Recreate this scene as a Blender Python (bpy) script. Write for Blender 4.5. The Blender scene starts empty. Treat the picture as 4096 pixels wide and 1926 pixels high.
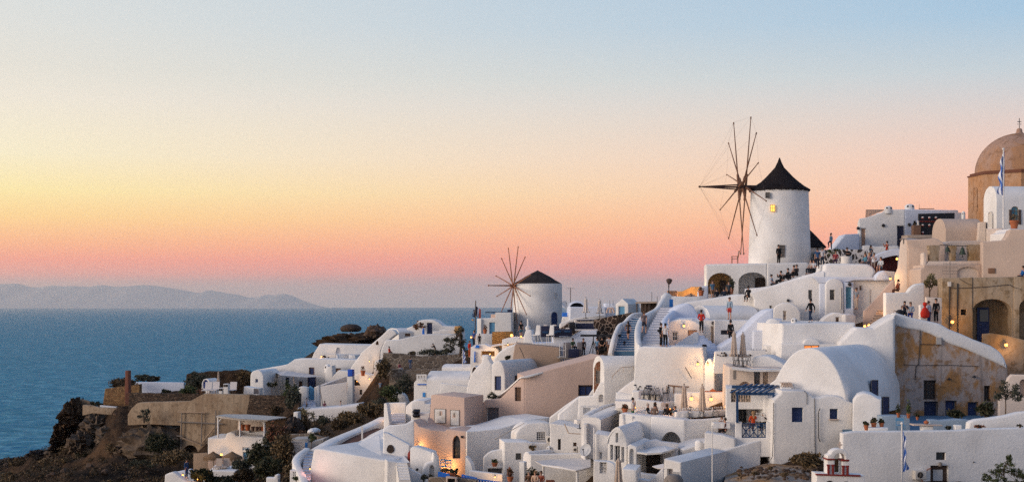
import bpy,bmesh,math,random
from math import sin,cos,pi,radians,sqrt,atan2
from mathutils import Vector,Matrix,noise
from mathutils.geometry import delaunay_2d_cdt
random.seed(7)
sc = bpy.context.scene
COL = sc.collection
F,H,CX,HY = 6000.0,110.0,2048.0,1219.0
# ---------------- camera, light, exposure ----------------
cam_d = bpy.data.cameras.new('camera'); cam = bpy.data.objects.new('camera',cam_d); COL.objects.link(cam)
cam.location = (0,0,H); cam.rotation_euler = (pi/2,0,0)
cam_d.sensor_width = 36; cam_d.lens = F/4096*36; cam_d.shift_y = (HY-963)/4096
cam_d.clip_start = 1; cam_d.clip_end = 400000
sc.camera = cam
sc.view_settings.view_transform = 'Standard'; sc.view_settings.look = 'None'
sc.view_settings.exposure = 0; sc.view_settings.gamma = 1
sc.cycles.use_denoising = False; sc.cycles.sample_clamp_indirect = 1.5; sc.cycles.sample_clamp_direct = 12
sc.cycles.max_bounces = 6; sc.cycles.diffuse_bounces = 3; sc.cycles.volume_bounces = 4
sc.cycles.transparent_max_bounces = 8
sc.cycles.use_light_tree = True
def lin(c):
 f = lambda v: (v/255/12.92) if v/255 <= .04045 else ((v/255+.055)/1.055)**2.4
 return (f(c[0]),f(c[1]),f(c[2]),1)
class NT:
 def __init__(s,tree): s.t = tree; s.n = tree.nodes; s.l = tree.links
 def add(s,typ,**kw):
  n = s.n.new(typ)
  for k,v in kw.items():
   if k.startswith('i_'):
    key = k[2:]
    n.inputs[int(key) if key.isdigit() else key.replace('_',' ')].default_value = v
   else: setattr(n,k,v)
  return n
 def link(s,a,b): s.l.new(a,b)
 def math(s,op,a,b=None,c=None,clamp=False):
  n = s.n.new('ShaderNodeMath'); n.operation = op; n.use_clamp = clamp
  for i,v in enumerate((a,b,c)):
   if v is None: continue
   if isinstance(v,(int,float)): n.inputs[i].default_value = v
   else: s.l.new(v,n.inputs[i])
  return n.outputs[0]
 def rng(s,v,a,b,c=0,d=1,smooth=False):
  n = s.n.new('ShaderNodeMapRange'); n.clamp = True
  if smooth: n.interpolation_type = 'SMOOTHSTEP'
  s.l.new(v,n.inputs[0])
  for i,q in enumerate((a,b,c,d)): n.inputs[i+1].default_value = q
  return n.outputs[0]
 def mix(s,f,a,b):
  n = s.n.new('ShaderNodeMix'); n.data_type = 'RGBA'
  for i,v in ((0,f),(6,a),(7,b)):
   if isinstance(v,(int,float)): n.inputs[i].default_value = v
   elif isinstance(v,tuple): n.inputs[i].default_value = v if len(v) == 4 else v+(1,)
   else: s.l.new(v,n.inputs[i])
  return n.outputs[2]
 def ramp(s,f,stops,interp='LINEAR'):
  n = s.n.new('ShaderNodeValToRGB'); n.color_ramp.interpolation = interp
  e = n.color_ramp.elements
  while len(e) < len(stops): e.new(.5)
  for el,(p,c) in zip(e,stops): el.position = p; el.color = c
  s.l.new(f,n.inputs[0]); return n.outputs[0]
w = bpy.data.worlds.new('World'); sc.world = w; w.use_nodes = True
nt = NT(w.node_tree); nt.n.clear()
tc = nt.add('ShaderNodeTexCoord'); sep = nt.add('ShaderNodeSeparateXYZ'); nt.link(tc.outputs['Generated'],sep.inputs[0])
sx_,sy_,sz_ = sep.outputs
el = nt.rng(sz_,0,.25)
pos = lambda sy: (HY-sy)/1500
L_ = [(0,lin((182,164,158))),(pos(1150),lin((200,162,152))),(pos(1100),lin((248,150,124))),(pos(1045),lin((255,148,110))),(pos(985),lin((252,172,112))),(pos(880),lin((248,206,128))),(pos(780),lin((244,225,156))),(pos(640),lin((240,230,194))),(pos(430),lin((237,229,212))),(pos(150),lin((224,224,218))),(1,lin((206,217,222)))]
R_ = [(0,lin((180,162,160))),(pos(1150),lin((200,158,152))),(pos(1080),lin((250,144,128))),(pos(1000),lin((255,154,126))),(pos(900),lin((250,170,138))),(pos(760),lin((242,187,165))),(pos(640),lin((234,194,177))),(pos(480),lin((216,202,197))),(pos(330),lin((196,208,215))),(pos(130),lin((163,196,221))),(1,lin((140,182,218)))]
cl = nt.ramp(el,L_); cr = nt.ramp(el,R_)
ax = nt.rng(sx_,-.36,.36)
low = nt.mix(ax,cl,cr)
hi = nt.rng(sz_,.22,.8,smooth=True)
sky = nt.mix(hi,low,lin((116,144,188)))
back = nt.rng(sy_,.25,-.5,smooth=True)
backcol = nt.mix(nt.rng(sz_,0,.75,smooth=True),(.47,.45,.46,1),lin((112,140,184)))
sky = nt.mix(back,sky,backcol)
glow = nt.math('MULTIPLY',nt.rng(sx_,-.40,-.85,smooth=True),nt.rng(sz_,.8,.1,smooth=True))
sky = nt.mix(glow,sky,(1.8,1.42,1.10,1))
bg = nt.add('ShaderNodeBackground'); nt.link(sky,bg.inputs[0]); nt.link(nt.rng(sz_,0,.15,1.5,1.07),bg.inputs[1])
wo = nt.add('ShaderNodeOutputWorld'); nt.link(bg.outputs[0],wo.inputs[0])
sun_d = bpy.data.lights.new('sun','SUN'); sun = bpy.data.objects.new('sun',sun_d); COL.objects.link(sun)
sun_d.energy = 1.9; sun_d.angle = radians(28); sun_d.color = (1,.84,.70)
SUN_AZ,SUN_EL = radians(-116),radians(13)
sd = Vector((sin(SUN_AZ)*cos(SUN_EL),cos(SUN_AZ)*cos(SUN_EL),sin(SUN_EL)))
sun.rotation_euler = sd.to_track_quat('Z','Y').to_euler(); sun.location = (-100,0,200)
# ---------------- views: rectangles of the photograph that outlines were measured in ----------------
VIEWS = dict(A=(0,1400,.43424),B=(600,1400,.43424),C=(1150,1200,.43424),D=(1150,1500,.35176),E=(1800,950,.41298),
 F=(1650,1400,.43424),G=(2250,1150,.43424),H=(2250,1450,.39304),I=(2700,950,.43424),J=(2750,1350,.47554),
 K=(2750,450,.49546),L=(3250,750,.41288),M=(3100,1000,.37152),N=(3500,1050,.41274),O=(3396,1400,.43424),
 Q=(3796,450,.45386),R=(2150,1650,.23292),S=(1600,1700,.25233),T=(3200,1700,.34783),U=(600,1700,.27174),
 W=(0,1000,.54348),X=(2300,1050,.24773),Z=(0,0,1.0))
cur = VIEWS['Z']
def V(k):
 global cur; cur = VIEWS[k]
def px(x,y): return (cur[0]+x*cur[2],cur[1]+y*cur[2])
def W3(x,y,Y):
 sx,sy = px(x,y)
 return Vector(((sx-CX)/F*Y,Y,H-(sy-HY)/F*Y))
def mpp(Y): return cur[2]*Y/F
class Pl:
 """vertical plane through column x at depth Y; yaw > 0 turns its face to the left"""
 def __init__(s,x,Y,yaw=0):
  sx,_ = px(x,0); s.o = Vector(((sx-CX)/F*Y,Y)); a = radians(yaw)
  s.t = Vector((cos(a),-sin(a))); s.n = Vector((sin(a),cos(a))); s.yaw = a
 def uz(s,x,y):
  sx,sy = px(x,y); r = (sx-CX)/F
  u = (r*s.o.y-s.o.x)/(s.t.x-r*s.t.y); Y = s.o.y+u*s.t.y
  return (u,H-(sy-HY)/F*Y)
 def w(s,u,z,d=0):
  return Vector((s.o.x+u*s.t.x+d*s.n.x,s.o.y+u*s.t.y+d*s.n.y,z))
 def at(s,x,y,d=0):
  return s.w(*s.uz(x,y),d)
# ---------------- mesh holder ----------------
class MB:
 def __init__(s): s.v = []; s.f = []; s.m = []
 def add(s,vs,fs,mi=0):
  b = len(s.v); s.v += [Vector(p) for p in vs]
  for f in fs: s.f.append([b+i for i in f]); s.m.append(mi)
 def box(s,c,sx,sy,sz,yaw=0,mi=0,rot=None):
  R = rot if rot is not None else Matrix.Rotation(yaw,3,'Z')
  c = Vector(c)
  vs = [c+R@Vector((a*sx/2,b*sy/2,d*sz/2)) for d in (-1,1) for a,b in ((-1,-1),(1,-1),(1,1),(-1,1))]
  s.add(vs,[(0,3,2,1),(4,5,6,7),(0,1,5,4),(1,2,6,5),(2,3,7,6),(3,0,4,7)],mi)
 def tube(s,pts,r,n=6,mi=0,r2=None):
  pts = [Vector(p) for p in pts]; k = len(pts); vs = []
  rr = r if isinstance(r,(list,tuple)) else [r+(0 if r2 is None else (r2-r)*i/(k-1)) for i in range(k)]
  for i,p in enumerate(pts):
   d = (pts[min(i+1,k-1)]-pts[max(i-1,0)]).normalized()
   a = d.cross(Vector((0,0,1)) if abs(d.z) < .9 else Vector((1,0,0))).normalized(); b = d.cross(a)
   vs += [p+(a*cos(2*pi*j/n)+b*sin(2*pi*j/n))*rr[i] for j in range(n)]
  fs = [(i*n+j,i*n+(j+1) % n,(i+1)*n+(j+1) % n,(i+1)*n+j) for i in range(k-1) for j in range(n)]
  fs += [tuple(range(n))[::-1],tuple((k-1)*n+j for j in range(n))]
  s.add(vs,fs,mi)
 def lathe(s,c,prof,n=24,a0=0,a1=2*pi,mi=0,sq=(1,1),yaw=0):
  c = Vector(c); full = abs(a1-a0-2*pi) < 1e-6; m = n if full else n+1; vs = []
  for r,z in prof:
   for j in range(m):
    a = a0+(a1-a0)*j/n
    q = Matrix.Rotation(yaw,3,'Z')@Vector((r*cos(a)*sq[0],r*sin(a)*sq[1],z)); vs.append(c+q)
  fs = []
  for i in range(len(prof)-1):
   for j in range(n):
    k = (j+1) % m; fs.append((i*m+j,i*m+k,(i+1)*m+k,(i+1)*m+j))
  s.add(vs,fs,mi)
 def ball(s,c,rx,ry=None,rz=None,n=12,k=7,mi=0):
  ry = ry or rx; rz = rz or rx; c = Vector(c)
  prof = [(max(sin(pi*i/k),.001),-cos(pi*i/k)) for i in range(k+1)]; vs = []
  for r,z in prof:
   vs += [c+Vector((r*cos(2*pi*j/n)*rx,r*sin(2*pi*j/n)*ry,z*rz)) for j in range(n)]
  s.add(vs,[(i*n+j,i*n+(j+1) % n,(i+1)*n+(j+1) % n,(i+1)*n+j) for i in range(k) for j in range(n)],mi)
 def build(s,name,mat,parent=None,origin=None,smooth=35,recalc=True):
  me = bpy.data.meshes.new(name)
  if origin is None:
   xs = [p.x for p in s.v]; ys = [p.y for p in s.v]; zs = [p.z for p in s.v]
   origin = Vector(((min(xs)+max(xs))/2,(min(ys)+max(ys))/2,min(zs)))
  me.from_pydata([p-origin for p in s.v],[],s.f)
  for m_ in (mat if isinstance(mat,(list,tuple)) else [mat]): me.materials.append(M(m_))
  me.polygons.foreach_set('material_index',s.m)
  if recalc:
   bm = bmesh.new(); bm.from_mesh(me); bmesh.ops.remove_doubles(bm,verts=bm.verts,dist=1e-4)
   bmesh.ops.recalc_face_normals(bm,faces=bm.faces); bm.to_mesh(me); bm.free()
  if smooth:
   me.shade_smooth(); me.set_sharp_from_angle(angle=radians(smooth))
  o = bpy.data.objects.new(name,me); COL.objects.link(o)
  o.location = origin
  if parent:
   o.parent = parent; o.location = Vector(origin)-wpos(parent)
  return o
def wpos(o):
 p = Vector(o.location)
 while o.parent: o = o.parent; p += Vector(o.location)
 return p
def tag(o,label=None,cat=None,group=None,kind=None):
 if label: o['label'] = label
 if cat: o['category'] = cat
 if group: o['group'] = group
 if kind: o['kind'] = kind
 return o
def empty(name,loc,label,cat,group=None):
 o = bpy.data.objects.new(name,None); COL.objects.link(o); o.location = loc
 return tag(o,label,cat,group)
def kids(o): return [c for c in COL.objects if c.parent == o]
def copy_tree(o,loc,yaw=0,label=None,scale=1):
 def rec(q,par):
  c = q.copy(); COL.objects.link(c)
  if par: c.parent = par
  for ch in q.children: rec(ch,c)
  return c
 c = rec(o,None); c.location = loc; c.rotation_euler = (0,0,yaw); c.scale = (scale,)*3
 if label: c['label'] = label
 return c
# ---------------- outlines ----------------
def rounded(pts):
 """(x, y) or (x, y, radius) corners -> polygon with rounded corners"""
 out = []; n = len(pts)
 for i,p in enumerate(pts):
  if len(p) == 2: out.append(tuple(p)); continue
  x,y,r = p; a = pts[i-1]; b = pts[(i+1) % n]
  for (q,first) in ((a,1),(b,0)):
   pass
  va = Vector((a[0]-x,a[1]-y)); vb = Vector((b[0]-x,b[1]-y))
  ra = min(r,va.length*.5); rb = min(r,vb.length*.5)
  pa = Vector((x,y))+va.normalized()*ra; pb = Vector((x,y))+vb.normalized()*rb; c = Vector((x,y))
  for k in range(6):
   t = k/5; q = pa*(1-t)**2+c*2*t*(1-t)+pb*t*t; out.append((q.x,q.y))
 return out
def curve(pts,n=5):
 out = []
 P = [Vector(p) for p in pts]
 for i in range(len(P)-1):
  p0,p1,p2,p3 = P[max(i-1,0)],P[i],P[i+1],P[min(i+2,len(P)-1)]
  for k in range(n):
   t = k/n
   out.append(tuple(.5*((2*p1)+(p2-p0)*t+(2*p0-5*p1+4*p2-p3)*t*t+(3*p1-p0-3*p2+p3)*t**3)))
 out.append(tuple(P[-1])); return out
def archpts(x0,y0,x1,y1,h=None,n=10):
 """arched opening: flat sill at y1, arch springing h below the crown y0"""
 h = (x1-x0)/2 if h is None else h; c = (x0+x1)/2; r = (x1-x0)/2
 return [(x0,y1),(x0,y0+h)]+[(c-r*cos(pi*k/n),y0+h-h*sin(pi*k/n)) for k in range(1,n)]+[(x1,y0+h),(x1,y1)]
def ccw(p):
 a = sum(p[i-1][0]*p[i][1]-p[i][0]*p[i-1][1] for i in range(len(p)))
 return p if a > 0 else p[::-1]
def dedupe(p,e=.01):
 out = []
 for q in p:
  if not out or abs(q[0]-out[-1][0])+abs(q[1]-out[-1][1]) > e: out.append(q)
 if abs(out[0][0]-out[-1][0])+abs(out[0][1]-out[-1][1]) <= e: out.pop()
 return out
def inset(p,r):
 n = len(p); out = []
 for i in range(n):
  a,b,c = Vector(p[i-1]),Vector(p[i]),Vector(p[(i+1) % n])
  d1 = (b-a).normalized(); d2 = (c-b).normalized()
  n1 = Vector((-d1.y,d1.x)); n2 = Vector((-d2.y,d2.x)); m = n1+n2
  if m.length < .1: m = n1
  m.normalize(); k = max(m.dot(n1),.45)
  out.append(tuple(b+m*(r/k)))
 return out
def inpoly(p,x,y):
 c = False; n = len(p)
 for i in range(n):
  (xa,ya),(xb,yb) = p[i-1],p[i]
  if (ya > y) != (yb > y) and x < (xb-xa)*(y-ya)/(yb-ya)+xa: c = not c
 return c
def tess(loops):
 """triangles between an outline (first loop) and its holes"""
 P = [Vector(q) for l in loops for q in l]; E = []; b = 0
 for l in loops: n = len(l); E += [(b+k,b+(k+1) % n) for k in range(n)]; b += n
 vs,es,fs,ov,oe,of = delaunay_2d_cdt(P,E,[],0,1e-5); out = []
 for f in fs:
  x = sum(vs[k].x for k in f)/len(f); y = sum(vs[k].y for k in f)/len(f)
  if inpoly(loops[0],x,y) and not any(inpoly(h,x,y) for h in loops[1:]) and True: out.append(tuple(f))
 return [tuple(v) for v in vs],out
def prism(mb,pl,pts,d0,d1,r=.08,holes=(),mi=0,n=3,revmi=None,jit=0):
 """solid slab with rounded edges, its outline in plane coordinates; holes = [(loop, depth)]"""
 p = ccw(dedupe(pts)); N = len(p)
 if jit:
  p = [(u,z+noise.noise(Vector((u*.5+pl.o.x,z*.5,pl.o.y)))*jit) for u,z in p]
 r = min(r,(d1-d0)*.45)
 rings = []
 for k in range(n+1):
  a = pi/2*k/n; rings.append((r*(1-sin(a)),d0+r*(1-cos(a))))
 rings += [(0,d1-r),(r*.3,d1-r*.3),(r,d1)]
 vs = []
 for ins,d in rings:
  vs += [pl.w(u,z,d) for u,z in inset(p,ins)]
 K = len(rings)
 fs = [(i*N+j,i*N+(j+1) % N,(i+1)*N+(j+1) % N,(i+1)*N+j) for i in range(K-1) for j in range(N)]
 mb.add(vs,fs,mi)
 fr = inset(p,r); hl = [ccw(dedupe(h[0])) for h in holes]
 v_,t_ = tess([fr]+hl); mb.add([pl.w(u,z,d0) for u,z in v_],t_,mi)
 v_,t_ = tess([inset(p,r)]); mb.add([pl.w(u,z,d1) for u,z in v_],t_,mi)
 for h,dep in zip(hl,[x[1] for x in holes]):
  m = len(h)
  mb.add([pl.w(u,z,d0) for u,z in h]+[pl.w(u,z,d0+dep) for u,z in h],[(j,(j+1) % m,m+(j+1) % m,m+j) for j in range(m)],mi if revmi is None else revmi)
def slab(mb,pl,pts,d0,d1,mi=0):
 """plain extruded outline (plane coordinates)"""
 p = ccw(dedupe(pts)); N = len(p)
 mb.add([pl.w(u,z,d0) for u,z in p]+[pl.w(u,z,d1) for u,z in p],[(j,(j+1) % N,N+(j+1) % N,N+j) for j in range(N)],mi)
 v_,t_ = tess([p])
 for d in (d0,d1): mb.add([pl.w(u,z,d) for u,z in v_],t_,mi)
def opening(pl,o,parent,d0=0):
 """window / door / recess parts for one opening (o: dict from op())"""
 loop = [pl.uz(*q) for q in o['pts']]; dep = o['dep']; k = o['k']
 u0 = min(q[0] for q in loop); u1 = max(q[0] for q in loop); z0 = min(q[1] for q in loop); z1 = max(q[1] for q in loop)
 loop = ccw(dedupe(loop)); c = o['c']
 if k == 'niche':
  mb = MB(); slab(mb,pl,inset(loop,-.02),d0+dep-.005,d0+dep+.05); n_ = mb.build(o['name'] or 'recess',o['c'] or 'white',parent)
  return n_
 fw = o['fw']; inner = inset(loop,fw); m = len(loop)
 if k == 'window':
  mb = MB()
  f0,f1 = d0+dep-.09,d0+dep-.01
  vs = [pl.w(u,z,d) for d in (f0,f1) for l in (loop,inner) for u,z in l]
  fs = []
  for j in range(m):
   q = (j+1) % m; fs += [(j,q,m+q,m+j),(2*m+j,3*m+j,3*m+q,2*m+q),(m+j,m+q,3*m+q,3*m+j)]
  mb.add(vs,fs)
  nx,ny = o['bars']
  for i in range(1,nx+1):
   u = u0+(u1-u0)*i/(nx+1); slab(mb,pl,[(u-.02,z0+fw),(u+.02,z0+fw),(u+.02,z1-fw-(.2*(u1-u0) if o['arch'] else 0)),(u-.02,z1-fw-(.2*(u1-u0) if o['arch'] else 0))],f0+.01,f1-.01)
  for i in range(1,ny+1):
   z = z0+(z1-z0)*i/(ny+1); slab(mb,pl,[(u0+fw,z-.02),(u1-fw,z-.02),(u1-fw,z+.02),(u0+fw,z+.02)],f0+.012,f1-.012)
  fo = mb.build('window',o['fc'],parent)
  mb = MB(); slab(mb,pl,inset(loop,fw*.8),d0+dep-.03,d0+dep+.02); mb.build('pane' if c in ('glass','lit','litdim') else 'shutter',c,fo)
  if o['label']: fo['label'] = o['label']
  return fo
 if k == 'door':
  mb = MB(); slab(mb,pl,inner,d0+dep-.05,d0+dep+.02); do = mb.build('door',c,parent)
  mb = MB(); f0,f1 = d0+dep-.09,d0+dep
  vs = [pl.w(u,z,d) for d in (f0,f1) for l in (loop,inner) for u,z in l]; fs = []
  for j in range(m):
   q = (j+1) % m; fs += [(j,q,m+q,m+j),(m+j,m+q,3*m+q,3*m+j)]
  mb.add(vs,fs); mb.build('door_frame',o['fc'],do)
  mb = MB(); mb.ball(pl.w(u1-fw-.09,z0+min(1.0,.48*(z1-z0)),d0+dep-.08),.04,n=8,k=5); mb.build('handle','iron',do)
  if o['label']: do['label'] = o['label']
  return do
def op(k,x0,y0,x1,y1,c='glass',arch=None,dep=.22,fw=.06,fc='white',bars=(0,0),name=None,label=None,pts=None):
 if pts is None:
  pts = [(x0,y0),(x1,y0),(x1,y1),(x0,y1)] if arch is None else archpts(x0,y0,x1,y1,None if arch is True else arch)
 return dict(k=k,pts=pts,c=c,arch=arch,dep=dep,fw=fw,fc=fc,bars=bars,name=name,label=label)
def win(*a,**k): return op('window',*a,**k)
def door(*a,**k): return op('door',*a,**k)
def niche(*a,**k): return op('niche',*a,**k)
def wall(name,label,cat,pl,pts,d,mat='white',r=.1,ops=(),group=None,parent=None,d0=0,kind=None,jit=0,holes=()):
 """a building or wall: outline measured in the view, standing in plane pl, d metres deep"""
 mb = MB(); P = [pl.uz(*q) for q in rounded(pts)]
 hs = [([pl.uz(*q) for q in o['pts']],o['dep']) for o in ops]
 prism(mb,pl,P,d0,d0+d,r,hs,jit=jit)
 o = mb.build(name,mat,parent)
 if not parent: tag(o,label,cat,group,kind)
 elif label: o['label'] = label
 for q in ops: opening(pl,q,o,d0)
 return o
def part(name,pl,pts,d0,d1,mat,parent,r=.05,label=None):
 mb = MB(); prism(mb,pl,[pl.uz(*q) for q in rounded(pts)],d0,d1,r); o = mb.build(name,mat,parent)
 if label: o['label'] = label
 return o
def barrel(name,label,cat,pl,x0,x1,y_eave,y_base,d,rise,mat='white',ops=(),group=None,roofmat=None,parent=None,n=14):
 """house with a vault running parallel to its front wall"""
 ua,ze = pl.uz(x0,y_eave); ub,_ = pl.uz(x1,y_eave); zb = min(pl.uz(x0,y_base)[1],pl.uz(x1,y_base)[1])
 mb = MB(); loop = [(ua,zb),(ub,zb),(ub,ze),(ua,ze)]
 hs = [ccw(dedupe([pl.uz(*q) for q in o['pts']])) for o in ops]
 v_,t_ = tess([loop]+hs); mb.add([pl.w(u,z,0) for u,z in v_],t_)
 for h,o in zip(hs,ops):
  m = len(h); mb.add([pl.w(u,z,0) for u,z in h]+[pl.w(u,z,o['dep']) for u,z in h],[(j,(j+1) % m,m+(j+1) % m,m+j) for j in range(m)])
 cs = [(0,zb),(0,ze)]+[(d/2-d/2*cos(pi*k/n),ze+rise*sin(pi*k/n)) for k in range(1,n)]+[(d,ze),(d,zb)]
 m = len(cs); vs = [pl.w(u,z,q) for u in (ua,ub) for q,z in cs]
 mb.add(vs,[(j,j+1,m+j+1,m+j) for j in range(1,m-1)]+[tuple(range(m)),tuple(range(m,2*m))])
 o = mb.build(name,mat,parent)
 if not parent: tag(o,label,cat,group)
 for q in ops: opening(pl,q,o)
 return o
def ribbon(name,label,cat,path,th,hgt,mat='white',group=None,parent=None,kind=None,base=None,sm=4):
 """wall of rounded section along a path of (x, y, Y) view points at its top"""
 P = curve([tuple(W3(*q)) for q in path],sm); P = [Vector(p) for p in P]; k = len(P); vs = []
 prof = [(-1,0),(-1,1-.06),(-.8,1-.02),(-.4,1),(.4,1),(.8,1-.02),(1,1-.06),(1,0)]
 for i,p in enumerate(P):
  d = P[min(i+1,k-1)]-P[max(i-1,0)]; d.z = 0
  if d.length < 1e-5: d = Vector((1,0,0))
  d.normalize(); s = Vector((-d.y,d.x,0))
  for a,b in prof:
   zt = p.z-hgt*(1-b) if base is None else (p.z if b > .9 else base)-(1-b)*.3*(b > .5)
   vs.append(Vector((p.x,p.y,zt))+s*a*th/2)
 n = len(prof); fs = [(i*n+j,i*n+j+1,(i+1)*n+j+1,(i+1)*n+j) for i in range(k-1) for j in range(n-1)]
 fs += [tuple(range(n)),tuple((k-1)*n+j for j in range(n))]
 mb = MB(); mb.add(vs,fs); o = mb.build(name,mat,parent)
 if not parent: tag(o,label,cat,group,kind)
 return o
def stairs(name,label,b0,b1,t0,t1,n,mats=('white','white'),cat='stairs',drop=1.5,group=None):
 """flight of steps between its bottom edge b0-b1 and top edge t0-t1, each (x, y, Y)"""
 B0,B1,T0,T1 = (W3(*q) for q in (b0,b1,t0,t1)); zb = (B0.z+B1.z)/2; zt = (T0.z+T1.z)/2
 mb = MB()
 for k in range(n):
  q = [B0.lerp(T0,k/n),B1.lerp(T1,k/n),B1.lerp(T1,(k+1)/n),B0.lerp(T0,(k+1)/n)]
  z = zb+(zt-zb)*(k+1)/n; lo = zb+(zt-zb)*k/n-drop; nose = (q[0]-q[3]).normalized()*.03
  top = [Vector((p.x,p.y,z)) for p in q]; top[0] += Vector((nose.x,nose.y,0)); top[1] += Vector((nose.x,nose.y,0))
  und = [Vector((p.x,p.y,z-.05)) for p in top]; low = [Vector((p.x,p.y,lo)) for p in q]
  for p in und[:2]: pass
  mb.add(top+und,[(0,1,2,3),(0,1,5,4),(4,5,6,7)],0)
  u2 = [Vector((q[0].x,q[0].y,z-.05)),Vector((q[1].x,q[1].y,z-.05))]
  mb.add([low[0],low[1],u2[1],u2[0]],[(0,1,2,3)],1)
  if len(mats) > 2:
   e = Vector((nose.x,nose.y,0))*1.2; mb.add([u2[0]+e,u2[1]+e,u2[1]+e+Vector((0,0,.045)),u2[0]+e+Vector((0,0,.045))],[(0,1,2,3)],2)  # dark strip under the nosing, a painted shadow gap
  mb.add([low[0],low[3],und[3],und[0]],[(0,1,2,3)],0); mb.add([low[1],low[2],und[2],und[1]],[(0,1,2,3)],0)
 o = mb.build(name,list(mats),smooth=0,recalc=False); return tag(o,label,cat,group)
# ---------------- materials ----------------
MATS = {}
def newmat(name):
 m = bpy.data.materials.new(name); m.use_nodes = True; t = NT(m.node_tree)
 return m,t,t.n['Principled BSDF']
def coords(t,scale=(1,1,1)):
 tc = t.add('ShaderNodeNewGeometry'); mp = t.add('ShaderNodeMapping'); t.link(tc.outputs['Position'],mp.inputs[0]); mp.inputs['Scale'].default_value = scale
 return mp.outputs[0]
def noise_(t,co,sc_,det=4,rough=.55,dist=0):
 n = t.add('ShaderNodeTexNoise'); t.link(co,n.inputs['Vector']); n.inputs['Scale'].default_value = sc_; n.inputs['Detail'].default_value = det
 n.inputs['Roughness'].default_value = rough; n.inputs['Distortion'].default_value = dist; return n.outputs[0]
def bump(t,b,h,s,d=.05):
 n = t.add('ShaderNodeBump'); n.inputs['Strength'].default_value = s; n.inputs['Distance'].default_value = d
 t.link(h,n.inputs['Height']); t.link(n.outputs[0],b.inputs['Normal'])
def plaster(c,c2=None,stain=.35,sc_=.35,bmp=.26):
 """limewashed wall: broad tone drift, faint run-off streaks and grime, trowelled unevenness"""
 def f(name):
  m,t,b = newmat(name); co = coords(t); d2 = c2 or tuple(v*.80 for v in c)
  n1 = noise_(t,co,sc_,5,.6); n2 = noise_(t,coords(t,(2.2,2.2,.16)),1.0,4,.6); n3 = noise_(t,co,5,5,.65)
  f1 = t.rng(n1,.38,.72,0,stain); f2 = t.rng(n2,.55,.8,0,stain*.8)
  k = t.math('MAXIMUM',f1,f2); col = t.mix(k,c,d2)
  col = t.mix(t.rng(n3,.5,.85,0,.22),col,tuple(v*.72 for v in c))
  t.link(col,b.inputs['Base Color']); b.inputs['Roughness'].default_value = .9; b.inputs['Specular IOR Level'].default_value = .15
  h = t.math('ADD',t.math('MULTIPLY',noise_(t,co,1.3,3),1.6),noise_(t,co,7,4)); bump(t,b,h,bmp,.07)
  return m
 return f
def plain(c,rough=.6,var=.12,sc_=3,metal=0,spec=.3):
 def f(name):
  m,t,b = newmat(name); co = coords(t)
  col = t.mix(noise_(t,co,sc_,4),tuple(max(0,v*(1-var*2)) for v in c),tuple(v*(1+var) for v in c))
  t.link(col,b.inputs['Base Color']); b.inputs['Roughness'].default_value = rough; b.inputs['Metallic'].default_value = metal; b.inputs['Specular IOR Level'].default_value = spec
  return m
 return f
def boards(c,per=.14,vert=True):
 """painted or raw planks, gaps drawn as bump and dark seams"""
 def f(name):
  m,t,b = newmat(name)
  tc = t.add('ShaderNodeNewGeometry'); sp = t.add('ShaderNodeSeparateXYZ'); t.link(tc.outputs['Position'],sp.inputs[0])
  q = t.math('ADD',sp.outputs[0],sp.outputs[1]) if vert else sp.outputs[2]
  fr = t.math('FRACT',t.math('DIVIDE',q,per)); seam = t.rng(fr,.0,.14,1,0)
  n = noise_(t,coords(t,(9,9,.8) if vert else (.8,.8,9)),1.2,4)
  col = t.mix(n,tuple(v*.7 for v in c),tuple(v*1.2 for v in c)); col = t.mix(seam,col,tuple(v*.35 for v in c))
  t.link(col,b.inputs['Base Color']); b.inputs['Roughness'].default_value = .65; bump(t,b,t.math('SUBTRACT',1.0,seam),.6,.02)
  return m
 return f
def rubble(stones,mortar,sc_=2.2,edge=(.03,.07),flat=1.0,bmp=1.0,sparse=None):
 """stone wall: cells of several stone tones in mortar"""
 def f(name):
  m,t,b = newmat(name); co = coords(t,(1,1,flat))
  nz = t.add('ShaderNodeTexNoise'); t.link(co,nz.inputs['Vector']); nz.inputs['Scale'].default_value = 2.5
  mx = t.add('ShaderNodeVectorMath'); mx.operation = 'MULTIPLY_ADD'; t.link(nz.outputs['Color'],mx.inputs[0]); mx.inputs[1].default_value = (.25,)*3; t.link(co,mx.inputs[2])
  v1 = t.add('ShaderNodeTexVoronoi'); v1.feature = 'DISTANCE_TO_EDGE'; v1.inputs['Scale'].default_value = sc_; t.link(mx.outputs[0],v1.inputs['Vector'])
  v2 = t.add('ShaderNodeTexVoronoi'); v2.inputs['Scale'].default_value = sc_; t.link(mx.outputs[0],v2.inputs['Vector'])
  sp = t.add('ShaderNodeSeparateColor'); t.link(v2.outputs['Color'],sp.inputs[0])
  e = t.rng(v1.outputs[0],edge[0],edge[1])
  col = t.ramp(sp.outputs[0],[(i/max(1,len(stones)-1),s+(1,)) for i,s in enumerate(stones)])
  col = t.mix(t.rng(noise_(t,co,9,4),.35,.75),col,tuple(v*.6 for v in stones[0]))
  if sparse: e = t.math('MULTIPLY',e,t.rng(sp.outputs[1],1-sparse,1-sparse+.01))
  mo = t.mix(noise_(t,co,3,4),mortar,tuple(v*.75 for v in mortar))
  col = t.mix(e,mo,col); t.link(col,b.inputs['Base Color']); b.inputs['Roughness'].default_value = .95; b.inputs['Specular IOR Level'].default_value = .1
  bump(t,b,e,bmp,.08); return m
 return f
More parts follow.
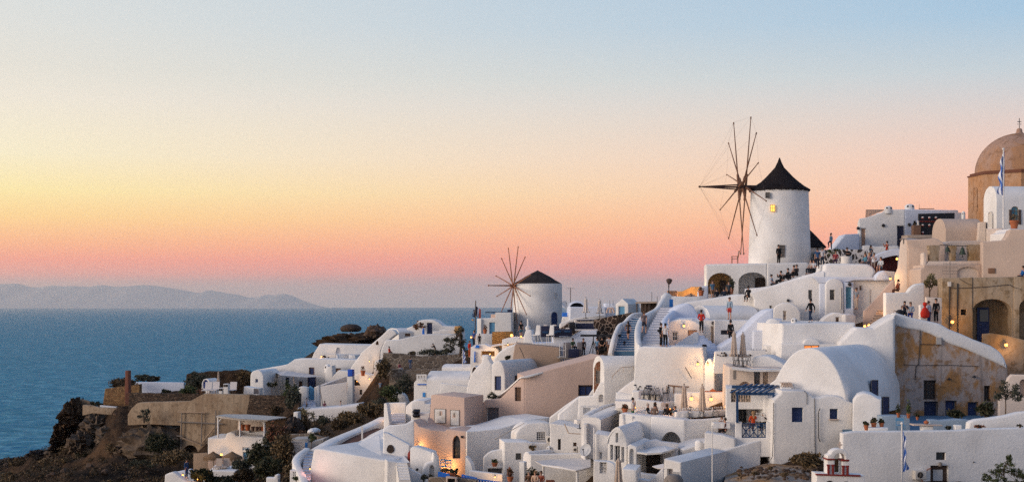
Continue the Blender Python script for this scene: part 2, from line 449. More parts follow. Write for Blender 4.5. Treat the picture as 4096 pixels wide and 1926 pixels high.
def stained(base,patch,dark,sc_=.5,th=(.46,.56)):
 """old render flaking to an ochre undercoat with grey run-off"""
 def f(name):
  m,t,b = newmat(name); co = coords(t)
  n1 = noise_(t,coords(t,(1,1,.55)),sc_,8,.68,.4); n2 = noise_(t,co,1.6,8,.7); n3 = noise_(t,coords(t,(3,3,.25)),.7,5,.65)
  col = t.mix(t.rng(n1,th[0],th[1]),base,patch)
  col = t.mix(t.rng(n2,.53,.62,0,.75),col,tuple(v*.62 for v in patch))
  col = t.mix(t.rng(n3,.52,.75,0,.7),col,dark)
  col = t.mix(t.rng(noise_(t,co,4.5,6,.7),.60,.70,0,.55),col,tuple(min(1,v*1.45) for v in base))
  t.link(col,b.inputs['Base Color']); b.inputs['Roughness'].default_value = .95; b.inputs['Specular IOR Level'].default_value = .1
  bump(t,b,t.math('ADD',n1,n2),.8,.08); return m
 return f
def leafy(*cols):
 def f(name):
  m,t,b = newmat(name); g = t.add('ShaderNodeNewGeometry')
  st = [(i/max(1,len(cols)-1),c+(1,)) for i,c in enumerate(cols)]
  t.link(t.ramp(g.outputs['Random Per Island'],st),b.inputs['Base Color']); b.inputs['Roughness'].default_value = .7; b.inputs['Specular IOR Level'].default_value = .2
  return m
 return f
def emit(c,s):
 def f(name):
  m,t,b = newmat(name); b.inputs['Base Color'].default_value = c+(1,); b.inputs['Emission Color'].default_value = c+(1,); b.inputs['Emission Strength'].default_value = s
  return m
 return f
def glassm(name):
 m,t,b = newmat(name); co = coords(t)
 t.link(t.mix(noise_(t,co,1.5,2),(.015,.018,.024),(.06,.065,.07)),b.inputs['Base Color']); b.inputs['Roughness'].default_value = .12; return m
def seam(name):
 m,t,b = newmat(name)
 tc = t.add('ShaderNodeNewGeometry')
 def wv(sx,sy,s,det):
  mp = t.add('ShaderNodeMapping'); t.link(tc.outputs['Position'],mp.inputs[0]); mp.inputs['Scale'].default_value = (sx,sy,1)
  mp.inputs['Rotation'].default_value = (0,0,.25)
  return noise_(t,mp.outputs[0],s,det,.6,.6)
 a = wv(.045,.035,1,3); c = wv(.006,.006,1,3); d = wv(.16,.09,1,2); e = wv(.0011,.0016,1,3)
 h = t.math('ADD',t.math('ADD',t.math('MULTIPLY',a,3.0),t.math('MULTIPLY',c,6)),d)
 n = t.add('ShaderNodeBump'); n.inputs['Strength'].default_value = 1; n.inputs['Distance'].default_value = 2.6; t.link(h,n.inputs['Height']); t.link(n.outputs[0],b.inputs['Normal'])
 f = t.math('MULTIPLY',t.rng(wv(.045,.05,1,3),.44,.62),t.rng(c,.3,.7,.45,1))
 col = t.mix(e,(.003,.066,.145),(.008,.095,.19)); col = t.mix(t.math('MULTIPLY',f,.95),col,(.14,.31,.40))  # pale streaks of reflected sky painted into the water colour
 t.n.remove(b); df = t.add('ShaderNodeBsdfDiffuse'); gl = t.add('ShaderNodeBsdfGlossy'); mx = t.add('ShaderNodeMixShader'); mx.inputs[0].default_value = .26
 t.link(col,df.inputs[0]); gl.inputs['Color'].default_value = (.18,.52,.76,1); gl.inputs['Roughness'].default_value = .22
 t.link(n.outputs[0],gl.inputs['Normal']); t.link(n.outputs[0],df.inputs['Normal'])
 t.link(df.outputs[0],mx.inputs[1]); t.link(gl.outputs[0],mx.inputs[2]); t.link(mx.outputs[0],t.n['Material Output'].inputs['Surface']); return m
def earth(name):
 m,t,b = newmat(name); co = coords(t)
 n1 = noise_(t,co,.09,6,.65); n2 = noise_(t,co,.6,8,.7); n3 = noise_(t,co,2.5,5,.7)
 col = t.mix(t.rng(n2,.35,.65),(.022,.016,.013),(.085,.053,.033))
 col = t.mix(t.rng(n1,.52,.62,0,.85),col,(.10,.058,.032)); col = t.mix(t.rng(n3,.55,.75,0,.7),col,(.014,.012,.011))
 col = t.mix(t.rng(n3,.30,.22,0,.5),col,(.20,.17,.14))
 t.link(col,b.inputs['Base Color']); b.inputs['Roughness'].default_value = 1; b.inputs['Specular IOR Level'].default_value = .05
 bump(t,b,t.math('ADD',n2,n3),1,.35); return m
def flagm(name):
 m,t,b = newmat(name); tc = t.add('ShaderNodeAttribute'); tc.attribute_name = 'stripe';
 t.link(t.mix(tc.outputs['Fac'],(.75,.77,.82),(.03,.12,.45)),b.inputs['Base Color']); b.inputs['Roughness'].default_value = .8; return m
MAKE = dict(
 white=plaster((.79,.77,.745),(.55,.525,.50),.62),white2=plaster((.74,.71,.69),stain=.5),cream=plaster((.66,.55,.47),(.53,.43,.35),.5),bluewhite=plaster((.64,.68,.77),(.57,.61,.70),.3),joint_shade=plain((.33,.36,.42)),
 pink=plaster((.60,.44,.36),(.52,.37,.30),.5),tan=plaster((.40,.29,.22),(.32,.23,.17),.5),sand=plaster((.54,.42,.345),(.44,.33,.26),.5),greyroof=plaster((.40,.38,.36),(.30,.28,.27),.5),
 ochre=plaster((.52,.30,.12),(.42,.22,.08),.5),domepl=stained((.37,.24,.18),(.37,.20,.11),(.22,.14,.11),.4),octo=stained((.46,.29,.19),(.44,.22,.10),(.28,.17,.11),.7,(.4,.62)),
 oldwall=stained((.40,.335,.30),(.37,.195,.08),(.12,.095,.085),.7,(.47,.57)),bluepaint=plaster((.11,.19,.27),(.08,.14,.20),.6),bluepale=plaster((.30,.37,.44),(.22,.29,.36),.5),rustline=plain((.16,.065,.04),.9),cliffwall=stained((.135,.10,.072),(.085,.06,.043),(.045,.035,.03),.5),oldtan=stained((.37,.29,.21),(.27,.18,.095),(.13,.09,.06),.30,(.45,.58)),
 concrete=stained((.35,.265,.185),(.27,.19,.125),(.12,.085,.06),.35),concretelow=stained((.30,.235,.17),(.22,.15,.09),(.07,.055,.045),.35),
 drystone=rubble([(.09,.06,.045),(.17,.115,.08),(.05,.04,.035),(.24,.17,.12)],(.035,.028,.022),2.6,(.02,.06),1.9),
 brownstone=rubble([(.22,.17,.13),(.12,.095,.08),(.30,.235,.18),(.075,.062,.055)],(.36,.30,.245),1.25,(.03,.09),1.6),
 ochrestone=rubble([(.22,.12,.06),(.09,.055,.035),(.32,.19,.09),(.15,.09,.05)],(.36,.22,.11),2.2,(.02,.08),1.3),
 lavastone=rubble([(.028,.02,.018),(.075,.05,.04),(.045,.034,.03),(.12,.075,.055)],(.44,.32,.24),1.9,(.05,.085)),
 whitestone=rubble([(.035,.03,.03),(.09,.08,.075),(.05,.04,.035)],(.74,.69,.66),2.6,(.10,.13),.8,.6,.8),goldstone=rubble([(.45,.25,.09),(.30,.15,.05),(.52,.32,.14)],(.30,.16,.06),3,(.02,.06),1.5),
 brick=plain((.20,.075,.05),.9,.3,8),redstone=rubble([(.25,.10,.055),(.16,.07,.045),(.33,.16,.09)],(.36,.25,.17),3.2),maroon=plaster((.085,.022,.022),(.05,.013,.015),.7),rustbrown=plaster((.12,.055,.04),(.08,.035,.026),.8),
 volcanic=plaster((.035,.026,.022),(.09,.06,.045),.9,1.5,1.5),rock=plaster((.07,.052,.042),(.15,.085,.05),.9,.8,1.5),
 blue=boards((.014,.036,.135)),blueplain=plain((.012,.085,.50)),bluedark=boards((.012,.025,.09)),lightblue=boards((.10,.30,.50)),midblue=plaster((.05,.24,.60)),tealdoor=boards((.10,.27,.36)),
 blueframe=plain((.015,.055,.14)),brightblue=plain((.02,.16,.62)),wood=boards((.20,.10,.055)),darkwood=boards((.055,.03,.022)),palewood=boards((.55,.42,.32)),greywood=boards((.20,.17,.15)),greypaint=boards((.16,.145,.16)),pinkwood=boards((.50,.30,.20)),
 polewood=plain((.20,.095,.055),.7,.3),polewood2=plain((.30,.12,.06),.7,.3),hubwood=plain((.06,.028,.022),.7,.3),thatch=None,thatchdark=None,straw=None,
 iron=plain((.025,.024,.028),.5),black=plain((.012,.012,.018),.5),navy=plain((.012,.016,.05),.45),wire=plain((.10,.07,.07),.6),metal=plain((.45,.43,.42),.4,.1,3,.7),whitemetal=plain((.72,.69,.66),.5),acbody=plain((.62,.58,.53),.5),dish=plain((.52,.53,.55),.45),
 terracotta=plain((.42,.13,.055),.8,.25),darkpot=plain((.10,.06,.05),.8),canvas=plain((.52,.41,.33),.9,.18,6),canvasw=plain((.68,.62,.58),.9,.12,6),cloth=plain((.74,.70,.66),.9,.06),awning=plain((.60,.56,.53),.9,.1),sunbrown=plain((.16,.10,.085),.9),
 reed=boards((.50,.45,.40),.09),bamboo=boards((.38,.26,.17),.1),redpaint=plain((.22,.025,.02),.7),bronze=plain((.05,.075,.055),.5,.3,8,.4),glass=lambda n: glassm(n),lit=emit((1,.55,.10),1.6),litdim=emit((1,.30,.06),.75),bulb=emit((1,.42,.10),2.6),
 skin=plain((.46,.25,.17),.6,.08),skindark=plain((.28,.15,.10),.6,.08),hairdark=plain((.018,.012,.010),.6),hairbrown=plain((.10,.05,.03),.6),hairblond=plain((.42,.25,.12),.6),hairgrey=plain((.40,.36,.33),.6),
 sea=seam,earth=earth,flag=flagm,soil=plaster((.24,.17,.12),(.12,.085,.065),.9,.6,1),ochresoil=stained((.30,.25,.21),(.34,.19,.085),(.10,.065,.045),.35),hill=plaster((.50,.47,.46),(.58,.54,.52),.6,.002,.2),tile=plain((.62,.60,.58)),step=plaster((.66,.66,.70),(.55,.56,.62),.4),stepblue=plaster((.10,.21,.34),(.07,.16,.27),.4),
 lf_dry=leafy((.11,.072,.036),(.18,.12,.06),(.06,.045,.025),(.085,.058,.026)),lf_dark=leafy((.016,.022,.012),(.035,.042,.018),(.055,.045,.022),(.022,.026,.014)),lf_green=leafy((.03,.05,.018),(.06,.085,.03),(.09,.09,.04),(.022,.034,.014)),lf_olive=leafy((.16,.14,.07),(.24,.19,.10),(.09,.085,.04),(.20,.15,.075)),
 lf_red=leafy((.22,.07,.045),(.11,.06,.03),(.06,.05,.025),(.30,.13,.09)),lf_scrub=leafy((.020,.018,.012),(.05,.035,.02),(.10,.06,.03),(.030,.028,.016)),lf_dim=leafy((.03,.04,.028),(.06,.065,.045),(.09,.08,.06)),bark=plain((.12,.08,.055),.9,.3))
def thatchm(c,d):
 def f(name):
  m,t,b = newmat(name); n = noise_(t,coords(t,(6,6,1.2)),1.6,5,.7); n2 = noise_(t,coords(t,(1,1,1)),1.1,4)
  col = t.mix(t.rng(n,.3,.7),c,d); col = t.mix(t.rng(n2,.5,.75,0,.6),col,tuple(v*.5 for v in c))
  t.link(col,b.inputs['Base Color']); b.inputs['Roughness'].default_value = 1; b.inputs['Specular IOR Level'].default_value = .05; bump(t,b,n,1,.12); return m
 return f
MAKE['thatchdark'] = thatchm((.012,.010,.012),(.035,.028,.028)); MAKE['thatch'] = thatchm((.030,.025,.026),(.066,.053,.05)); MAKE['straw'] = thatchm((.16,.10,.06),(.30,.19,.11))
_names = dict(white='whitewash')
def M(k):
 if k not in MATS:
  if k.startswith('#'):
   c = lin(tuple(int(k[i:i+2],16) for i in (1,3,5)))[:3]; MATS[k] = plain(c,.85,.1,8)('cloth_'+k[1:])
  else: MATS[k] = MAKE[k](k)
 return MATS[k]
# ---------------- small builders ----------------
def lamp(x,y,Y,power,label,r=.10,bracket=True,group='lit lamps',col=(1,.52,.18),off=.28):
 p = W3(x,y,Y); t = empty('wall_lamp',p,label,'lamp',group)
 mb = MB(); mb.ball(p+Vector((0,-.12,0)),r,n=10,k=6); mb.build('bulb','bulb',t)
 mb = MB(); mb.tube([p+Vector((0,.12,.2)),p+Vector((0,-.05,.22)),p+Vector((0,-.12,.1))],.02,5); mb.lathe(p+Vector((0,-.12,0)),[(.02,.18),(.07,.12),(r*.8,.05)],8); mb.build('bracket','iron',t)
 ld = bpy.data.lights.new('lamp_light','POINT'); ld.energy = power*1.15; ld.color = col; ld.shadow_soft_size = .09
 lo = bpy.data.objects.new('lamp_light',ld); COL.objects.link(lo); lo.parent = t; lo.location = (0,-.12-off,.0)
 return t
def rail_lattice(name,pl,x0,y0,x1,y1,mat,parent,nx=3,rungs=True,w=.045,d0=0,zrails=True):
 """balustrade panel: frame, top band and X braces"""
 mb = MB(); q = [pl.uz(x0,y0),pl.uz(x1,y0),pl.uz(x1,y1),pl.uz(x0,y1)]
 def P(s,t_):
  a = Vector(q[0])*(1-s)+Vector(q[1])*s; b = Vector(q[3])*(1-s)+Vector(q[2])*s; c = a*(1-t_)+b*t_; return pl.w(c.x,c.y,d0)
 for t_ in (0,.16,1): mb.tube([P(0,t_),P(1,t_)],w/2,4)
 for i in range(nx+1):
  mb.tube([P(i/nx,0),P(i/nx,1)],w/2,4)
  if i < nx:
   mb.tube([P(i/nx,.16),P((i+1)/nx,1)],w/2.4,4); mb.tube([P((i+1)/nx,.16),P(i/nx,1)],w/2.4,4); mb.tube([P((i+.5)/nx,.16),P((i+.5)/nx,1)],w/2.6,4)
 return mb.build(name,mat,parent)
def pot(x,y,Y,h,label,plant=None,mat='terracotta',group=None,r=None,n=40,ph=.5):
 """plant pot standing with its base at view point (x, y)"""
 p = W3(x,y,Y); r = r or h*.45
 mb = MB(); mb.lathe(p,[(.01,0),(r*.65,0),(r*.95,h*.75),(r*1.05,h*.78),(r*1.05,h),(r*.9,h),(r*.85,h*.85),(.01,h*.85)],14)
 o = tag(mb.build('plant_pot',mat),label,'plant pot',group)
 if plant:
  mb = MB(); leaves(mb,p+Vector((0,0,h+ph*.4)),r*1.1,r*1.1,ph*.6,n,.12); mb.build('foliage',plant,o,recalc=False,smooth=0)
 return o
def leaves(mb,c,rx,ry,rz,n,s,rnd=random,clumps=0,shell=.35):
 """leaf quads through an ellipsoid, gathered in clumps so that gaps show"""
 cs = []
 for i in range(clumps):
  while True:
   q = Vector((rnd.uniform(-1,1),rnd.uniform(-1,1),rnd.uniform(-1,1)))
   if shell < q.length < 1: break
  cs.append((q*.85,rnd.uniform(.22,.42)))
 for i in range(n):
  if cs:
   q0,rr = cs[rnd.randrange(len(cs))]; q = q0+Vector((rnd.gauss(0,1),rnd.gauss(0,1),rnd.gauss(0,1)))*rr*.5
  else:
   q = Vector((rnd.gauss(0,1),rnd.gauss(0,1),rnd.gauss(0,1))).normalized()*rnd.random()**.45
  p = c+Vector((q.x*rx,q.y*ry,q.z*rz)); k = s*rnd.uniform(.55,1.3)
  d = Vector((rnd.gauss(0,1),rnd.gauss(0,1),rnd.gauss(0,.7)+.3)).normalized(); a = d.orthogonal().normalized(); b = d.cross(a); th = rnd.uniform(0,6.3)
  a,b = a*cos(th)+b*sin(th),b*cos(th)-a*sin(th)
  mb.add([p-a*k,p-b*k*.38,p+a*k,p+b*k*.38],[(0,1,2,3)])
def bush(x,y,Y,wpx,hpx,label,mat='lf_dry',n=500,s=.16,cat='bush',name='bush',group=None,clumps=14,deep=None):
 """shrub whose base centre is at view point (x, y), wpx x hpx view pixels"""
 k = mpp(Y); p = W3(x,y,Y); rx = wpx*k/2; rz = hpx*k/2; ry = deep or rx*.8
 rnd = random.Random(int(x*7+y*13)); t = empty(name,p,label,cat,group)
 mb = MB(); leaves(mb,p+Vector((0,0,rz)),rx,ry,rz,n,s,rnd,clumps); mb.build('foliage',mat,t,recalc=False,smooth=0)
 mb = MB()
 for i in range(7):
  a = rnd.uniform(0,6.3); mb.tube([p-Vector((0,0,.15)),p+Vector((cos(a)*rx*.3,sin(a)*ry*.3,rz*.7)),p+Vector((cos(a)*rx*.6,sin(a)*ry*.6,rz*1.3))],[.035,.025,.01],5)
 mb.build('stem','bark',t); return t
def tree(x,y,Y,hpx,crowns,label,mat,n=900,s=.13,lean=0,cat='tree',name='tree',tr=.07):
 """small tree; crowns = [(x, y, w, h)] ellipses in view pixels"""
 k = mpp(Y); p = W3(x,y,Y); rnd = random.Random(int(x*3+y)); t = empty(name,p,label,cat)
 top = W3(x+lean,y-hpx,Y); mid = p.lerp(top,.5)+Vector((rnd.uniform(-.1,.1),0,0)); mb = MB()
 mb.tube([p-Vector((0,0,.2)),mid,top],[tr,tr*.75,tr*.5],7)
 fo = MB()
 for cx_,cy_,w_,h_ in crowns:
  c = W3(cx_,cy_,Y+rnd.uniform(-.3,.3)); mb.tube([mid.lerp(top,rnd.random()),c.lerp(top,.4),c],[tr*.5,tr*.3,tr*.12],5)
  for i in range(4):
   e = c+Vector((rnd.uniform(-1,1)*w_*k*.4,rnd.uniform(-.4,.4)*w_*k,rnd.uniform(-1,1)*h_*k*.4)); mb.tube([top,e],[tr*.3,tr*.06],4)
  leaves(fo,c,w_*k/2,w_*k/2.4,h_*k/2,int(n/len(crowns)),s,rnd,12)
 mb.build('trunk','bark',t); fo.build('crown',mat,t,recalc=False,smooth=0); return t
def closed_umbrella(h=2.7,mat='canvas',skirt=.0):
 t = empty('closed_umbrella',(0,0,0),'','umbrella'); n = 32; vs = []
 prof = [(.03,h*.99),(.11,h*.93),(.15,h*.90),(.12,h*.87),(.14,h*.75),(.17,h*.55),(.20,h*.42),(.19,h*.36),(.24+skirt,h*.33),(.20+skirt,h*.28)]
 mb = MB(); mb2 = MB()
 for r,z in prof:
  for j in range(n):
   q = r*(1+.28*cos(j*pi*2/4.0)*(.4+.6*(h-z)/h)+.05*sin(j*2.3)); vs.append(Vector((q*cos(2*pi*j/n),q*sin(2*pi*j/n),z)))
 mb.add(vs,[(i*n+j,i*n+(j+1) % n,(i+1)*n+(j+1) % n,(i+1)*n+j) for i in range(len(prof)-1) for j in range(n)])
 mb.build('canopy',mat,t,smooth=50)
 mb2.tube([(0,0,0),(0,0,h*1.01)],.03,8); mb2.build('pole','darkwood',t)
 mb = MB(); mb.ball((0,0,h*1.015),.045,n=8,k=5); mb.build('finial','darkwood',t)
 mb = MB(); mb.lathe((0,0,0),[(.01,.1),(.05,.1),(.06,.06),(.26,.05),(.27,0),(.01,0)],16); mb.build('base','iron',t); return t
def bistro_chair():
 t = empty('bistro_chair',(0,0,0),'','chair','black wire bistro chairs'); mb = MB(); mb.lathe((0,0,.44),[(.01,.0),(.2,.0),(.21,.02),(.2,.035),(.01,.035)],14); mb.build('seat','iron',t)
 mb = MB(); pts = [Vector((.19*cos(a),.18,.47+.44*sin(a)+.0)) for a in [pi*k/12 for k in range(13)]]; mb.tube(pts,.014,5)
 pts = [Vector((.10*cos(a),.18,.47+.28*sin(a))) for a in [pi*k/10 for k in range(11)]]; mb.tube(pts,.012,5); mb.tube([(0,.18,.75),(0,.18,.91)],.012,5)
 for s in (-1,1): mb.tube([(s*.05,.18,.7),(s*.13,.18,.85)],.012,5)
 mb.build('backrest','iron',t)
 for a,b in ((-1,-1),(1,-1),(1,1),(-1,1)):
  mb = MB(); mb.tube([(a*.13,b*.13,.44),(a*.19,b*.19,0)],.014,5); mb.build('leg','iron',t)
 return t
def dining_table(w=.75):
 t = empty('dining_table',(0,0,0),'','table','laid restaurant tables'); mb = MB(); mb.box((0,0,.73),w,w,.035); mb.build('tabletop','wood',t)
 mb = MB(); n = 32; vs = []
 for k,(q,z) in enumerate(((.0,.755),(.5,.755),(.52,.74),(.54,.55),(.55,.42))):
  for j in range(n):
   a = 2*pi*j/n; m_ = max(abs(cos(a)),abs(sin(a))); r = q*w/m_*(1+(.05*sin(j*1.57) if k > 2 else 0)); vs.append(Vector((r*cos(a),r*sin(a),z)))
 mb.add(vs,[(i*n+j,i*n+(j+1) % n,(i+1)*n+(j+1) % n,(i+1)*n+j) for i in range(4) for j in range(n)]); mb.build('tablecloth','cloth',t)
 mb = MB(); mb.tube([(0,0,0),(0,0,.72)],.04,8); mb.lathe((0,0,0),[(.01,.05),(.22,.04),(.23,0),(.01,0)],12); mb.build('leg','iron',t)
 for i,(a,b) in enumerate(((.2,.15),(-.2,.12),(.1,-.2),(-.18,-.18),(.02,.02))):
  mb = MB(); mb.lathe((a,b,.757),[(.001,.002),(.035,.004),(.006,.02),(.006,.08),(.035,.11),(.04,.17),(.034,.19),(.001,.12)],8); mb.build('glass','tile',t)
 return t
def ac_unit(pl,x0,y0,x1,y1,label,d=.32):
 t = empty('air_conditioner',pl.at((x0+x1)/2,y1),label,'air conditioner',None)
 (u0,z1),(u1,z0) = pl.uz(x0,y0),pl.uz(x1,y1); mb = MB(); prism(mb,pl,[(u0,z0),(u1,z0),(u1,z1),(u0,z1)],-d,0,.03); mb.build('casing','acbody',t)
 c = pl.w(u0+(u1-u0)*.42,(z0+z1)/2,-d-.01); r = min(u1-u0,z1-z0)*.36
 mb = MB(); R = Matrix.Rotation(-pl.yaw,4,'Z')@Matrix.Rotation(pi/2,4,'X'); mb2 = MB()
 mb.add([c+(R@Vector((r*cos(2*pi*j/18),r*sin(2*pi*j/18),0))) for j in range(18)],[tuple(range(18))]); mb.build('fan_grille','black',t,recalc=False)
 for j in range(9): mb2.tube([c+(R@Vector((0,0,.012))),c+(R@Vector((r*cos(j*.698),r*sin(j*.698),.012)))],.006,4)
 mb2.build('fan_guard','greywood',t); return t
def sat_dish(x,y,Y,rpx,label,face=-25,tilt=25,mat='dish'):
 p = W3(x,y,Y); r = rpx*mpp(Y); t = empty('satellite_dish',p-Vector((0,0,r*1.2)),label,'satellite dish')
 R = Matrix.Rotation(radians(face),3,'Z')@Matrix.Rotation(radians(-tilt),3,'X')@Matrix.Rotation(pi/2,3,'X'); mb = MB(); n = 24; vs = []
 for k in range(6):
  q = r*k/5+.001
  for j in range(n): vs.append(p+R@Vector((q*cos(2*pi*j/n),q*sin(2*pi*j/n),.28*q*q/r-.28*r*.5)))
 mb.add(vs,[(i*n+j,i*n+(j+1) % n,(i+1)*n+(j+1) % n,(i+1)*n+j) for i in range(5) for j in range(n)]); mb.build('reflector',mat,t,recalc=False)
 mb = MB(); f = p+R@Vector((0,-r*.1,r*.75)); mb.tube([p+R@Vector((0,-r*.95,.1*r)),f],.02,5); mb.ball(f,.06,n=8,k=5); mb.build('feed_arm','iron',t)
 mb = MB(); mb.tube([p+Vector((0,.1,-r*.1)),p+Vector((0,.25,-r*1.3))],.035,6); mb.build('mast','metal',t); return t
def antenna(x,y,Y,hpx,label,arms=((.08,.35),(.2,.25)),mat='iron',r=.018):
 p = W3(x,y,Y); h = hpx*mpp(Y); t = empty('antenna',p,label,'antenna'); mb = MB(); mb.tube([p-Vector((0,0,.3)),p+Vector((0,0,h))],r,5); mb.build('mast',mat,t)
 mb = MB()
 for f,l in arms:
  c = p+Vector((0,0,h*(1-f))); mb.tube([c-Vector((l,0,0)),c+Vector((l,0,0))],.012,4)
  for k in range(5): q = c+Vector((l*(k/2-1),0,0)); mb.tube([q-Vector((0,.16,.0)),q+Vector((0,.16,0))],.007,3); mb.tube([q-Vector((0,0,.14)),q+Vector((0,0,.14))],.007,3)
 if arms: mb.build('aerial',mat,t)
 return t
def chimney(x,y,Y,wpx,hpx,label,mat='white',vents=True,name='chimney',parent=None):
 """rooftop chimney cowl with little arched vents; base centre at (x, y)"""
 k = mpp(Y); p = W3(x,y,Y); w_,h_ = wpx*k/2,hpx*k; mb = MB()
 mb.lathe(p,[(w_*1.05,-.3),(w_,h_*.6),(w_*.8,h_*.8),(w_*.45,h_*.95),(.01,h_)],16); o = mb.build(name,mat,parent)
 if not parent: tag(o,label,'chimney')
 if vents:
  for a in (-.6,.5):
   mb = MB(); c = p+Vector((sin(a)*w_*.93,-cos(a)*w_*.93,h_*.5)); mb.ball(c,w_*.26,w_*.22,h_*.2,8,6); mb.build('vent_hole','iron',o)
 return o
def planks(name,label,cat,pts,th,mat,parent=None,group=None):
 """flat board or awning through four or more (x, y, Y) points"""
 P = [W3(*q) for q in pts]; n = len(P); nrm = (P[1]-P[0]).cross(P[2]-P[0]).normalized(); nrm = nrm if nrm.z > 0 else -nrm
 mb = MB(); mb.add(P+[p-nrm*th for p in P],[tuple(range(n)),tuple(range(n,2*n))[::-1]]+[(j,(j+1) % n,n+(j+1) % n,n+j) for j in range(n)])
 o = mb.build(name,mat,parent,smooth=0)
 if not parent: tag(o,label,cat,group)
 return o
def post(name,a,b,r,mat,parent=None,label=None,cat=None,n=6,group=None):
 mb = MB(); mb.tube([W3(*a),W3(*b)],r,n); o = mb.build(name,mat,parent)
 if not parent: tag(o,label,cat,group)
 return o
def flag(x0,y0,y1,Y,wpx,label,pole,sway=.3,fl=None,stripes=9,mat='flag',pr=.05):
 """limp flag on a pole: pole = (ytop, ybottom)"""
 k = mpp(Y); t = empty('flagpole',W3(x0,pole[1],Y),label,'flag'); mb = MB(); mb.tube([W3(x0,pole[1],Y),W3(x0,pole[0],Y)],pr,8,r2=pr*.7); mb.build('pole','whitemetal',t)
 mb = MB(); p = W3(x0,pole[0],Y); mb.ball(p,pr*1.5,n=8,k=5); mb.build('finial','whitemetal',t)
 A = W3(x0,y0,Y); hh = (y1-y0)*k; ww = wpx*k; nu,nv = 10,40; vs = []
 for i in range(nv+1):
  v = i/nv
  for j in range(nu+1):
   u = j/nu; e = ww*(.5+.5*v)*(1+.22*sin(v*15)); vs.append(A+Vector((pr+u*e*(.9 if sway > 0 else -.9),-.10*sin(u*9+v*4)*(.3+u),-v*hh*(1-.06*u)-u*.25*hh*(1-v)*.6)))
 mb = MB(); mb.add(vs,[(i*(nu+1)+j,i*(nu+1)+j+1,(i+1)*(nu+1)+j+1,(i+1)*(nu+1)+j) for i in range(nv) for j in range(nu)])
 o = mb.build('cloth',mat,t,recalc=False,smooth=180)
 at = o.data.attributes.new('stripe','FLOAT','POINT'); vals = []
 for i in range(nv+1):
  for j in range(nu+1):
   u,v = j/nu,i/nv; q = (u*.8+v*1.6)*stripes/2.4; vals.append(1.0 if (int(q*1.0) % 2 == 0) else 0.0)
 at.data.foreach_set('value',vals); return t
# ---------------- the setting: sea, island, hillside ----------------
V('Z')
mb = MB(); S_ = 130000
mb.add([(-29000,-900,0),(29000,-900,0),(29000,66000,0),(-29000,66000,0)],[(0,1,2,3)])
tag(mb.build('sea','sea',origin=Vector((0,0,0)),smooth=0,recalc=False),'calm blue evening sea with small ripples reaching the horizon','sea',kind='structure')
V('W'); ID = 56000.
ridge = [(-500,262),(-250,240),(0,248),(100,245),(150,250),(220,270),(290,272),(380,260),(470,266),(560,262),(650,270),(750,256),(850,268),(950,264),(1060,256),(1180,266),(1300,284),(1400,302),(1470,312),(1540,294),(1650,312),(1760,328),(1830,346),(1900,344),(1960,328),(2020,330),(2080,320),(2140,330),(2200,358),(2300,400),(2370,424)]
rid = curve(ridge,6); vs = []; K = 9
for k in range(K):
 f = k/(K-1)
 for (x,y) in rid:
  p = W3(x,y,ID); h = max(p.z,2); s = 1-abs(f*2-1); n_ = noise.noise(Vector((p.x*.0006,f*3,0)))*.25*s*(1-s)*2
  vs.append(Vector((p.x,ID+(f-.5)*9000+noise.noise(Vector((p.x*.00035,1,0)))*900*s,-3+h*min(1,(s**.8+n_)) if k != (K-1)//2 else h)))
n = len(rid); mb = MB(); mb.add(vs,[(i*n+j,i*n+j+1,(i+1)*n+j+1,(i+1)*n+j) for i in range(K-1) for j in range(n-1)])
tag(mb.build('island_hills','hill',smooth=180),'low mountain ridge of a far island on the horizon','hills',kind='structure')  # ridge colour kept pale, so part of its haze is painted in
V('Z')
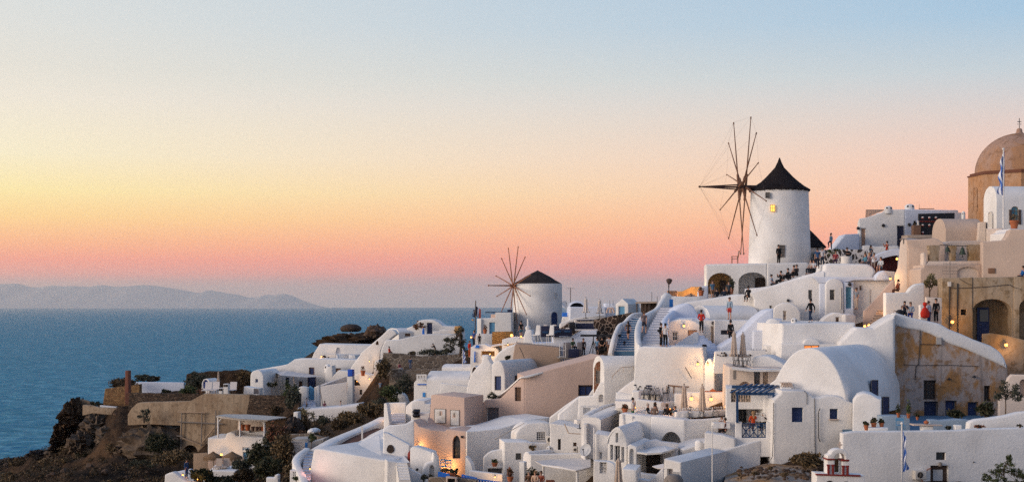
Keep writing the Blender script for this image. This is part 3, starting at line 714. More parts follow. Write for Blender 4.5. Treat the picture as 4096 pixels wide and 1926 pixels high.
TC = {
-500:[(45,2700),(150,2120),(230,1960),(275,1910)],-150:[(45,2700),(150,2100),(230,1930),(270,1880)],0:[(45,2600),(150,2060),(200,1945),(268,1850)],95:[(45,2600),(150,2050),(200,1925),(266,1830)],140:[(45,2600),(150,2040),(200,1910),(262,1800)],
200:[(45,2600),(150,2030),(200,1895),(242,1815),(258,1775)],240:[(45,2600),(150,2020),(200,1890),(238,1790),(246,1712),(252,1690)],285:[(45,2600),(150,2010),(200,1880),(232,1800),(238,1720),(244,1640),(248,1632)],330:[(45,2600),(150,2010),(200,1875),(228,1780),(233,1690),(238,1625),(248,1612)],
480:[(45,2600),(150,2010),(190,1920),(208,1800),(211.5,1760),(213,1650),(226,1625),(240,1600),(256,1580)],700:[(45,2500),(120,2080),(160,1985),(190,1900),(203,1830),(210,1790),(212,1650),(225,1585),(245,1540),(268,1518)],
900:[(45,2500),(100,2160),(130,2020),(160,1945),(185,1890),(200,1845),(207,1825),(209.5,1640),(225,1585),(240,1565),(258,1505)],1080:[(45,2400),(100,2110),(125,1985),(150,1905),(175,1840),(190,1785),(199,1700),(201,1640),(206,1592),(225,1575),(240,1555),(258,1490)],
1250:[(45,2400),(100,2030),(120,1930),(140,1850),(165,1745),(190,1690),(212,1630),(235,1580),(258,1440),(268,1390)],1400:[(45,2300),(100,2010),(120,1910),(135,1820),(160,1720),(190,1670),(208,1645),(214,1570),(240,1500),(258,1385),(266,1365)],
1550:[(45,2300),(90,2020),(115,1920),(130,1800),(150,1730),(180,1670),(202,1610),(204,1500),(207.5,1495),(209.5,1430),(235,1405),(252,1345),(262,1330)],1750:[(45,2300),(90,2020),(115,1950),(125,1850),(140,1760),(160,1650),(185,1575),(202,1550),(204,1490),(207.5,1488),(209.5,1425),(225,1395),(235,1345)],
2000:[(45,2300),(80,2110),(110,2035),(125,1910),(133,1790),(145,1640),(156,1480),(180,1410),(205,1360),(220,1350)],2300:[(45,2300),(80,2090),(100,2055),(112,1935),(122,1790),(135,1640),(143,1450),(170,1390),(200,1350)],
2600:[(45,2300),(75,2120),(92,1980),(104,1830),(110,1690),(113,1520),(119,1430),(126,1390),(139,1430),(142,1405),(150,1310),(170,1290),(200,1290)],2900:[(45,2300),(75,2080),(92,1950),(98,1830),(106,1640),(112,1470),(120,1380),(130,1290),(137,1200),(160,1150),(200,1160)],
3200:[(45,2250),(70,2080),(84,1935),(94,1850),(97,1760),(104,1600),(115,1470),(124,1330),(133,1180),(140,1090),(160,1080),(190,1100)],3550:[(45,2200),(60,2080),(80,1930),(90,1870),(95,1790),(107.6,1710),(110.5,1540),(115,1420),(124,1240),(138,1110),(160,1060),(190,1070)],
3900:[(45,2150),(60,2060),(80,1960),(86,1870),(93,1770),(107.8,1715),(110,1570),(113,1490),(118,1340),(135,1120),(150,1030),(190,1030)],4600:[(45,2150),(60,2060),(80,1950),(86,1870),(93,1770),(107.8,1715),(110,1570),(113,1490),(118,1340),(135,1120),(150,1030),(190,1030)]}
cols = sorted(TC); YS = [45+3*i for i in range(35)]+[150+1.6*i for i in range(75)]+[270+6*i for i in range(20)]
def prof(c,Y):
 P = TC[c]
 if Y <= P[0][0]: return H-(P[0][1]-HY)/F*P[0][0]-(P[0][0]-Y)*.2
 for (a,ya),(b,yb) in zip(P,P[1:]):
  if Y <= b:
   za = H-(ya-HY)/F*a; zb = H-(yb-HY)/F*b; t_ = (Y-a)/(b-a); return za+(zb-za)*t_
 b,yb = P[-1]; return H-(yb-HY)/F*b-.15*(Y-b)-.018*(Y-b)**2
def ground(sx,Y):
 sx = min(max(sx,cols[0]),cols[-1]-1e-3)
 for a,b in zip(cols,cols[1:]):
  if sx < b: t_ = (sx-a)/(b-a); t_ = t_*t_*(3-2*t_)*.5+t_*.5; return prof(a,Y)*(1-t_)+prof(b,Y)*t_
def gz(x,Y):
 sx = CX+x/Y*F; z = ground(sx,Y); p = Vector((x,Y,0))
 rough = .45+1.1*max(0,min(1,(1150-sx)/300))
 if sx < 1150: z += max(0,min(1,(1150-sx)/250))*(1.5*noise.ridged_multi_fractal(p*.07,1,2.1,4,.9,2)-1.9)
 return z-.5+rough*(noise.fractal(p*.11,.9,2.1,5)*.95+abs(noise.noise(p*.45))*.5-.25*abs(noise.noise(p*1.1)))
SXS = [-520+13*i for i in range(130)]+[1175+38*i for i in range(91)]
vs = []
for Y in YS:
 for sx in SXS:
  x = (sx-CX)/F*Y; vs.append(Vector((x,Y,max(gz(x,Y),-4))))
n = len(SXS); mb = MB(); mb.add(vs,[(i*n+j,i*n+j+1,(i+1)*n+j+1,(i+1)*n+j) for i in range(len(YS)-1) for j in range(n-1)])
tag(mb.build('hillside','earth',smooth=60,recalc=False),'steep rocky dark brown hillside falling to the sea under the town','hillside',kind='structure')
rnd = random.Random(3); mb = MB()
for i in range(2600):
 sx = rnd.uniform(-80,1320); Y = rnd.uniform(118,268); x = (sx-CX)/F*Y; z = gz(x,Y); row = HY+(H-z)/Y*F
 if row > 2000 or z < 60 or (Y > 204 and sx > 470): continue
 if noise.noise(Vector((x*.09,Y*.09,4)))+.35*noise.noise(Vector((x*.3,Y*.3,9))) < -.2: continue
 r = rnd.uniform(.35,1.0)*rnd.choice((1,1,1.6)); c = Vector((x,Y,z+r*.1)); k = rnd.uniform(.12,.2)
 for j in range(int(18+34*r)):
  d = Vector((rnd.gauss(0,1),rnd.gauss(0,1),abs(rnd.gauss(0,.8)))).normalized()*r*rnd.uniform(.55,1); q = c+Vector((d.x,d.y,d.z*.75)); u = Vector((rnd.gauss(0,1),rnd.gauss(0,1),.6)).normalized(); a = u.orthogonal().normalized(); b = u.cross(a); s = k*rnd.uniform(.6,1.4)
  mb.add([q-a*s,q-b*s*.4,q+a*s,q+b*s*.4],[(0,1,2,3)])
tag(mb.build('scrub','lf_scrub',recalc=False,smooth=0),'dark dry scrub growing over the open cliff slope','scrub',kind='stuff')
mb = MB()
for i in range(1500):
 sx = rnd.uniform(-40,1280); Y = rnd.uniform(130,255); x = (sx-CX)/F*Y; z = gz(x,Y)
 if noise.noise(Vector((x*.08,Y*.08,14))) < .05 or (Y > 205 and sx > 480): continue
 r = rnd.choice((.12,.16,.2,.3,.5))*rnd.uniform(.7,1.3); b = len(mb.v); mb.ball((x,Y,z+r*.2),r,r*rnd.uniform(.6,1),r*rnd.uniform(.5,.9),6,4)
 for q in range(b,len(mb.v)): mb.v[q] = mb.v[q]+Vector((rnd.uniform(-1,1),rnd.uniform(-1,1),rnd.uniform(-1,1)))*r*.22
tag(mb.build('loose_stones','rock',recalc=False,smooth=20),'loose dark stones scattered over the cliff slope','stones',kind='stuff')
hm = bpy.data.materials.new('haze'); hm.use_nodes = True; t = NT(hm.node_tree); t.n.clear()
pv = t.add('ShaderNodeVolumePrincipled'); pv.inputs['Color'].default_value = (.95,.87,.80,1); pv.inputs['Density'].default_value = 2.3e-5; pv.inputs['Anisotropy'].default_value = .62
ou = t.add('ShaderNodeOutputMaterial'); t.link(pv.outputs[0],ou.inputs['Volume'])
MATS['haze'] = hm
mb = MB(); mb.box((0,33000,574),60000,68000,1150); hz = mb.build('haze','haze',origin=Vector((0,0,0)),smooth=0)
tag(hz,'thin pale sea haze over the water','haze',kind='stuff')
# ---------------- people ----------------
PEOPLE = []
def person(x,y,Y,label,top='#202428',legs='#15171c',pose='stand',yaw=0,h=1.74,hair='hairdark',sleeve=1,shorts=False,long=False,skin='skin',extra=None,skirt=False,arms=None,shoes='#1a1a1a',cap=None,group=None,lean=0):
 """y is the row of the soles (standing) or of the seat (sitting)"""
 PEOPLE.append(dict(locals()))
def skel(pose,d):
 J = dict(pelvis=(0,0,.95,.115),belly=(0,0,1.08,.11),chest=(0,.0,1.28,.125),top=(0,.01,1.42,.09),neck=(0,-.005,1.50,.052),chin=(0,-.035,1.575,.062),head=(0,-.01,1.645,.088),crown=(0,.005,1.71,.062))
 for s,n_ in ((-1,'R'),(1,'L')):
  J['hip'+n_]=(s*.085,0,.90,.095); J['knee'+n_]=(s*.095,-.015,.49,.058); J['ank'+n_]=(s*.10,.03,.09,.040); J['toe'+n_]=(s*.115,-.13,.035,.034)
  J['sho'+n_]=(s*.175,.005,1.41,.060); J['elb'+n_]=(s*.225,.03,1.13,.043); J['wri'+n_]=(s*.225,-.05,.89,.029); J['hand'+n_]=(s*.225,-.07,.82,.034)
 def setp(n_,*p): J[n_] = tuple(p)+(J[n_][3],)
 def mv(ns,dx,dy,dz):
  for n_ in ns: a = J[n_]; J[n_] = (a[0]+dx,a[1]+dy,a[2]+dz,a[3])
 up = [k for k in J if k[:4] in ('pelv','bell','ches','top','neck','chin','head','crow','shoR','shoL','elbR','elbL','wriR','wriL','hand')]
 up = ['pelvis','belly','chest','top','neck','chin','head','crown']+[a+b for a in ('sho','elb','wri','hand','hip') for b in 'RL']
 if pose.startswith('sit'):
  mv(up,0,0,-.84)
  for s,n_ in ((-1,'R'),(1,'L')):
   setp('knee'+n_,s*.12,-.42,.11); setp('ank'+n_,s*.11,-.40,-.33); setp('toe'+n_,s*.12,-.55,-.38)
   setp('elb'+n_,s*.24,-.06,.31); setp('wri'+n_,s*.13,-.26,.22); setp('hand'+n_,s*.09,-.33,.20)
  if pose == 'sitfold':
   for s,n_ in ((-1,'R'),(1,'L')): setp('knee'+n_,s*.15,-.36,.30); setp('ank'+n_,s*.10,-.42,-.12); setp('toe'+n_,s*.11,-.56,-.16); setp('wri'+n_,s*.06,-.34,.36); setp('hand'+n_,-s*.0,-.40,.37)
  if pose == 'sitphone':
   setp('elbR',-.24,-.14,.36); setp('wriR',-.12,-.28,.56); setp('handR',-.08,-.31,.62); setp('elbL',.22,-.12,.33); setp('wriL',.06,-.27,.52); setp('handL',.02,-.31,.60)
 if pose == 'clasp':
  for s,n_ in ((-1,'R'),(1,'L')): setp('elb'+n_,s*.27,.05,1.14); setp('wri'+n_,s*.09,-.16,.98); setp('hand'+n_,s*.03,-.19,.94)
 if pose == 'back':
  for s,n_ in ((-1,'R'),(1,'L')): setp('elb'+n_,s*.28,.12,1.14); setp('wri'+n_,s*.10,.19,.98); setp('hand'+n_,s*.03,.21,.95)
 if pose == 'cross':
  for s,n_ in ((-1,'R'),(1,'L')): setp('elb'+n_,s*.27,-.06,1.16); setp('wri'+n_,s*.02,-.22,1.2); setp('hand'+n_,-s*.08,-.2,1.22)
 if pose == 'phone':
  setp('elbR',-.24,-.16,1.22); setp('wriR',-.10,-.30,1.44); setp('handR',-.06,-.33,1.50); setp('elbL',.24,-.14,1.2); setp('wriL',.08,-.29,1.40); setp('handL',.03,-.33,1.48)
 if pose == 'chin':
  setp('elbL',.2,-.14,1.16); setp('wriL',.07,-.17,1.40); setp('handL',.04,-.16,1.47); setp('elbR',-.22,-.08,1.15); setp('wriR',-.02,-.2,1.13); setp('handR',.06,-.2,1.14)
 if pose == 'walk':
  setp('kneeR',-.09,-.22,.52); setp('ankR',-.09,-.20,.10); setp('toeR',-.10,-.36,.05); setp('kneeL',.09,.04,.50); setp('ankL',.09,.30,.16); setp('toeL',.1,.18,.06)
  setp('elbL',.24,-.10,1.14); setp('wriL',.22,-.26,.95); setp('handL',.21,-.31,.90); setp('elbR',-.24,.16,1.15); setp('wriR',-.23,.16,.90); setp('handR',-.22,.15,.83)
 if pose == 'step':
  setp('kneeR',-.10,-.28,.78); setp('ankR',-.10,-.16,.40); setp('toeR',-.11,-.30,.35)
 if pose == 'lean':
  for n_ in up:
   if n_[:3] in ('hip',) or n_ == 'pelvis': continue
   a = J[n_]; k = (a[2]-.95)/.75; J[n_] = (a[0],a[1]-.32*k,a[2]-.10*k,a[3])
  for s,n_ in ((-1,'R'),(1,'L')): setp('elb'+n_,s*.25,-.42,1.10); setp('wri'+n_,s*.16,-.50,1.22); setp('hand'+n_,s*.12,-.54,1.27)
 return J
def skin_obj(verts,edges,rad,mat,sub=1):
 me = bpy.data.meshes.new('tmp'); me.from_pydata(verts,edges,[]); o = bpy.data.objects.new('tmp',me); COL.objects.link(o)
 m = o.modifiers.new('s','SKIN'); m.use_smooth_shade = True
 for i,r in enumerate(rad): sv = me.skin_vertices[0].data[i]; sv.radius = (r,r); sv.use_root = (i == 0)
 s = o.modifiers.new('b','SUBSURF'); s.levels = sub; s.render_levels = sub; return o
def build_people():
 jobs = []
 for d in PEOPLE:
  J = skel(d['pose'],d); k = d['h']/1.77; R = Matrix.Rotation(radians(d['yaw']*-1),3,'Z'); cv = d['cur_']
  global cur; cur = cv; base = W3(d['x'],d['y'],d['Y']); root = empty('person',base,d['label'],'person',d['group'])
  P = {n_: R@(Vector(v[:3])*k) for n_,v in J.items()}; r = {n_: v[3]*k for n_,v in J.items()}
  def mk(name,chain_edges,mat,scale=1.0,extra=0.0,over=None,parent=root):
   names = [];
   for a,b in chain_edges:
    for q in (a,b):
     if q not in names: names.append(q)
   idx = {q: i for i,q in enumerate(names)}; rr = [(over or {}).get(q,(r[q] if q in r else .03))*scale+extra for q in names]
   o = skin_obj([P[q] for q in names],[(idx[a],idx[b]) for a,b in chain_edges],rr,mat); jobs.append((o,name,mat,parent))
  sit = d['pose'].startswith('sit')
  E = [('pelvis','belly'),('belly','chest'),('chest','top'),('top','neck'),('neck','chin'),('chin','head'),('head','crown')]
  for s,q in ((-1,'R'),(1,'L')):
   E += [('pelvis','hip'+q),('hip'+q,'knee'+q),('knee'+q,'ank'+q),('ank'+q,'toe'+q),('top','sho'+q),('sho'+q,'elb'+q),('elb'+q,'wri'+q),('wri'+q,'hand'+q)]
   dr = (P['hand'+q]-P['wri'+q]).normalized(); sd_ = dr.orthogonal().normalized(); nn = dr.cross(sd_)
   for i,(off,ln) in enumerate(((-.027,.068),(-.009,.078),(.009,.074),(.027,.058))):
    a = 'f%d%s' % (i,q); b = 'g%d%s' % (i,q); P[a] = P['hand'+q]+dr*.045*k+sd_*off*k; P[b] = P[a]+dr*ln*.8*k+nn*.02*k; r[a] = .010*k; r[b] = .008*k; E += [('hand'+q,a),(a,b)]
   P['th'+q] = P['wri'+q].lerp(P['hand'+q],.7)+sd_*-.05*k+dr*.03*k; r['th'+q] = .011*k; E.append(('hand'+q,'th'+q))
  P['nose'] = P['head']+R@(Vector((0,-.105,-.03))*k); r['nose'] = .014*k; E.append(('head','nose'))
  mk('body',E,d['skin'])
  T = [('belly','pelvis'),('belly','chest'),('chest','top')]
  P['neckb'] = P['top'].lerp(P['neck'],.35); r['neckb'] = .062*k; T.append(('top','neckb'))
  for q in 'RL':
   T.append(('top','sho'+q))
   if d['sleeve'] == 1:
    T += [('sho'+q,'elb'+q),('elb'+q,'cuff'+q)]; P['cuff'+q] = P['elb'+q].lerp(P['wri'+q],.9); r['cuff'+q] = .034*k
   elif d['sleeve'] == .5:
    P['cuff'+q] = P['sho'+q].lerp(P['elb'+q],.75); r['cuff'+q] = .050*k; T.append(('sho'+q,'cuff'+q))
  P['hem'] = P['pelvis']+Vector((0,0,-.03)); r['hem'] = .12*k
  mk('jacket' if d['sleeve'] == 1 else 'shirt',T,d['top'],1.08,.012*k)
  Lg = [('pelvis','waist')]; P['waist'] = P['pelvis'].lerp(P['belly'],.5); r['waist'] = .118*k
  if d['skirt']:
   P['sk1'] = P['pelvis'].lerp((P['kneeR']+P['kneeL'])/2,.5); P['sk2'] = (P['kneeR']+P['kneeL'])/2; P['sk3'] = (P['ankR']+P['ankL'])/2+Vector((0,0,.05)); r['sk1'] = .17*k; r['sk2'] = .19*k; r['sk3'] = .21*k
   Lg += [('pelvis','sk1'),('sk1','sk2'),('sk2','sk3')]
  else:
   for q in 'RL':
    Lg += [('pelvis','hip'+q)]
    if d['shorts']: P['end'+q] = P['hip'+q].lerp(P['knee'+q],.85); r['end'+q] = .078*k; Lg.append(('hip'+q,'end'+q))
    else: P['end'+q] = P['knee'+q].lerp(P['ank'+q],.9); r['end'+q] = .050*k; Lg += [('hip'+q,'knee'+q),('knee'+q,'end'+q)]
  mk('skirt' if d['skirt'] else ('shorts' if d['shorts'] else 'trousers'),Lg,d['legs'],1.08,.012*k)
  for q in 'RL':
   P['heel'+q] = P['ank'+q]+Vector((0,0,-.045*k)); r['heel'+q] = .036*k; mk('shoe',[('heel'+q,'toe'+q)],d['shoes'],1.15,.006)
  P['h1'] = P['head']+R@(Vector((0,.028,.035))*k); P['h2'] = P['crown']+R@(Vector((0,-.005,.012))*k); P['h3'] = P['head']+R@(Vector((0,.05,-.05))*k); r['h1'] = .088*k; r['h2'] = .066*k; r['h3'] = .06*k
  hh = [('h1','h2'),('h1','h3')]
  if d['long']: P['h4'] = P['top']+R@(Vector((0,.09,.0))*k); P['h5'] = P['chest']+R@(Vector((0,.12,.0))*k); r['h4'] = .075*k; r['h5'] = .06*k; hh += [('h3','h4'),('h4','h5')]
  if d['long'] == 2: P['h6'] = P['crown']+R@(Vector((0,.03,.09))*k); r['h6'] = .045*k; hh = [('h1','h2'),('h1','h3'),('h2','h6')]
  mk('hair',hh,d['hair'])
  if d['cap']:
   P['c1'] = P['crown']+R@(Vector((0,0,.005))*k); P['c2'] = P['crown']+R@(Vector((0,-.13,-.03))*k); r['c1'] = .085*k; r['c2'] = .035*k; mk('cap',[('c1','c2')],d['cap'])
  if d['extra'] == 'backpack':
   P['b1'] = P['chest']+R@(Vector((0,.2,.05))*k); P['b2'] = P['belly']+R@(Vector((0,.21,0))*k); r['b1'] = .13*k; r['b2'] = .14*k
   o = skin_obj([P['b1']+base,P['b2']+base],[(0,1)],[r['b1'],r['b2']],'black'); jobs.append((o,'backpack','black',None))
  if d['extra'] == 'phone':
   c = (P['handR']+P['handL'])/2+R@(Vector((0,-.04,.04))*k); mb = MB(); mb.box(base+c,.15,.012,.075,-radians(d['yaw'])); tag(mb.build('phone','black'),'black phone held up by the man seated on the white parapet','phone')
 dg = bpy.context.evaluated_depsgraph_get(); dg.update(); out = []
 for o,name,mat,parent in jobs: out.append(bpy.data.meshes.new_from_object(o.evaluated_get(dg)))
 for (o,name,mat,parent),me in zip(jobs,out):
  me.name = name; me.materials.clear(); me.materials.append(M(mat)); me.shade_smooth()
  n_ = bpy.data.objects.new(name,me); COL.objects.link(n_); n_.parent = parent; (parent is None) and tag(n_,'black rucksack on the back of the man in black on the tall white wall','backpack'); old = o.data; bpy.data.objects.remove(o); bpy.data.meshes.remove(old)
_person = person
def person(*a,**k):
 _person(*a,**k); PEOPLE[-1]['cur_'] = cur
# ================= right side: the two windmills, church, terraces =================
def windmill(cx,ytop,ybot,rt,rb,Yc,roof,hub,tilt,tips_r,bow,label,pole,offs,hubd,thatch,wires=True,hubmat='hubwood'):
 """tower axis at column cx; radii in view px; roof profile [(r px, y)]; hub = (x, y)"""
 k = mpp(Yc); zt = W3(cx,ytop,Yc).z; zb = W3(cx,ybot,Yc).z; b = W3(cx,ybot,Yc); t = empty('windmill',Vector((b.x,b.y,zb)),label,'windmill')
 mb = MB(); pf = [(rb*k,zb-1.5),(rb*k,zb)]+[((rb+(rt-rb)*i/8)*k,zb+(zt-zb)*i/8) for i in range(1,9)]+[(rt*k*.8,zt+.05)]
 mb.lathe((b.x,b.y,0),pf,56); mb.build('tower','white',t,smooth=50)
 mb = MB(); n = 60; rnd = random.Random(5); vs = []; pr = [(r*k,W3(cx,y,Yc).z) for r,y in roof]
 for i,(r,z) in enumerate(pr):
  for j in range(n): q = r*(1+(.02*rnd.uniform(-1,1) if r > .3 else 0)); vs.append(Vector((b.x+q*cos(2*pi*j/n),b.y+q*sin(2*pi*j/n),z+rnd.uniform(-.05,.05)*(i > len(pr)-3))))
 mb.add(vs,[(i*n+j,i*n+(j+1) % n,(i+1)*n+(j+1) % n,(i+1)*n+j) for i in range(len(pr)-1) for j in range(n)])
 rp,zp = pr[-1]
 for j in range(260):
  a = rnd.uniform(0,2*pi); c = Vector((b.x+rp*cos(a)*.97,b.y+rp*sin(a)*.97,zp+.08)); d = Vector((cos(a)*rnd.uniform(.1,.3),sin(a)*rnd.uniform(.1,.3),-rnd.uniform(.08,.26))); s = Vector((-sin(a),cos(a),0))*.03
  mb.add([c-s,c+s,c+d+s*.3,c+d-s*.3],[(0,1,2,3)])
 mb.build('thatched_roof',thatch,t,recalc=False,smooth=40)
 hb = W3(hub[0],hub[1],Yc); dx = b.x-hb.x; ad = Vector((-cos(tilt),-sin(tilt),0)); dist = hubd*k/cos(tilt)
 Hc = Vector((b.x,b.y,hb.z))+ad*dist; wv = Vector((-ad.y,ad.x,0)); R = tips_r*k
 sr = empty('sail_wheel',Hc,None,None); sr.parent = t; sr.location = Hc-Vector(t.location)
 mb = MB(); mb.tube([Hc-ad*(dist-.8),Hc+ad*.5],.20 if hubd > 250 else .15,10); mb.tube([Hc+ad*.5,Hc+ad*bow*k/cos(tilt)],[.10,.05],7); tipb = Hc+ad*bow*k/cos(tilt)
 if wires: mb.tube([Hc+ad*.4+Vector((0,0,.22)),tipb],[.07,.05],6); mb.tube([Hc+ad*.4-Vector((0,0,.22)),tipb],[.07,.05],6)
 mb.ball(tipb,.11,n=8,k=5); mb.build('axle',hubmat,sr)
 tips = []
 for i in range(12):
  a = radians(30*i+offs); d = Vector((0,0,1))*cos(a)+wv*sin(a); c = Hc+ad*(.34*(i % 3)-.3 if wires else .12*(i % 2)); Ri = R*(1+.02*sin(i*5)); tip = c+d*Ri; tips.append(tip)
  mb = MB(); mb.tube([c-d*.1,c+d*Ri*.5+Vector((0,0,.03*sin(i*3))),tip],[pole*1.15,pole,pole*.62],7); mb.tube([tip-d*.18,tip+d*.02],pole*1.1,6)
  if wires: mb.tube([c+d*.1,c+d*1.25],pole*2.1,7)
  mb.build('sail_pole','polewood' if wires else 'polewood2',sr)
 if wires:
  mb = MB()
  for i in range(12): mb.tube([tips[i],tips[(i+1) % 12]],.006,3); mb.tube([tips[i],tipb],.005,3)
  mb.build('rigging','wire',sr)
 return t,b,k
def on_tower(t,b,k,cx,rb_,Yc,o):
 """set one opening against the curved tower wall"""
 x0 = min(q[0] for q in o['pts']); x1 = max(q[0] for q in o['pts']); xm = (x0+x1)/2; r = rb_*k; s = max(-.97,min(.97,(xm-cx)*k/r)); a = math.asin(s)
 pl = Pl(xm,Yc-r*cos(a),-math.degrees(a)); o['dep'] = .10; return opening(pl,o,t,-.10)
V('K'); YM = 141
mill,mb_,mk = windmill(743,632,1225,230,250,YM,[(2,363),(9,380),(16,400),(38,445),(72,482),(108,520),(150,560),(200,595),(243,625),(240,636),(225,634)],(436,605),radians(7.6),566,352,'tall white windmill with dark pointed thatch and twelve rigged bare poles, on the hilltop terrace',.058,15,305,'thatchdark')
on_tower(mill,mb_,mk,743,232,YM,win(630,642,666,692,'glass',fw=.05,fc='greywood'))
on_tower(mill,mb_,mk,743,234,YM,win(669,743,706,800,'lit',fw=.04,fc='ochre',bars=(1,1)))
on_tower(mill,mb_,mk,743,246,YM,win(730,1068,786,1167,'glass',fw=.05,fc='greywood',bars=(4,3)))
on_tower(mill,mb_,mk,743,247,YM,door(880,1060,946,1222,'wood',fw=.06,fc='wood'))
mb = MB(); mb.ball(W3(921,1002,YM-1.9),.15,n=10,k=6); mb.build('wall_light','iron',mill)
p = W3(985,1090,146); k = mpp(146); hut = empty('thatched_hut',p,'small hut with dark thatched cone roof, half hidden behind the tall windmill','hut')
mb = MB(); mb.lathe(p,[(122*k,-1.5),(118*k,0),(100*k,.1)],32); mb.build('wall','cream',hut)
mb = MB(); mb.lathe(p,[(1*k,1.75),(20*k,1.55),(60*k,1.05),(135*k,.05),(128*k,-.05)],40); mb.build('thatched_roof','thatchdark',hut)
V('I')
pl = Pl(850,134,6)
base = wall('mill_terrace_house','white terrace house with two dark arches under the tall windmill','house',pl,[(282,620),(283,243,8),(560,238),(852,236,6),(852,620)],7,'white',.15,
 [niche(303,322,540,520,arch=95,dep=2.4,name='arched_porch',c='ochre'),niche(585,318,848,530,arch=85,dep=2.4,name='arched_porch',c='white2')])
d_ = MB(); slab(d_,pl,[pl.uz(420,388),pl.uz(478,388),pl.uz(478,520),pl.uz(420,520)],2.2,2.38); d_.build('door','darkwood',base)
d_ = MB(); slab(d_,pl,[pl.uz(752,366),pl.uz(846,366),pl.uz(846,470),pl.uz(752,470)],2.2,2.38); d_.build('door','darkwood',base)
wall('terrace_wall','plain white terrace wall right of the arches, below the tall windmill door','wall',Pl(852,133.9,-6),[(852,560),(853,236),(1195,228),(1228,232,14),(1238,260,14),(1240,420)],.5,'white',.1)
mb = MB(); p = W3(1480-0,205,134)
t = empty('deck_chair',W3(550,236,136),'wooden armchair at the left edge of the windmill terrace','chair')
c = W3(550,236,136)
for nm,(o_,a,b,d,ro) in dict(seat=((0,0,.42),.55,.5,.04,0),backrest=((.34,0,.78),.05,.5,.75,.2)).items():
 mb = MB(); mb.box(c+Vector(o_),a,b,d,rot=Matrix.Rotation(ro,3,'Y')); mb.build(nm,'wood',t)
for a in (-.25,.27):
 for b in (-.22,.22): mb = MB(); mb.tube([c+Vector((a,b,0)),c+Vector((a,b,.62))],.025,5); mb.build('leg','wood',t)
for b in (-.24,.24): mb = MB(); mb.box(c+Vector((0,b,.63)),.62,.06,.04); mb.build('armrest','wood',t)
pl = Pl(1340,124,8)
h1 = wall('white_house','long white house under the ramp of seated people, narrow window at its right end','house',pl,
 [(728,900),(728,560,20),(690,506,10),(860,455),(1090,386),(1230,352,40),(1292,366,30),(1335,420,20),(1343,520),(1343,900)],5,'white',.12,
 [win(1228,480,1262,563,'glass',dep=.3,fc='greywood',fw=.05),win(869,622,896,656,'glass',dep=.25)])
mb = MB(); mb.ball(pl.at(1042,578,-.12),.13,n=10,k=6); mb.build('wall_light','iron',h1)
ribbon('ramp_parapet','long sloping white parapet below the row of seated people','parapet',[(645,470,127),(860,447,126.5),(1000,408,126),(1200,345,125.6),(1370,306,125.4)],.5,3,'white')
wall('vaulted_outhouse','low white vaulted outhouse with small pale door in front of the long white house','outhouse',Pl(1157,121,10),[(905,900),(905,658,10),(930,622,20),(985,598,20),(1050,596,20),(1105,616,20),(1140,650,15),(1156,690),(1157,900)],2.5,'white',.12,
 [door(994,672,1027,760,'palewood',fw=.05)])
V('M')
wall('rooftop_parapet','rounded white rooftop parapet under the seated group, above the blue banded house','parapet',Pl(560,125.2,4),[(330,400),(365,262),(522,226,20),(532,152,25),(575,140,20),(1000,148,30),(1062,182,30),(1092,232,20),(1062,292),(1062,400)],5,'white',.25)
pl = Pl(700,124,0)
h2 = wall('blue_banded_house','white house with pale blue cornice and corner, teal door between arched bays','house',pl,[(482,900),(482,352),(735,346),(850,322),(1235,318),(1262,330,10),(1262,900)],6,'white',.08,
 [win(908,377,941,438,'wood',dep=.25),])
part('cornice',Pl(700,123.55,0),[(408,288),(1060,290),(1236,300),(1236,322),(850,324),(735,350),(590,340),(480,356),(440,315)],0,.5,'bluewhite',h2,.05)
part('corner_pilaster',Pl(515,123.6,0),[(484,742),(484,350),(546,350),(546,742)],0,.5,'bluewhite',h2)
plb = Pl(640,123.2,0)
bay = wall('arched_bay',None,None,plb,[(550,900),(548,372),(562,338),(595,312),(640,302),(690,316),(725,345),(738,372),(740,900)],.9,'white',.06,[win(590,424,644,534,'glass',dep=.3,fc='greywood',bars=(1,2))],parent=h2)
pld = Pl(790,123.3,0)
db = wall('door_surround',None,None,pld,[(742,700),(740,346),(846,346),(848,700)],.7,'bluewhite',.05,[door(761,390,834,632,'tealdoor',dep=.3,fc='bluewhite')],parent=h2)
mb = MB(); mb.ball(pld.at(802,366,-.1),.16,n=10,k=6); mb.build('wall_light','iron',h2)
mb = MB(); mb.tube([pl.at(1018,420,-.05),pl.at(1018,572,-.05)],.03,6); mb.tube([pl.at(684,405,-.85),pl.at(684,632,-.85)],.045,6); mb.build('drainpipe','acbody',h2)
wall('vaulted_porch','small white vaulted porch with brown door below the blue banded house','porch',Pl(640,119,6),[(490,900),(500,770),(522,742,10),(570,700,15),(640,668,20),(700,674,15),(752,694,10),(756,900)],2.6,'white',.1,[door(651,717,694,790,'wood',fw=.05)])
wall('low_block','plain grey-white block right of the small vaulted porch','wall',Pl(810,118.6,-20),[(756,900),(756,690),(822,682),(872,700),(872,900)],2,'white2')
wall('stair_wall','tall sloping plaster wall behind the lamp lit steps','wall',Pl(1100,120,12),[(945,900),(948,655,8),(1000,612),(1250,335,15),(1276,322,8),(1290,330),(1292,700),(1100,900)],.5,'pink',.1)  # pink light on this wall is put into its plaster colour
stairs('lamplit_steps','worn brown steps lit by a low lamp, under the pink lit stair wall',(985,850,114),(1085,850,114),(1120,640,119),(1192,640,119),8,('sand','tan'))
lamp(1182,594,117.6,30,'lit lamp hidden at the top of the brown steps'); lamp(962,815,112.5,40,'lit lamp at the foot of the brown steps'); lamp(1006,806,112.6,60,'second lit lamp at the foot of the brown steps, right of its neighbour')
pl = Pl(870,108,-6)
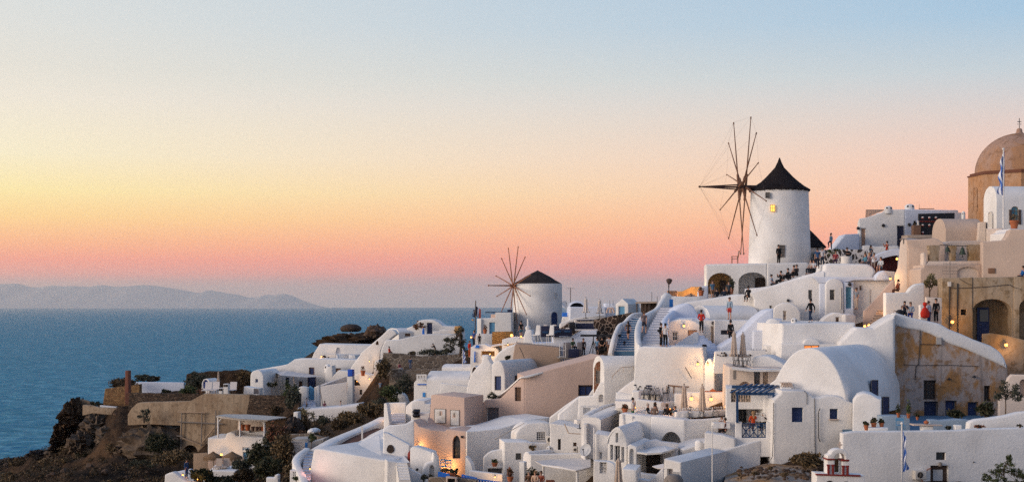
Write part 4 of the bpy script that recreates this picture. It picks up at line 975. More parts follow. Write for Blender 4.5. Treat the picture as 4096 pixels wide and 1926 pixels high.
g1 = wall('terrace_block','broad grey-white block carrying a terrace with a standing man','building',pl,[(62,1300),(74,788,8),(460,782),(866,776,8),(872,1300)],10,'white',.15)
pl2 = Pl(400,107.3,-4)
wall('lit_window_house','low white house with orange lit window under a half round blind arch','house',pl2,[(60,1300),(70,1002),(310,1002),(318,972,15),(350,952,15),(390,944,20),(440,955,20),(475,985,15),(484,1004),(690,1004),(690,1300)],.8,'white',.06,[win(314,1020,482,1100,'litdim',dep=.25,fc='wood',bars=(1,0))])
wall('sloping_wall','big smooth white wall curving up right behind the large vault','wall',Pl(1100,106,6),[(640,1400),(682,1035,12),(694,990,20),(868,826,25),(960,832),(1055,838,10),(1190,750),(1270,705),(1296,690),(1296,1400)],4,'white',.2)
# ---- old stained wall with white parapet ----
V('N')
plw = Pl(700,107,-4)
top_ = [(188,492),(205,482,12),(330,522),(420,545),(560,572),(640,592,30),(720,642),(850,692),(960,742),(1130,803),(1215,860,40),(1262,930,30),(1284,1012)]
bot_ = [(1283,1020),(1100,936),(990,886),(870,832),(740,790),(620,732),(540,690),(440,656),(330,640),(260,625),(186,603)]
V('O')
def n2o(p): return ((3500+p[0]*.41274-3396)/.43424,(1050+p[1]*.41274-1400)/.43424)
ow = wall('old_house','old house with flaking ochre and grey render, small barred window and blue doors','house',plw,[n2o((168,900)),n2o((184,560))]+[n2o(q) for q in [(330,590),(440,606),(620,680),(870,785),(1100,890),(1282,985)]]+[n2o((1288,1150)),(1475,700),(330,700)],.7,'oldwall',.05,
 [win(688,274,804,452,'glass',dep=.35,fw=.07,fc='darkwood',bars=(2,3)),door(692,468,822,640,'bluedark',dep=.4,fc='greywood',label='dark blue double door of the old flaking house'),door(888,460,990,615,'blue',dep=.35,fc='greywood'),door(1094,474,1190,620,'blue',dep=.35,fc='greywood'),win(1244,324,1302,470,'glass',dep=.35,fc='darkwood',bars=(1,2))],jit=.0)
V('N')
wall('stair_parapet','thick white parapet sweeping down over the old stained wall','parapet',Pl(700,106.85,-4),top_+bot_,.9,'white',.18)
mb = MB(); q = [(435,655),(432,780),(425,900),(418,985),(395,1000),(385,1130)]; mb.tube([plw.at(*v,-.06) for v in q],.03,5); mb.tube([plw.at(438,788,-.05),plw.at(610,792,-.05)],.02,5); mb.tube([plw.at(270,985,-.05),plw.at(420,993,-.05),plw.at(700,990,-.05),plw.at(1000,1000,-.05)],.018,4); mb.build('drainpipe','iron',ow)
mb = MB(); c = plw.at(612,755,-.1); mb.box(c,.35,.18,.5); mb.build('meter_box','greyroof',ow)
for q in ((955,1105),(713,1128)): mb = MB(); mb.lathe(plw.at(*q,-.15),[(.01,.14),(.14,.02),(.16,-.02),(.01,-.05)],10); mb.build('wall_light','iron',ow)
wall('garden_wall','white wall with a curved step behind the seated couple','wall',Pl(300,113,-8),[(103,760),(103,292),(318,288),(345,245,15),(395,207,20),(470,196),(480,205),(480,760)],.6,'white',.1)
wall('gate_pier','narrow white pier beside the woman with the red bag','pier',Pl(460,110,0),[(438,720),(438,408,6),(498,405,6),(500,720)],.5,'white',.06)
wall('garden_wall','low sand coloured wall behind the standing man in black','wall',Pl(560,110.8,0),[(496,720),(496,332),(650,340),(650,720)],.4,'cream',.06)
pl = Pl(1000,112,7)
ta = wall('tan_house','weathered tan house with a great arched recess and blue door','house',pl,[(640,900),(650,147),(1342,137),(1358,500),(1360,900)],2.2,'oldtan',.06,
 [niche(945,350,1326,900,arch=118,dep=1.9,name='arched_recess',c='oldtan'),niche(832,450,886,506,dep=.4,name='wall_hole',c='volcanic')])
mb = MB(); slab(mb,pl,[pl.uz(1030,432),pl.uz(1150,432),pl.uz(1150,760),pl.uz(1030,760)],1.75,1.86); do = mb.build('door','blue',ta)
mb = MB(); slab(mb,pl,[pl.uz(1058,455),pl.uz(1140,455),pl.uz(1140,570),pl.uz(1058,570)],1.70,1.745); mb.build('door_pane','glass',do)
mb = MB(); mb.ball(pl.at(1065,600,1.7),.04,n=6,k=4); mb.build('handle','metal',do)
mb = MB(); mb.tube([pl.at(722,230,-.06),pl.at(722,650,-.06)],.045,6); mb.tube([pl.at(798,200,-.06),pl.at(798,680,-.06)],.05,6); mb.tube([pl.at(942,140,-.04),pl.at(942,460,-.04)],.02,5); mb.build('drainpipe','iron',ta)
mb = MB(); mb.tube([pl.at(*q,-.08) for q in [(722,245),(800,247),(940,240),(1060,235),(1180,222),(1305,212),(1345,240),(1444,262)]],.022,5); mb.tube([pl.at(*q,-.05) for q in [(810,150),(880,195),(940,222)]],.014,4); mb.build('cable','iron',ta)
mb = MB(); mb.box(pl.at(718,207,-.1),.22,.2,.34); mb.build('meter_box','acbody',ta)
pl = Pl(1350,111.6,8)
wall('tan_house','edge of a second weathered tan house at the right border, dark arched recess','house',pl,[(1346,900),(1345,135),(2300,120),(2300,900)],6,'oldtan',.06,[niche(1398,350,1600,900,arch=80,dep=1.6,name='arched_recess',c='oldtan')])
wall('garden_wall','low tan plaster wall lit by a lamp below the arched recess','wall',Pl(1200,109.8,0),[(1040,1200),(1050,690,8),(1130,680,8),(1195,690,8),(1300,706,10),(1444,746),(2300,800),(2300,1200)],.4,'oldtan',.06)
lamp(745,572,111.6,55,'lit lamp on the tan house, left of its great arch',r=.13); lamp(1265,795,109.4,55,'lit lamp on the low tan wall at the right border',r=.13)
# ---- cream bell house ----
V('L')
wall('cream_house','tall narrow cream house front left of the bells, rounded top','house',Pl(922,122,38),[(785,1250),(790,842),(818,780),(836,640),(846,530,10),(868,492,12),(905,486),(922,500),(922,1250)],6,'cream',.12)
pl = Pl(922,121.9,14)
wall('cream_house','shaded cream house side behind the bells, sloped top','house',pl,[(922,1250),(922,610),(905,505,8),(1190,487),(1262,530),(1288,560),(1290,1250)],4,'sand',.1)  # shaded side: its shade is put in as the darker sand colour
mb = MB(); b_ = W3(882,545,121); mb.tube([b_,W3(882,505,121)],.06,7); mb.lathe(W3(882,500,121),[(.01,.06),(.32,.02),(.32,-.02),(.01,-.03)],14); tag(mb.build('flue_pipe','greywood'),'flue with flat cap on the tall narrow cream house','flue')
barrel('vaulted_chapel','cream barrel vaulted chapel behind the bells','chapel',Pl(1292,130,-4),1292,1650,430,620,3.4,1.25,'sand',[])
wall('cream_house','cream wall with curved gable directly behind the two bells','house',Pl(1300,124,-4),[(1080,900),(1085,640),(1255,548),(1300,528,12),(1340,518),(1655,514),(1655,900)],2,'cream',.1)
bw = wall('bell_wall','weathered stone bell frame with three piers','bell wall',Pl(1350,119.6,-2),[(1072,790),(1072,640,10),(1082,628,6),(1100,640),(1108,742),(1130,712),(1640,708),(1640,790)],.8,'cream',.06)
for x0,x1,y0 in ((1128,1234,556),(1332,1398,560),(1512,1634,550)):
 part('pier',Pl(1350,119.7,-2),[(x0+10,712),(x0+8,y0+50),(x0,y0+42),(x0,y0+2),(x1,y0),(x1,y0+42),(x1-8,y0+50),(x1-10,712)],0,.6,'oldtan',bw,.03)
mb = MB(); mb.tube([W3(1234,556,119.8),W3(1400,562,119.8),W3(1515,568,119.8)],.035,6); mb.build('bell_bar','iron',bw)
for x,y0,y1,r,lb in ((1307,562,635,26,'small green bronze bell hanging left in the bell frame'),(1453,564,662,33,'large green bronze bell hanging right in the bell frame')):
 k = mpp(119.8); p = W3(x,y1-14,119.8); hh = (y1-y0-14)*k; t = empty('bell',p,lb,'bell'); mb = MB(); R_ = r*k
 mb.lathe(p,[(R_*.8,0),(R_,0),(R_*.98,hh*.06),(R_*.72,hh*.25),(R_*.58,hh*.5),(R_*.5,hh*.68),(R_*.3,hh*.8),(.03,hh*.82),(.03,hh)],18); mb.build('bell_body','bronze',t)
 mb = MB(); mb.tube([p+Vector((0,0,hh*.4)),p-Vector((0,0,.14))],.02,5); mb.ball(p-Vector((0,0,.16)),.06,n=8,k=5); mb.build('clapper','iron',t)
plf = Pl(1400,118.5,-2)
wall('cream_house','wide grey cream wall under the bell frame with a blind arch','house',plf,[(1040,1300),(1044,790,8),(1076,772),(1082,745,8),(1640,735),(1648,1300)],3,'sand',.1,[niche(1402,766,1606,900,arch=50,dep=.18,name='blind_arch',c='cream')])
pr_ = wall('cream_house','plain grey cream house wall with a small rust plaque','house',Pl(1850,117.5,12),[(1645,1300),(1645,522,6),(1858,508),(1892,460,10),(1918,402),(2900,390),(2900,1300)],3,'sand',.1)
part('plaque',Pl(1850,117.45,12),[(1702,778),(1768,778),(1768,828),(1702,828)],-.04,.05,'wood',pr_,.01)
antenna(1332,880,117,185,'spiky rooftop antenna beside the tan house',arms=((.22,.5),(.42,.55),(.6,.6),(.75,.5)),mat='greywood',r=.03)
tree(1132,1060,115.5,95,[(1150,905,140,130),(1110,930,70,70),(1195,915,70,80)],'small grey olive tree with bare trunk beside the cream wall','lf_olive',n=1500,s=.10,cat='tree',name='olive_tree')
V('Q'); YC = 148; k = mpp(YC); c0 = W3(620,560,YC); ch = empty('church',c0-Vector((0,0,9)),'domed church with octagonal ochre drum at the right border','church')
R8 = 432*k; a8 = [radians(163.3+45*i) for i in range(8)]
mb = MB(); zt,zb = c0.z,W3(620,1200,YC).z-9
ring = [(c0.x+R8*cos(a),c0.y+R8*sin(a)) for a in a8]
mb.add([Vector((x,y,z)) for z in (zb,zt) for x,y in ring],[(j,(j+1)%8,8+(j+1)%8,8+j) for j in range(8)]+[tuple(range(8,16))]); mb.build('drum','octo',ch,smooth=0)
mb = MB()
for z0,z1,s in ((zt-.03,zt+.10,1.02),(zt+.10,zt+.3,.97)):
 mb.add([Vector((c0.x+(x-c0.x)*s,c0.y+(y-c0.y)*s,z)) for z in (z0,z1) for x,y in ring],[(j,(j+1)%8,8+(j+1)%8,8+j) for j in range(8)]+[tuple(range(8,16)),tuple(range(8))[::-1]])
mb.build('cornice','rustline',ch,smooth=0)
mb = MB(); Rd = 378*k; hd = (545-195)*k; mb.lathe((c0.x,c0.y,zt+.3),[(Rd*cos(pi/2*i/16)+.001,hd*sin(pi/2*i/16)) for i in range(17)],48); mb.build('dome','domepl',ch,smooth=60)
mb = MB(); pz = zt+.3+hd; mb.lathe((c0.x,c0.y,pz-.15),[(.55,0),(.33,.22),(.29,.3),(.27,.5),(.18,.62),(.01,.66)],16); mb.build('lantern','domepl',ch)
mb = MB(); mb.tube([(c0.x,c0.y,pz+.4),(c0.x,c0.y,pz+1.5)],.035,6); mb.tube([(c0.x-.2,c0.y,pz+1.15),(c0.x+.2,c0.y,pz+1.15)],.035,6)
for s in (-1,1): mb.ball((c0.x+s*.14,c0.y,pz+.9),.05,n=8,k=5)
mb.build('cross','iron',ch)
A_,B_ = Vector(ring[0]),Vector(ring[1])
ang = math.degrees(atan2(-(B_-A_).y,(B_-A_).x)); xm = ((A_+B_)/2); colx = (CX+xm.x/xm.y*F-3796)/.45386
plc = Pl(colx,xm.y,ang); o = win(colx-17,655,colx+17,870,'wood',arch=22,fc='octo',fw=.05); o['dep'] = .08; opening(plc,o,ch,-.05)
pq = Pl(420,127,-3)
vh = barrel('vaulted_house','white barrel vaulted house with shuttered arched window below the church dome','house',pq,420,1150,762,1250,3.0,1.2,'white',[win(548,826,615,985,'tealdoor',arch=24,dep=.2,fc='greywood',bars=(1,3))])
pg = Pl(420,127,87); o = win(352,868,392,1020,'acbody',arch=40,fc='white2'); o['dep'] = .08; opening(pg,o,vh,-.10)
for x0,x1 in ((530,550),(612,632)): part('shutter',pq,[(x0,855),(x1,855),(x1,985),(x0,985)],-.1,.02,'darkwood',vh,.01)
wall('low_wall','pink lit low wall below the white vaulted house and flagpole','wall',Pl(420,123,20),[(328,1250),(328,1020,6),(420,1018),(468,1016),(488,1060),(490,1250)],2.2,'cream',.1)
wall('stepped_wall','grey stepped parapet carrying the large terracotta pot','wall',Pl(560,120.5,-6),[(488,1300),(490,1062,8),(520,1050,8),(540,1022,8),(1300,1020),(1300,1300)],3,'white2',.1)
wall('buttress','cream buttress pier beside the church drum','pier',Pl(300,129,10),[(245,1250),(266,965,4),(326,962),(326,1250)],1.2,'cream',.06)
pot(575,1024,121.4,.68,'large terracotta jar with spiky plant on the stepped parapet','lf_dry',r=.36,n=60,ph=.5)
flag(480,340,735,120,62,'blue and white striped flag hanging limp before the church dome',(322,1018),sway=-.3,pr=.07)
# ---- the shop house with the dark display wall, left of the bells ----
V('L')
pa = Pl(895,149,12)
sh = wall('shop_house','white flat roofed house with a dark open doorway and chimneys, behind the standing visitors','house',pa,[(447,760),(450,300,5),(520,290),(672,240,10),(702,214,10),(895,210),(895,760)],8,'white',.1,[door(817,366,893,575,'navy',dep=.3),door(468,390,516,575,'pinkwood',dep=.3)])
for q in ((686,366),(442,394)): mb = MB(); mb.ball(pa.at(*q,-.1),.17,n=10,k=6); mb.build('wall_light','iron',sh)
pb = Pl(895,149,-10)
sb = wall('shop_house','right wing of the white flat roofed house behind the dark lantern display','house',pb,[(896,760),(896,209),(1412,218),(1415,240),(1482,246),(1482,760)],7,'bluewhite',.1,[win(958,366,978,452,'bluedark',dep=.2)])  # pale blue light on this wing is put into the wall colour
mb = MB(); mb.ball(pb.at(934,358,-.1),.17,n=10,k=6); mb.build('wall_light','iron',sb)
mb = MB(); pl = Pl(600,150,12)
for i in range(12):
 a = i/11; mb.tube([pl.at(518+a*172,220),pl.at(518+a*172-30*(a > .3),288-60*a)],.02,4); mb.tube([pl.at(518,220+a*66),pl.at(690-150*a,220+a*66)],.02,4)
mb.tube([pl.at(518,290),pl.at(518,218),pl.at(692,218)],.05,5); tag(mb.build('lattice_screen','greywood'),'wooden lattice screen on the roof of the white flat house','lattice')
chimney(735,222,149.5,75,45,'round white chimney on the left roof edge of the shop house'); chimney(940,210,150,92,52,'wide white chimney cowl in the middle of the shop house roof'); chimney(1462,282,140,36,55,'tiny white chimney right of the dark display wall')
antenna(1035,208,151,45,'three thin aerial rods on the shop house roof',arms=(),mat='iron')
pd = Pl(1030,145,-8)
dw = wall('display_wall','black display wall hung with small lanterns beside the vaulted chapel','display',pd,[(1030,470),(1030,252),(1378,244),(1378,470)],.25,'black',.03)
mb = MB(); mb.tube([pd.at(1030,326,-.06),pd.at(1185,330,-.06)],.05,5); mb.build('rail','redpaint',dw)
mb = MB(); slab(mb,pd,[pd.uz(1018,455),pd.uz(1028,455),pd.uz(1028,322),pd.uz(1018,322)],-.1,.1); mb.build('post','whitemetal',dw)
for x in (1062,1127,1190):
 for y in (293,366,437):
  if (x,y) in ((1190,366),(1190,437),(1127,437)): continue
  p = pd.at(x,y,-.14); t = empty('lantern',p,'small red and white lantern hanging on the black display wall','lantern','lanterns on the black display wall')
  mb = MB(); mb.lathe(p,[(.01,.12),(.1,.1),(.12,.0),(.01,0)],10); mb.build('lantern_top','canvasw',t); mb = MB(); mb.lathe(p,[(.12,0),(.1,-.12),(.01,-.14)],10); mb.build('lantern_base','redpaint',t)
  mb = MB(); mb.tube([p+Vector((0,0,.1)),p+Vector((0,0,.5))],.008,3); mb.build('cord','wire',t)
wall('wooden_deck','raised wooden deck under the black display wall','deck',Pl(1000,143.5,-6),[(918,490),(920,458),(1165,458),(1165,490)],1.6,'palewood',.02)
bush(992,365,145.5,44,44,'small dark shrub in a wooden planter on the deck','lf_dark',n=150,s=.1,clumps=8)
wall('planter','tall wooden planter box on the deck','planter',Pl(1010,144.6,-6),[(978,460),(978,362),(1050,362),(1050,460)],.6,'wood',.03)
wall('side_ramp','pale blue sloping wall left of the shop house','wall',Pl(330,148,0),[(190,760),(205,598),(318,450,10),(455,446),(455,760)],3,'bluewhite',.1)
wall('garden_wall','white wall studded with dark lava stones behind the visitors','wall',Pl(350,136,0),[(115,900),(118,600,6),(290,598),(525,597,6),(545,640),(600,655),(600,900)],12,'whitestone',.08)
wall('low_wall','small pale wall in front of the shop doorway','wall',Pl(560,141,0),[(484,760),(490,560,8),(540,556),(620,570,6),(700,565),(830,563),(832,760)],.4,'white',.06)
pl = Pl(720,129,-4)
ww = wall('curved_ledge_wall','dark maroon wall under a white curved ledge beside the cream house','wall',pl,[(560,900),(600,668),(700,640),(826,616),(826,900)],1,'maroon',.05)
ribbon('white_coping',None,None,[(585,672,128.7),(610,650,128.7),(690,618,128.7),(760,600,128.7),(830,592,128.7)],.9,.55,'bluewhite',parent=ww)
wall('stair_block','grey blue stair block below the maroon wall','wall',Pl(740,126,0),[(660,960),(690,800),(720,806),(800,812),(800,960)],2,'white2',.05)
wall('round_turret','rounded pale blue turret top at the corner of the blue banded house','turret',Pl(680,123.4,0),[(600,900),(618,850,10),(650,815,12),(690,800,12),(715,820,10),(760,880),(760,900)],1,'bluewhite',.15)
lamp(815,690,124,25,'lit lamp on the edge of the cream house, by the maroon wall'); lamp(750,880,122.6,25,'lit lamp at the right roof corner of the blue banded house')
post('pole',(1030,205,150),(1180,205,150),.04,'iron',label='dark rod lying along the shop house roof',cat='rod')
V('I')
person(955,246,136.5,'man in black jacket standing on the windmill terrace before the grilled window','#0d0f14','#12110f',yaw=-25,pose='stand',h=1.78)
person(1312,282,128,'man in blue shirt and navy trousers seen from behind, by the windmill corner','#2c5078','#141a2c',yaw=170,sleeve=.5)
person(1357,272,128.8,'person in white shirt next to the blue shirt man','#b8b4b6','#243040',yaw=185,sleeve=.5)
person(1252,298,126.6,'seated man in cap and pale shirt at the top of the ramp','#a09898','#20222a','sit',yaw=60,cap='#888c94',sleeve=.5)
person(1280,300,126.3,'seated man in white shirt and dark cap at the top of the ramp','#b4b6bc','#15171c','sit',yaw=50,cap='#14161c',sleeve=.5)
person(1120,348,126.5,'seated person in dark jacket at the upper end of the row on the ramp','#15161d','#101116','sitfold',yaw=55,hair='hairbrown')
person(1095,352,127.2,'seated woman half hidden behind the dark jacket on the ramp','#907c78','#303038','sit',yaw=70,sleeve=.5)
person(1040,380,126.8,'seated man in black jacket in the middle of the row on the ramp','#0e0f13','#121317','sitfold',yaw=75)
person(975,404,127,'seated person in black with hands at the face, left half of the row','#0e0f14','#101116','sitphone',yaw=70)
person(888,436,127.2,'man in black cap and pale shirt at the lower end of the row','#98a0ac','#2a2a30','sit',yaw=-60,cap='#0e0e12',sleeve=.5)
person(676,545,126,'man in dark top seated low by the ramp start','#12141a','#101116','sit',yaw=160)
person(345,576,131,'man in grey blue shirt standing before the left arch','#4c6a80','#8a6a50',yaw=-30,sleeve=.5,hair='hairbrown',shorts=True)
person(385,560,130.2,'person in dark jacket seated on the wall before the left arch','#15171f','#101218','sit',yaw=150)
person(450,558,130.4,'person in navy top and red skirt seated before the left arch','#232c3c','#8a1c14','sit',yaw=165)
person(495,582,131,'man in dark shirt standing beside the flowerpot before the left arch','#303a44','#202028',yaw=10,sleeve=.5)
person(1250,782,110.5,'man in black jacket and blue jeans striding on the grey terrace block','#0c0e12','#1a2c46','walk',yaw=150,h=1.76)
V('L')
person(178,606,146,'woman in pale jumper stepping up on the lava stone wall, hair in a bun','#8ca4b4','#26344e','step',yaw=70,long=2,h=1.66)
person(225,712,134.5,'woman in red top seated at the little table by the green sprig','#8a3038','#40304a','sit',yaw=20,hair='hairbrown')
person(335,770,133.5,'man in black jumper with folded arms behind the cafe table','#0d0e12','#1a1c22','cross',yaw=-5)
person(566,742,135,'woman in blue dress holding up a camera before the shop house','#2c4258','#1c3050','chin',yaw=-70,long=1,sleeve=.5)
person(722,700,138,'man in red shirt photographing from the curved ledge','#9c2a1a','#202028','phone',yaw=75,sleeve=.5)
person(512,738,126.8,'woman in teal top seated on the roof edge, leftmost of the group','#4c7c90','#7a6660','sit',yaw=70,hair='hairbrown')
person(550,735,127.4,'person in pink grey top seated second in the group on the roof edge','#8a7074','#605860','sit',yaw=40,hair='hairblond')
person(597,738,126.4,'man in white T-shirt seated on the roof edge looking at a camera','#c0bec2','#8c8078','sitphone',yaw=25,sleeve=.5)
person(662,778,125,'woman in white and blue seated on the roof corner with dangling legs','#b8c0c8','#34587c','sit',yaw=45,long=1,shorts=True)
person(830,1000,119,'man with bare shoulder sitting low beside the cream house','#7a3a24','#4c2c20','sit',yaw=80)
person(425,1182,119.6,'person in grey shirt passing the teal door of the banded house','#7c828c','#a8988c',yaw=60,sleeve=.5,hair='hairbrown')
person(2040,870,116.5,'person in blue shirt seated at the right border above the tan house','#1c5a9c','#1a2030','sit',yaw=90)
mb = MB(); mb.lathe(W3(328,742,133),[(.5,0),(.5,.7),(.01,.72)],16); tag(mb.build('cafe_table','cloth'),'small table with pale cloth before the man with folded arms','table')
tree(200,740,134.8,90,[(240,600,90,50),(190,640,80,60),(160,610,60,40)],'leafy green sprig by the lava stone wall','lf_green',n=260,s=.1,cat='shrub',name='sprig',tr=.03)
V('N')
person(288,497,107.6,'man in dark shirt taking a photo, seated on the white parapet','#1a2030','#14161e','sitphone',yaw=15,extra='phone',sleeve=.5)
person(346,505,107.5,'woman with long hair and grey top seated beside the photographing man','#8c94a0','#1c2c6c','sit',yaw=20,long=1,hair='hairbrown')
mb = MB(); c = W3(240,478,107.4); mb.ball(c,.28,.2,.2,12,7); mb.tube([c+Vector((-.2,0,.05)),c+Vector((-.42,0,.12)),c+Vector((-.45,0,.0))],.025,5); tag(mb.build('shoulder_bag','black'),'black bag lying on the parapet beside the seated couple','bag')
person(522,592,109.3,'woman in white blouse with red bag behind the white parapet','#b4b8c4','#1c3868',yaw=-40,long=1,h=1.66)
mb = MB(); c = W3(484,480,108.8); mb.lathe(c-Vector((0,0,.45)),[(.05,0),(.3,.1),(.34,.4),(.2,.7),(.06,.85),(.16,1.0),(.14,1.15),(.02,1.2)],14); tag(mb.build('red_bag','#c02c1c'),'big orange red sack carried by the woman in white','bag')
person(592,585,109.3,'man all in black standing behind the white parapet','#0a0b0e','#0d0f13',yaw=40,h=1.78)
# ================= lower right: blue-window house, big vault, terrace =================
V('J')
pv_ = Pl(1000,96.5,29)
bv = wall('vaulted_house','huge white barrel vaulted house with blank curved gable, centre of the lower right','house',pv_,
 [(665,700),(665,420),(690,385),(735,352),(780,268)]+curve([(780,268),(850,168),(920,110),(1000,86),(1080,94),(1150,132),(1220,208),(1275,305),(1318,420),(1332,480)],4)+[(1338,700)],14,'white',.12)
ua,_ = pv_.uz(1338,600); pt = pv_.w(ua,0,0)
V('O')
colx = (CX+pt.x/pt.y*F-3396)/.43424; ps = Pl(colx,pt.y,29-90)
for x0,y0,x1,y1 in ((197,270,258,437),(300,424,360,600)):
 o = door(x0,y0,x1,y1,'bluedark',fc='greywood',fw=.05); o['dep'] = .1; opening(ps,o,bv,-.10)
V('J')
pj = Pl(900,95,-4)
jh = wall('blue_window_house','white house with a large and a small navy shutter window and wavy vaulted roof','house',pj,
 [(715,1300),(722,520),(785,470),(790,438),(985,440),(1025,462),(1062,500),(1108,502),(1150,488),(1185,482),(1235,480),(1280,488),(1335,520),(1392,546),(1394,1300)],8,'white',.14,
 [win(878,584,974,708,'blue',dep=.3,fc='blueframe',fw=.05),win(1196,595,1267,684,'blue',dep=.3,fc='blueframe',fw=.05)])
part('window_sill',Pl(900,94.9,-4),[(1190,682),(1272,682),(1272,690),(1190,690)],-.1,.2,'sand',jh,.02)
mb = MB(); mb.tube([pj.at(722,545,-.04),pj.at(718,880,-.04),pj.at(712,1000,-.06),pj.at(640,1050,-.9)],.022,5); mb.tube([pj.at(1068,505,-.04),pj.at(1070,880,-.04),pj.at(1074,1010,-.04)],.02,5); mb.tube([pj.at(980,445,-.04),pj.at(1005,470,-.04),pj.at(1003,560,-.04)],.016,5); mb.tube([pj.at(1110,590,-.12),pj.at(1098,620,-.12),pj.at(1098,840,-.12),pj.at(1112,870,-.12)],.03,5); mb.build('cable','iron',jh)
pl = Pl(825,96.5,0); mb = MB()
cc = pl.at(825,432); mb.box(cc+Vector((0,0,-.1)),.62,.6,.5); o = tag(mb.build('chimney','white'),'square chimney with openwork tile top on the blue shutter house','chimney')
mb = MB()
for i in range(4):
 for j in (0,1): mb.tube([cc+Vector((-.24+.16*i,-.28+.56*j,.15)),cc+Vector((-.16+.16*i,-.28+.56*j,.4))],.035,5); mb.tube([cc+Vector((-.08+.16*i,-.28+.56*j,.15)),cc+Vector((-.16+.16*i,-.28+.56*j,.4))],.035,5)
mb.box(cc+Vector((0,0,.42)),.66,.64,.05); mb.build('tile_top','sand',o)
ac_unit(Pl(1350,99,-5),1337,425,1362,466,'small grey air conditioner at the foot of the big vault')
wall('parapet','white roof parapet right of the big vault','parapet',Pl(1400,98.8,-5),[(1330,600),(1335,410,5),(1420,400),(1480,398),(1480,600)],.6,'white',.06)
V('O')
wall('vaulted_annex','white annex with rounded roof at the left end of the blue terrace','annex',Pl(160,93,13),[(30,800),(33,468),(70,415),(130,392),(195,402),(262,440),(300,450),(300,800)],3,'white',.12)
pt_ = Pl(800,84,-10)
lw = wall('long_terrace_wall','long white terrace wall with air conditioner, dark vent and blue door','wall',pt_,[(-70,1500),(-60,760),(36,745),(500,742),(1000,735),(1112,726),(1350,716),(2400,690),(2400,1500)],.5,'white',.1,
 [win(803,936,892,1008,'glass',dep=.25,fc='darkwood',fw=.04),door(750,1058,916,1420,'blueframe',dep=.3,fw=.26,fc='darkwood')],jit=.04)
part('door_glazing',Pl(800,83.98,-10),[(790,1100),(878,1100),(878,1420),(790,1420)],.2,.25,'dish',lw,.01)
mb = MB(); mb.lathe(pt_.at(832,1042,-.12),[(.01,.1),(.09,.08),(.1,-.12),(.01,-.16)],10); mb.build('wall_light','greywood',lw)
mb = MB(); mb.ball(pt_.at(1148,1027,-.02),.045,n=8,k=5); mb.build('pipe_end','iron',lw)
ac_unit(pt_,583,1100,688,1178,'beige air conditioner on the long terrace wall beside the blue door',.4)
mb = MB(); mb.tube([pt_.at(688,1120,-.1),pt_.at(720,1092,-.1),pt_.at(745,1080,-.1)],.03,5); mb.tube([pt_.at(665,1178,-.1),pt_.at(668,1230,-.1)],.03,5); tag(mb.build('pipe','terracotta'),'orange drain pipe under the beige air conditioner','pipe')
zf = W3(600,742,85).z-.75
mb = MB(); a = [W3(-60,742,85.2),W3(2400,742,87.5),W3(2400,742,107.5),W3(-60,742,107.5)]
mb.add([Vector((p.x,p.y,zf)) for p in a]+[Vector((p.x,p.y,zf-.4)) for p in a],[(0,1,2,3),(4,7,6,5),(0,4,5,1)]); tag(mb.build('terrace_floor','bluepaint',smooth=0),'pale blue painted terrace floor behind the long wall','terrace',kind='structure')
wall('curved_parapet','white parapet rising in a curve to the right border','parapet',Pl(1300,86.5,-6),[(1095,800),(1108,668),(1130,650),(1180,635),(1300,622),(1450,600),(1560,570),(2400,500),(2400,800)],.6,'white',.12)
wall('built_in_bench','pale blue built in bench along the middle of the terrace','bench',Pl(900,90,0),[(735,800),(740,640,8),(790,636),(850,645,6),(1000,632),(1108,640),(1112,800)],.8,'bluepale',.08)
wall('built_in_bench','low pale bench by the white annex, under the potted plants','bench',Pl(480,91,0),[(300,800),(300,604),(430,600),(560,606),(570,800)],1.2,'bluepale',.06)
pl = Pl(700,87,0); t = empty('stone_table',pl.at(710,745),'stone slab table with orange pumpkin in front of the blue terrace','table')
part('tabletop',pl,[(578,676),(845,682),(845,692),(578,688)],-.4,.5,'sand',t,.03); part('pedestal',pl,[(665,742),(665,693),(768,693),(768,742)],-.25,.35,'white',t)
wall('pedestal','white block pedestal with a small cap on the blue terrace','pedestal',pl,[(982,745),(982,688),(1038,688),(1038,745)],.5,'white',.03)
mb = MB(); c = W3(712,676,87); mb.lathe(c,[(.01,0),(.1,.01),(.15,.08),(.14,.15),(.06,.19),(.01,.18)],16); mb.tube([c+Vector((0,0,.18)),c+Vector((.02,0,.24))],.02,5); tag(mb.build('pumpkin','terracotta'),'round orange pumpkin on the stone slab table','pumpkin')
for x,y,Y,h,lb,lf,ph in ((158,735,86.5,.30,'small terracotta pot at the left corner of the long wall','lf_dark',.2),(228,722,86.8,.36,'wide round terracotta pot beside the white annex','lf_dark',.3),(300,714,87,.32,'pair of brown clay pots on the low white step','lf_dark',.2),(455,614,91,.26,'leafy pot at the left of the low bench','lf_dark',.6),(548,622,91,.28,'terracotta pot with thin green stems on the low bench','lf_green',1.0),(630,640,90,.2,'flat red clay bowl on the blue terrace','lf_dark',.15)):
 pot(x,y,Y,h,lb,lf,ph=ph,n=60,group='terracotta pots on the terrace')
wall('step','white step under the clay pots by the annex','step',Pl(280,86.3,0),[(180,760),(182,712),(362,712),(364,760)],.9,'white',.04)
t = empty('blue_chair',W3(475,735,87.5),'pale blue wooden chair on the terrace','chair'); c = W3(475,735,87.5)
mb = MB(); mb.box(c+Vector((0,0,.5)),.75,.6,.06); mb.build('seat','lightblue',t); mb = MB(); mb.box(c+Vector((0,.3,1.0)),.75,.05,.25); mb.build('backrest','lightblue',t)
for a in (-.34,.34):
 for b in (-.27,.3): mb = MB(); mb.tube([c+Vector((a,b,0)),c+Vector((a,b,1.15 if b > 0 else .5))],.035,5); mb.build('leg','lightblue',t)
t.scale = (.62,.62,.62)
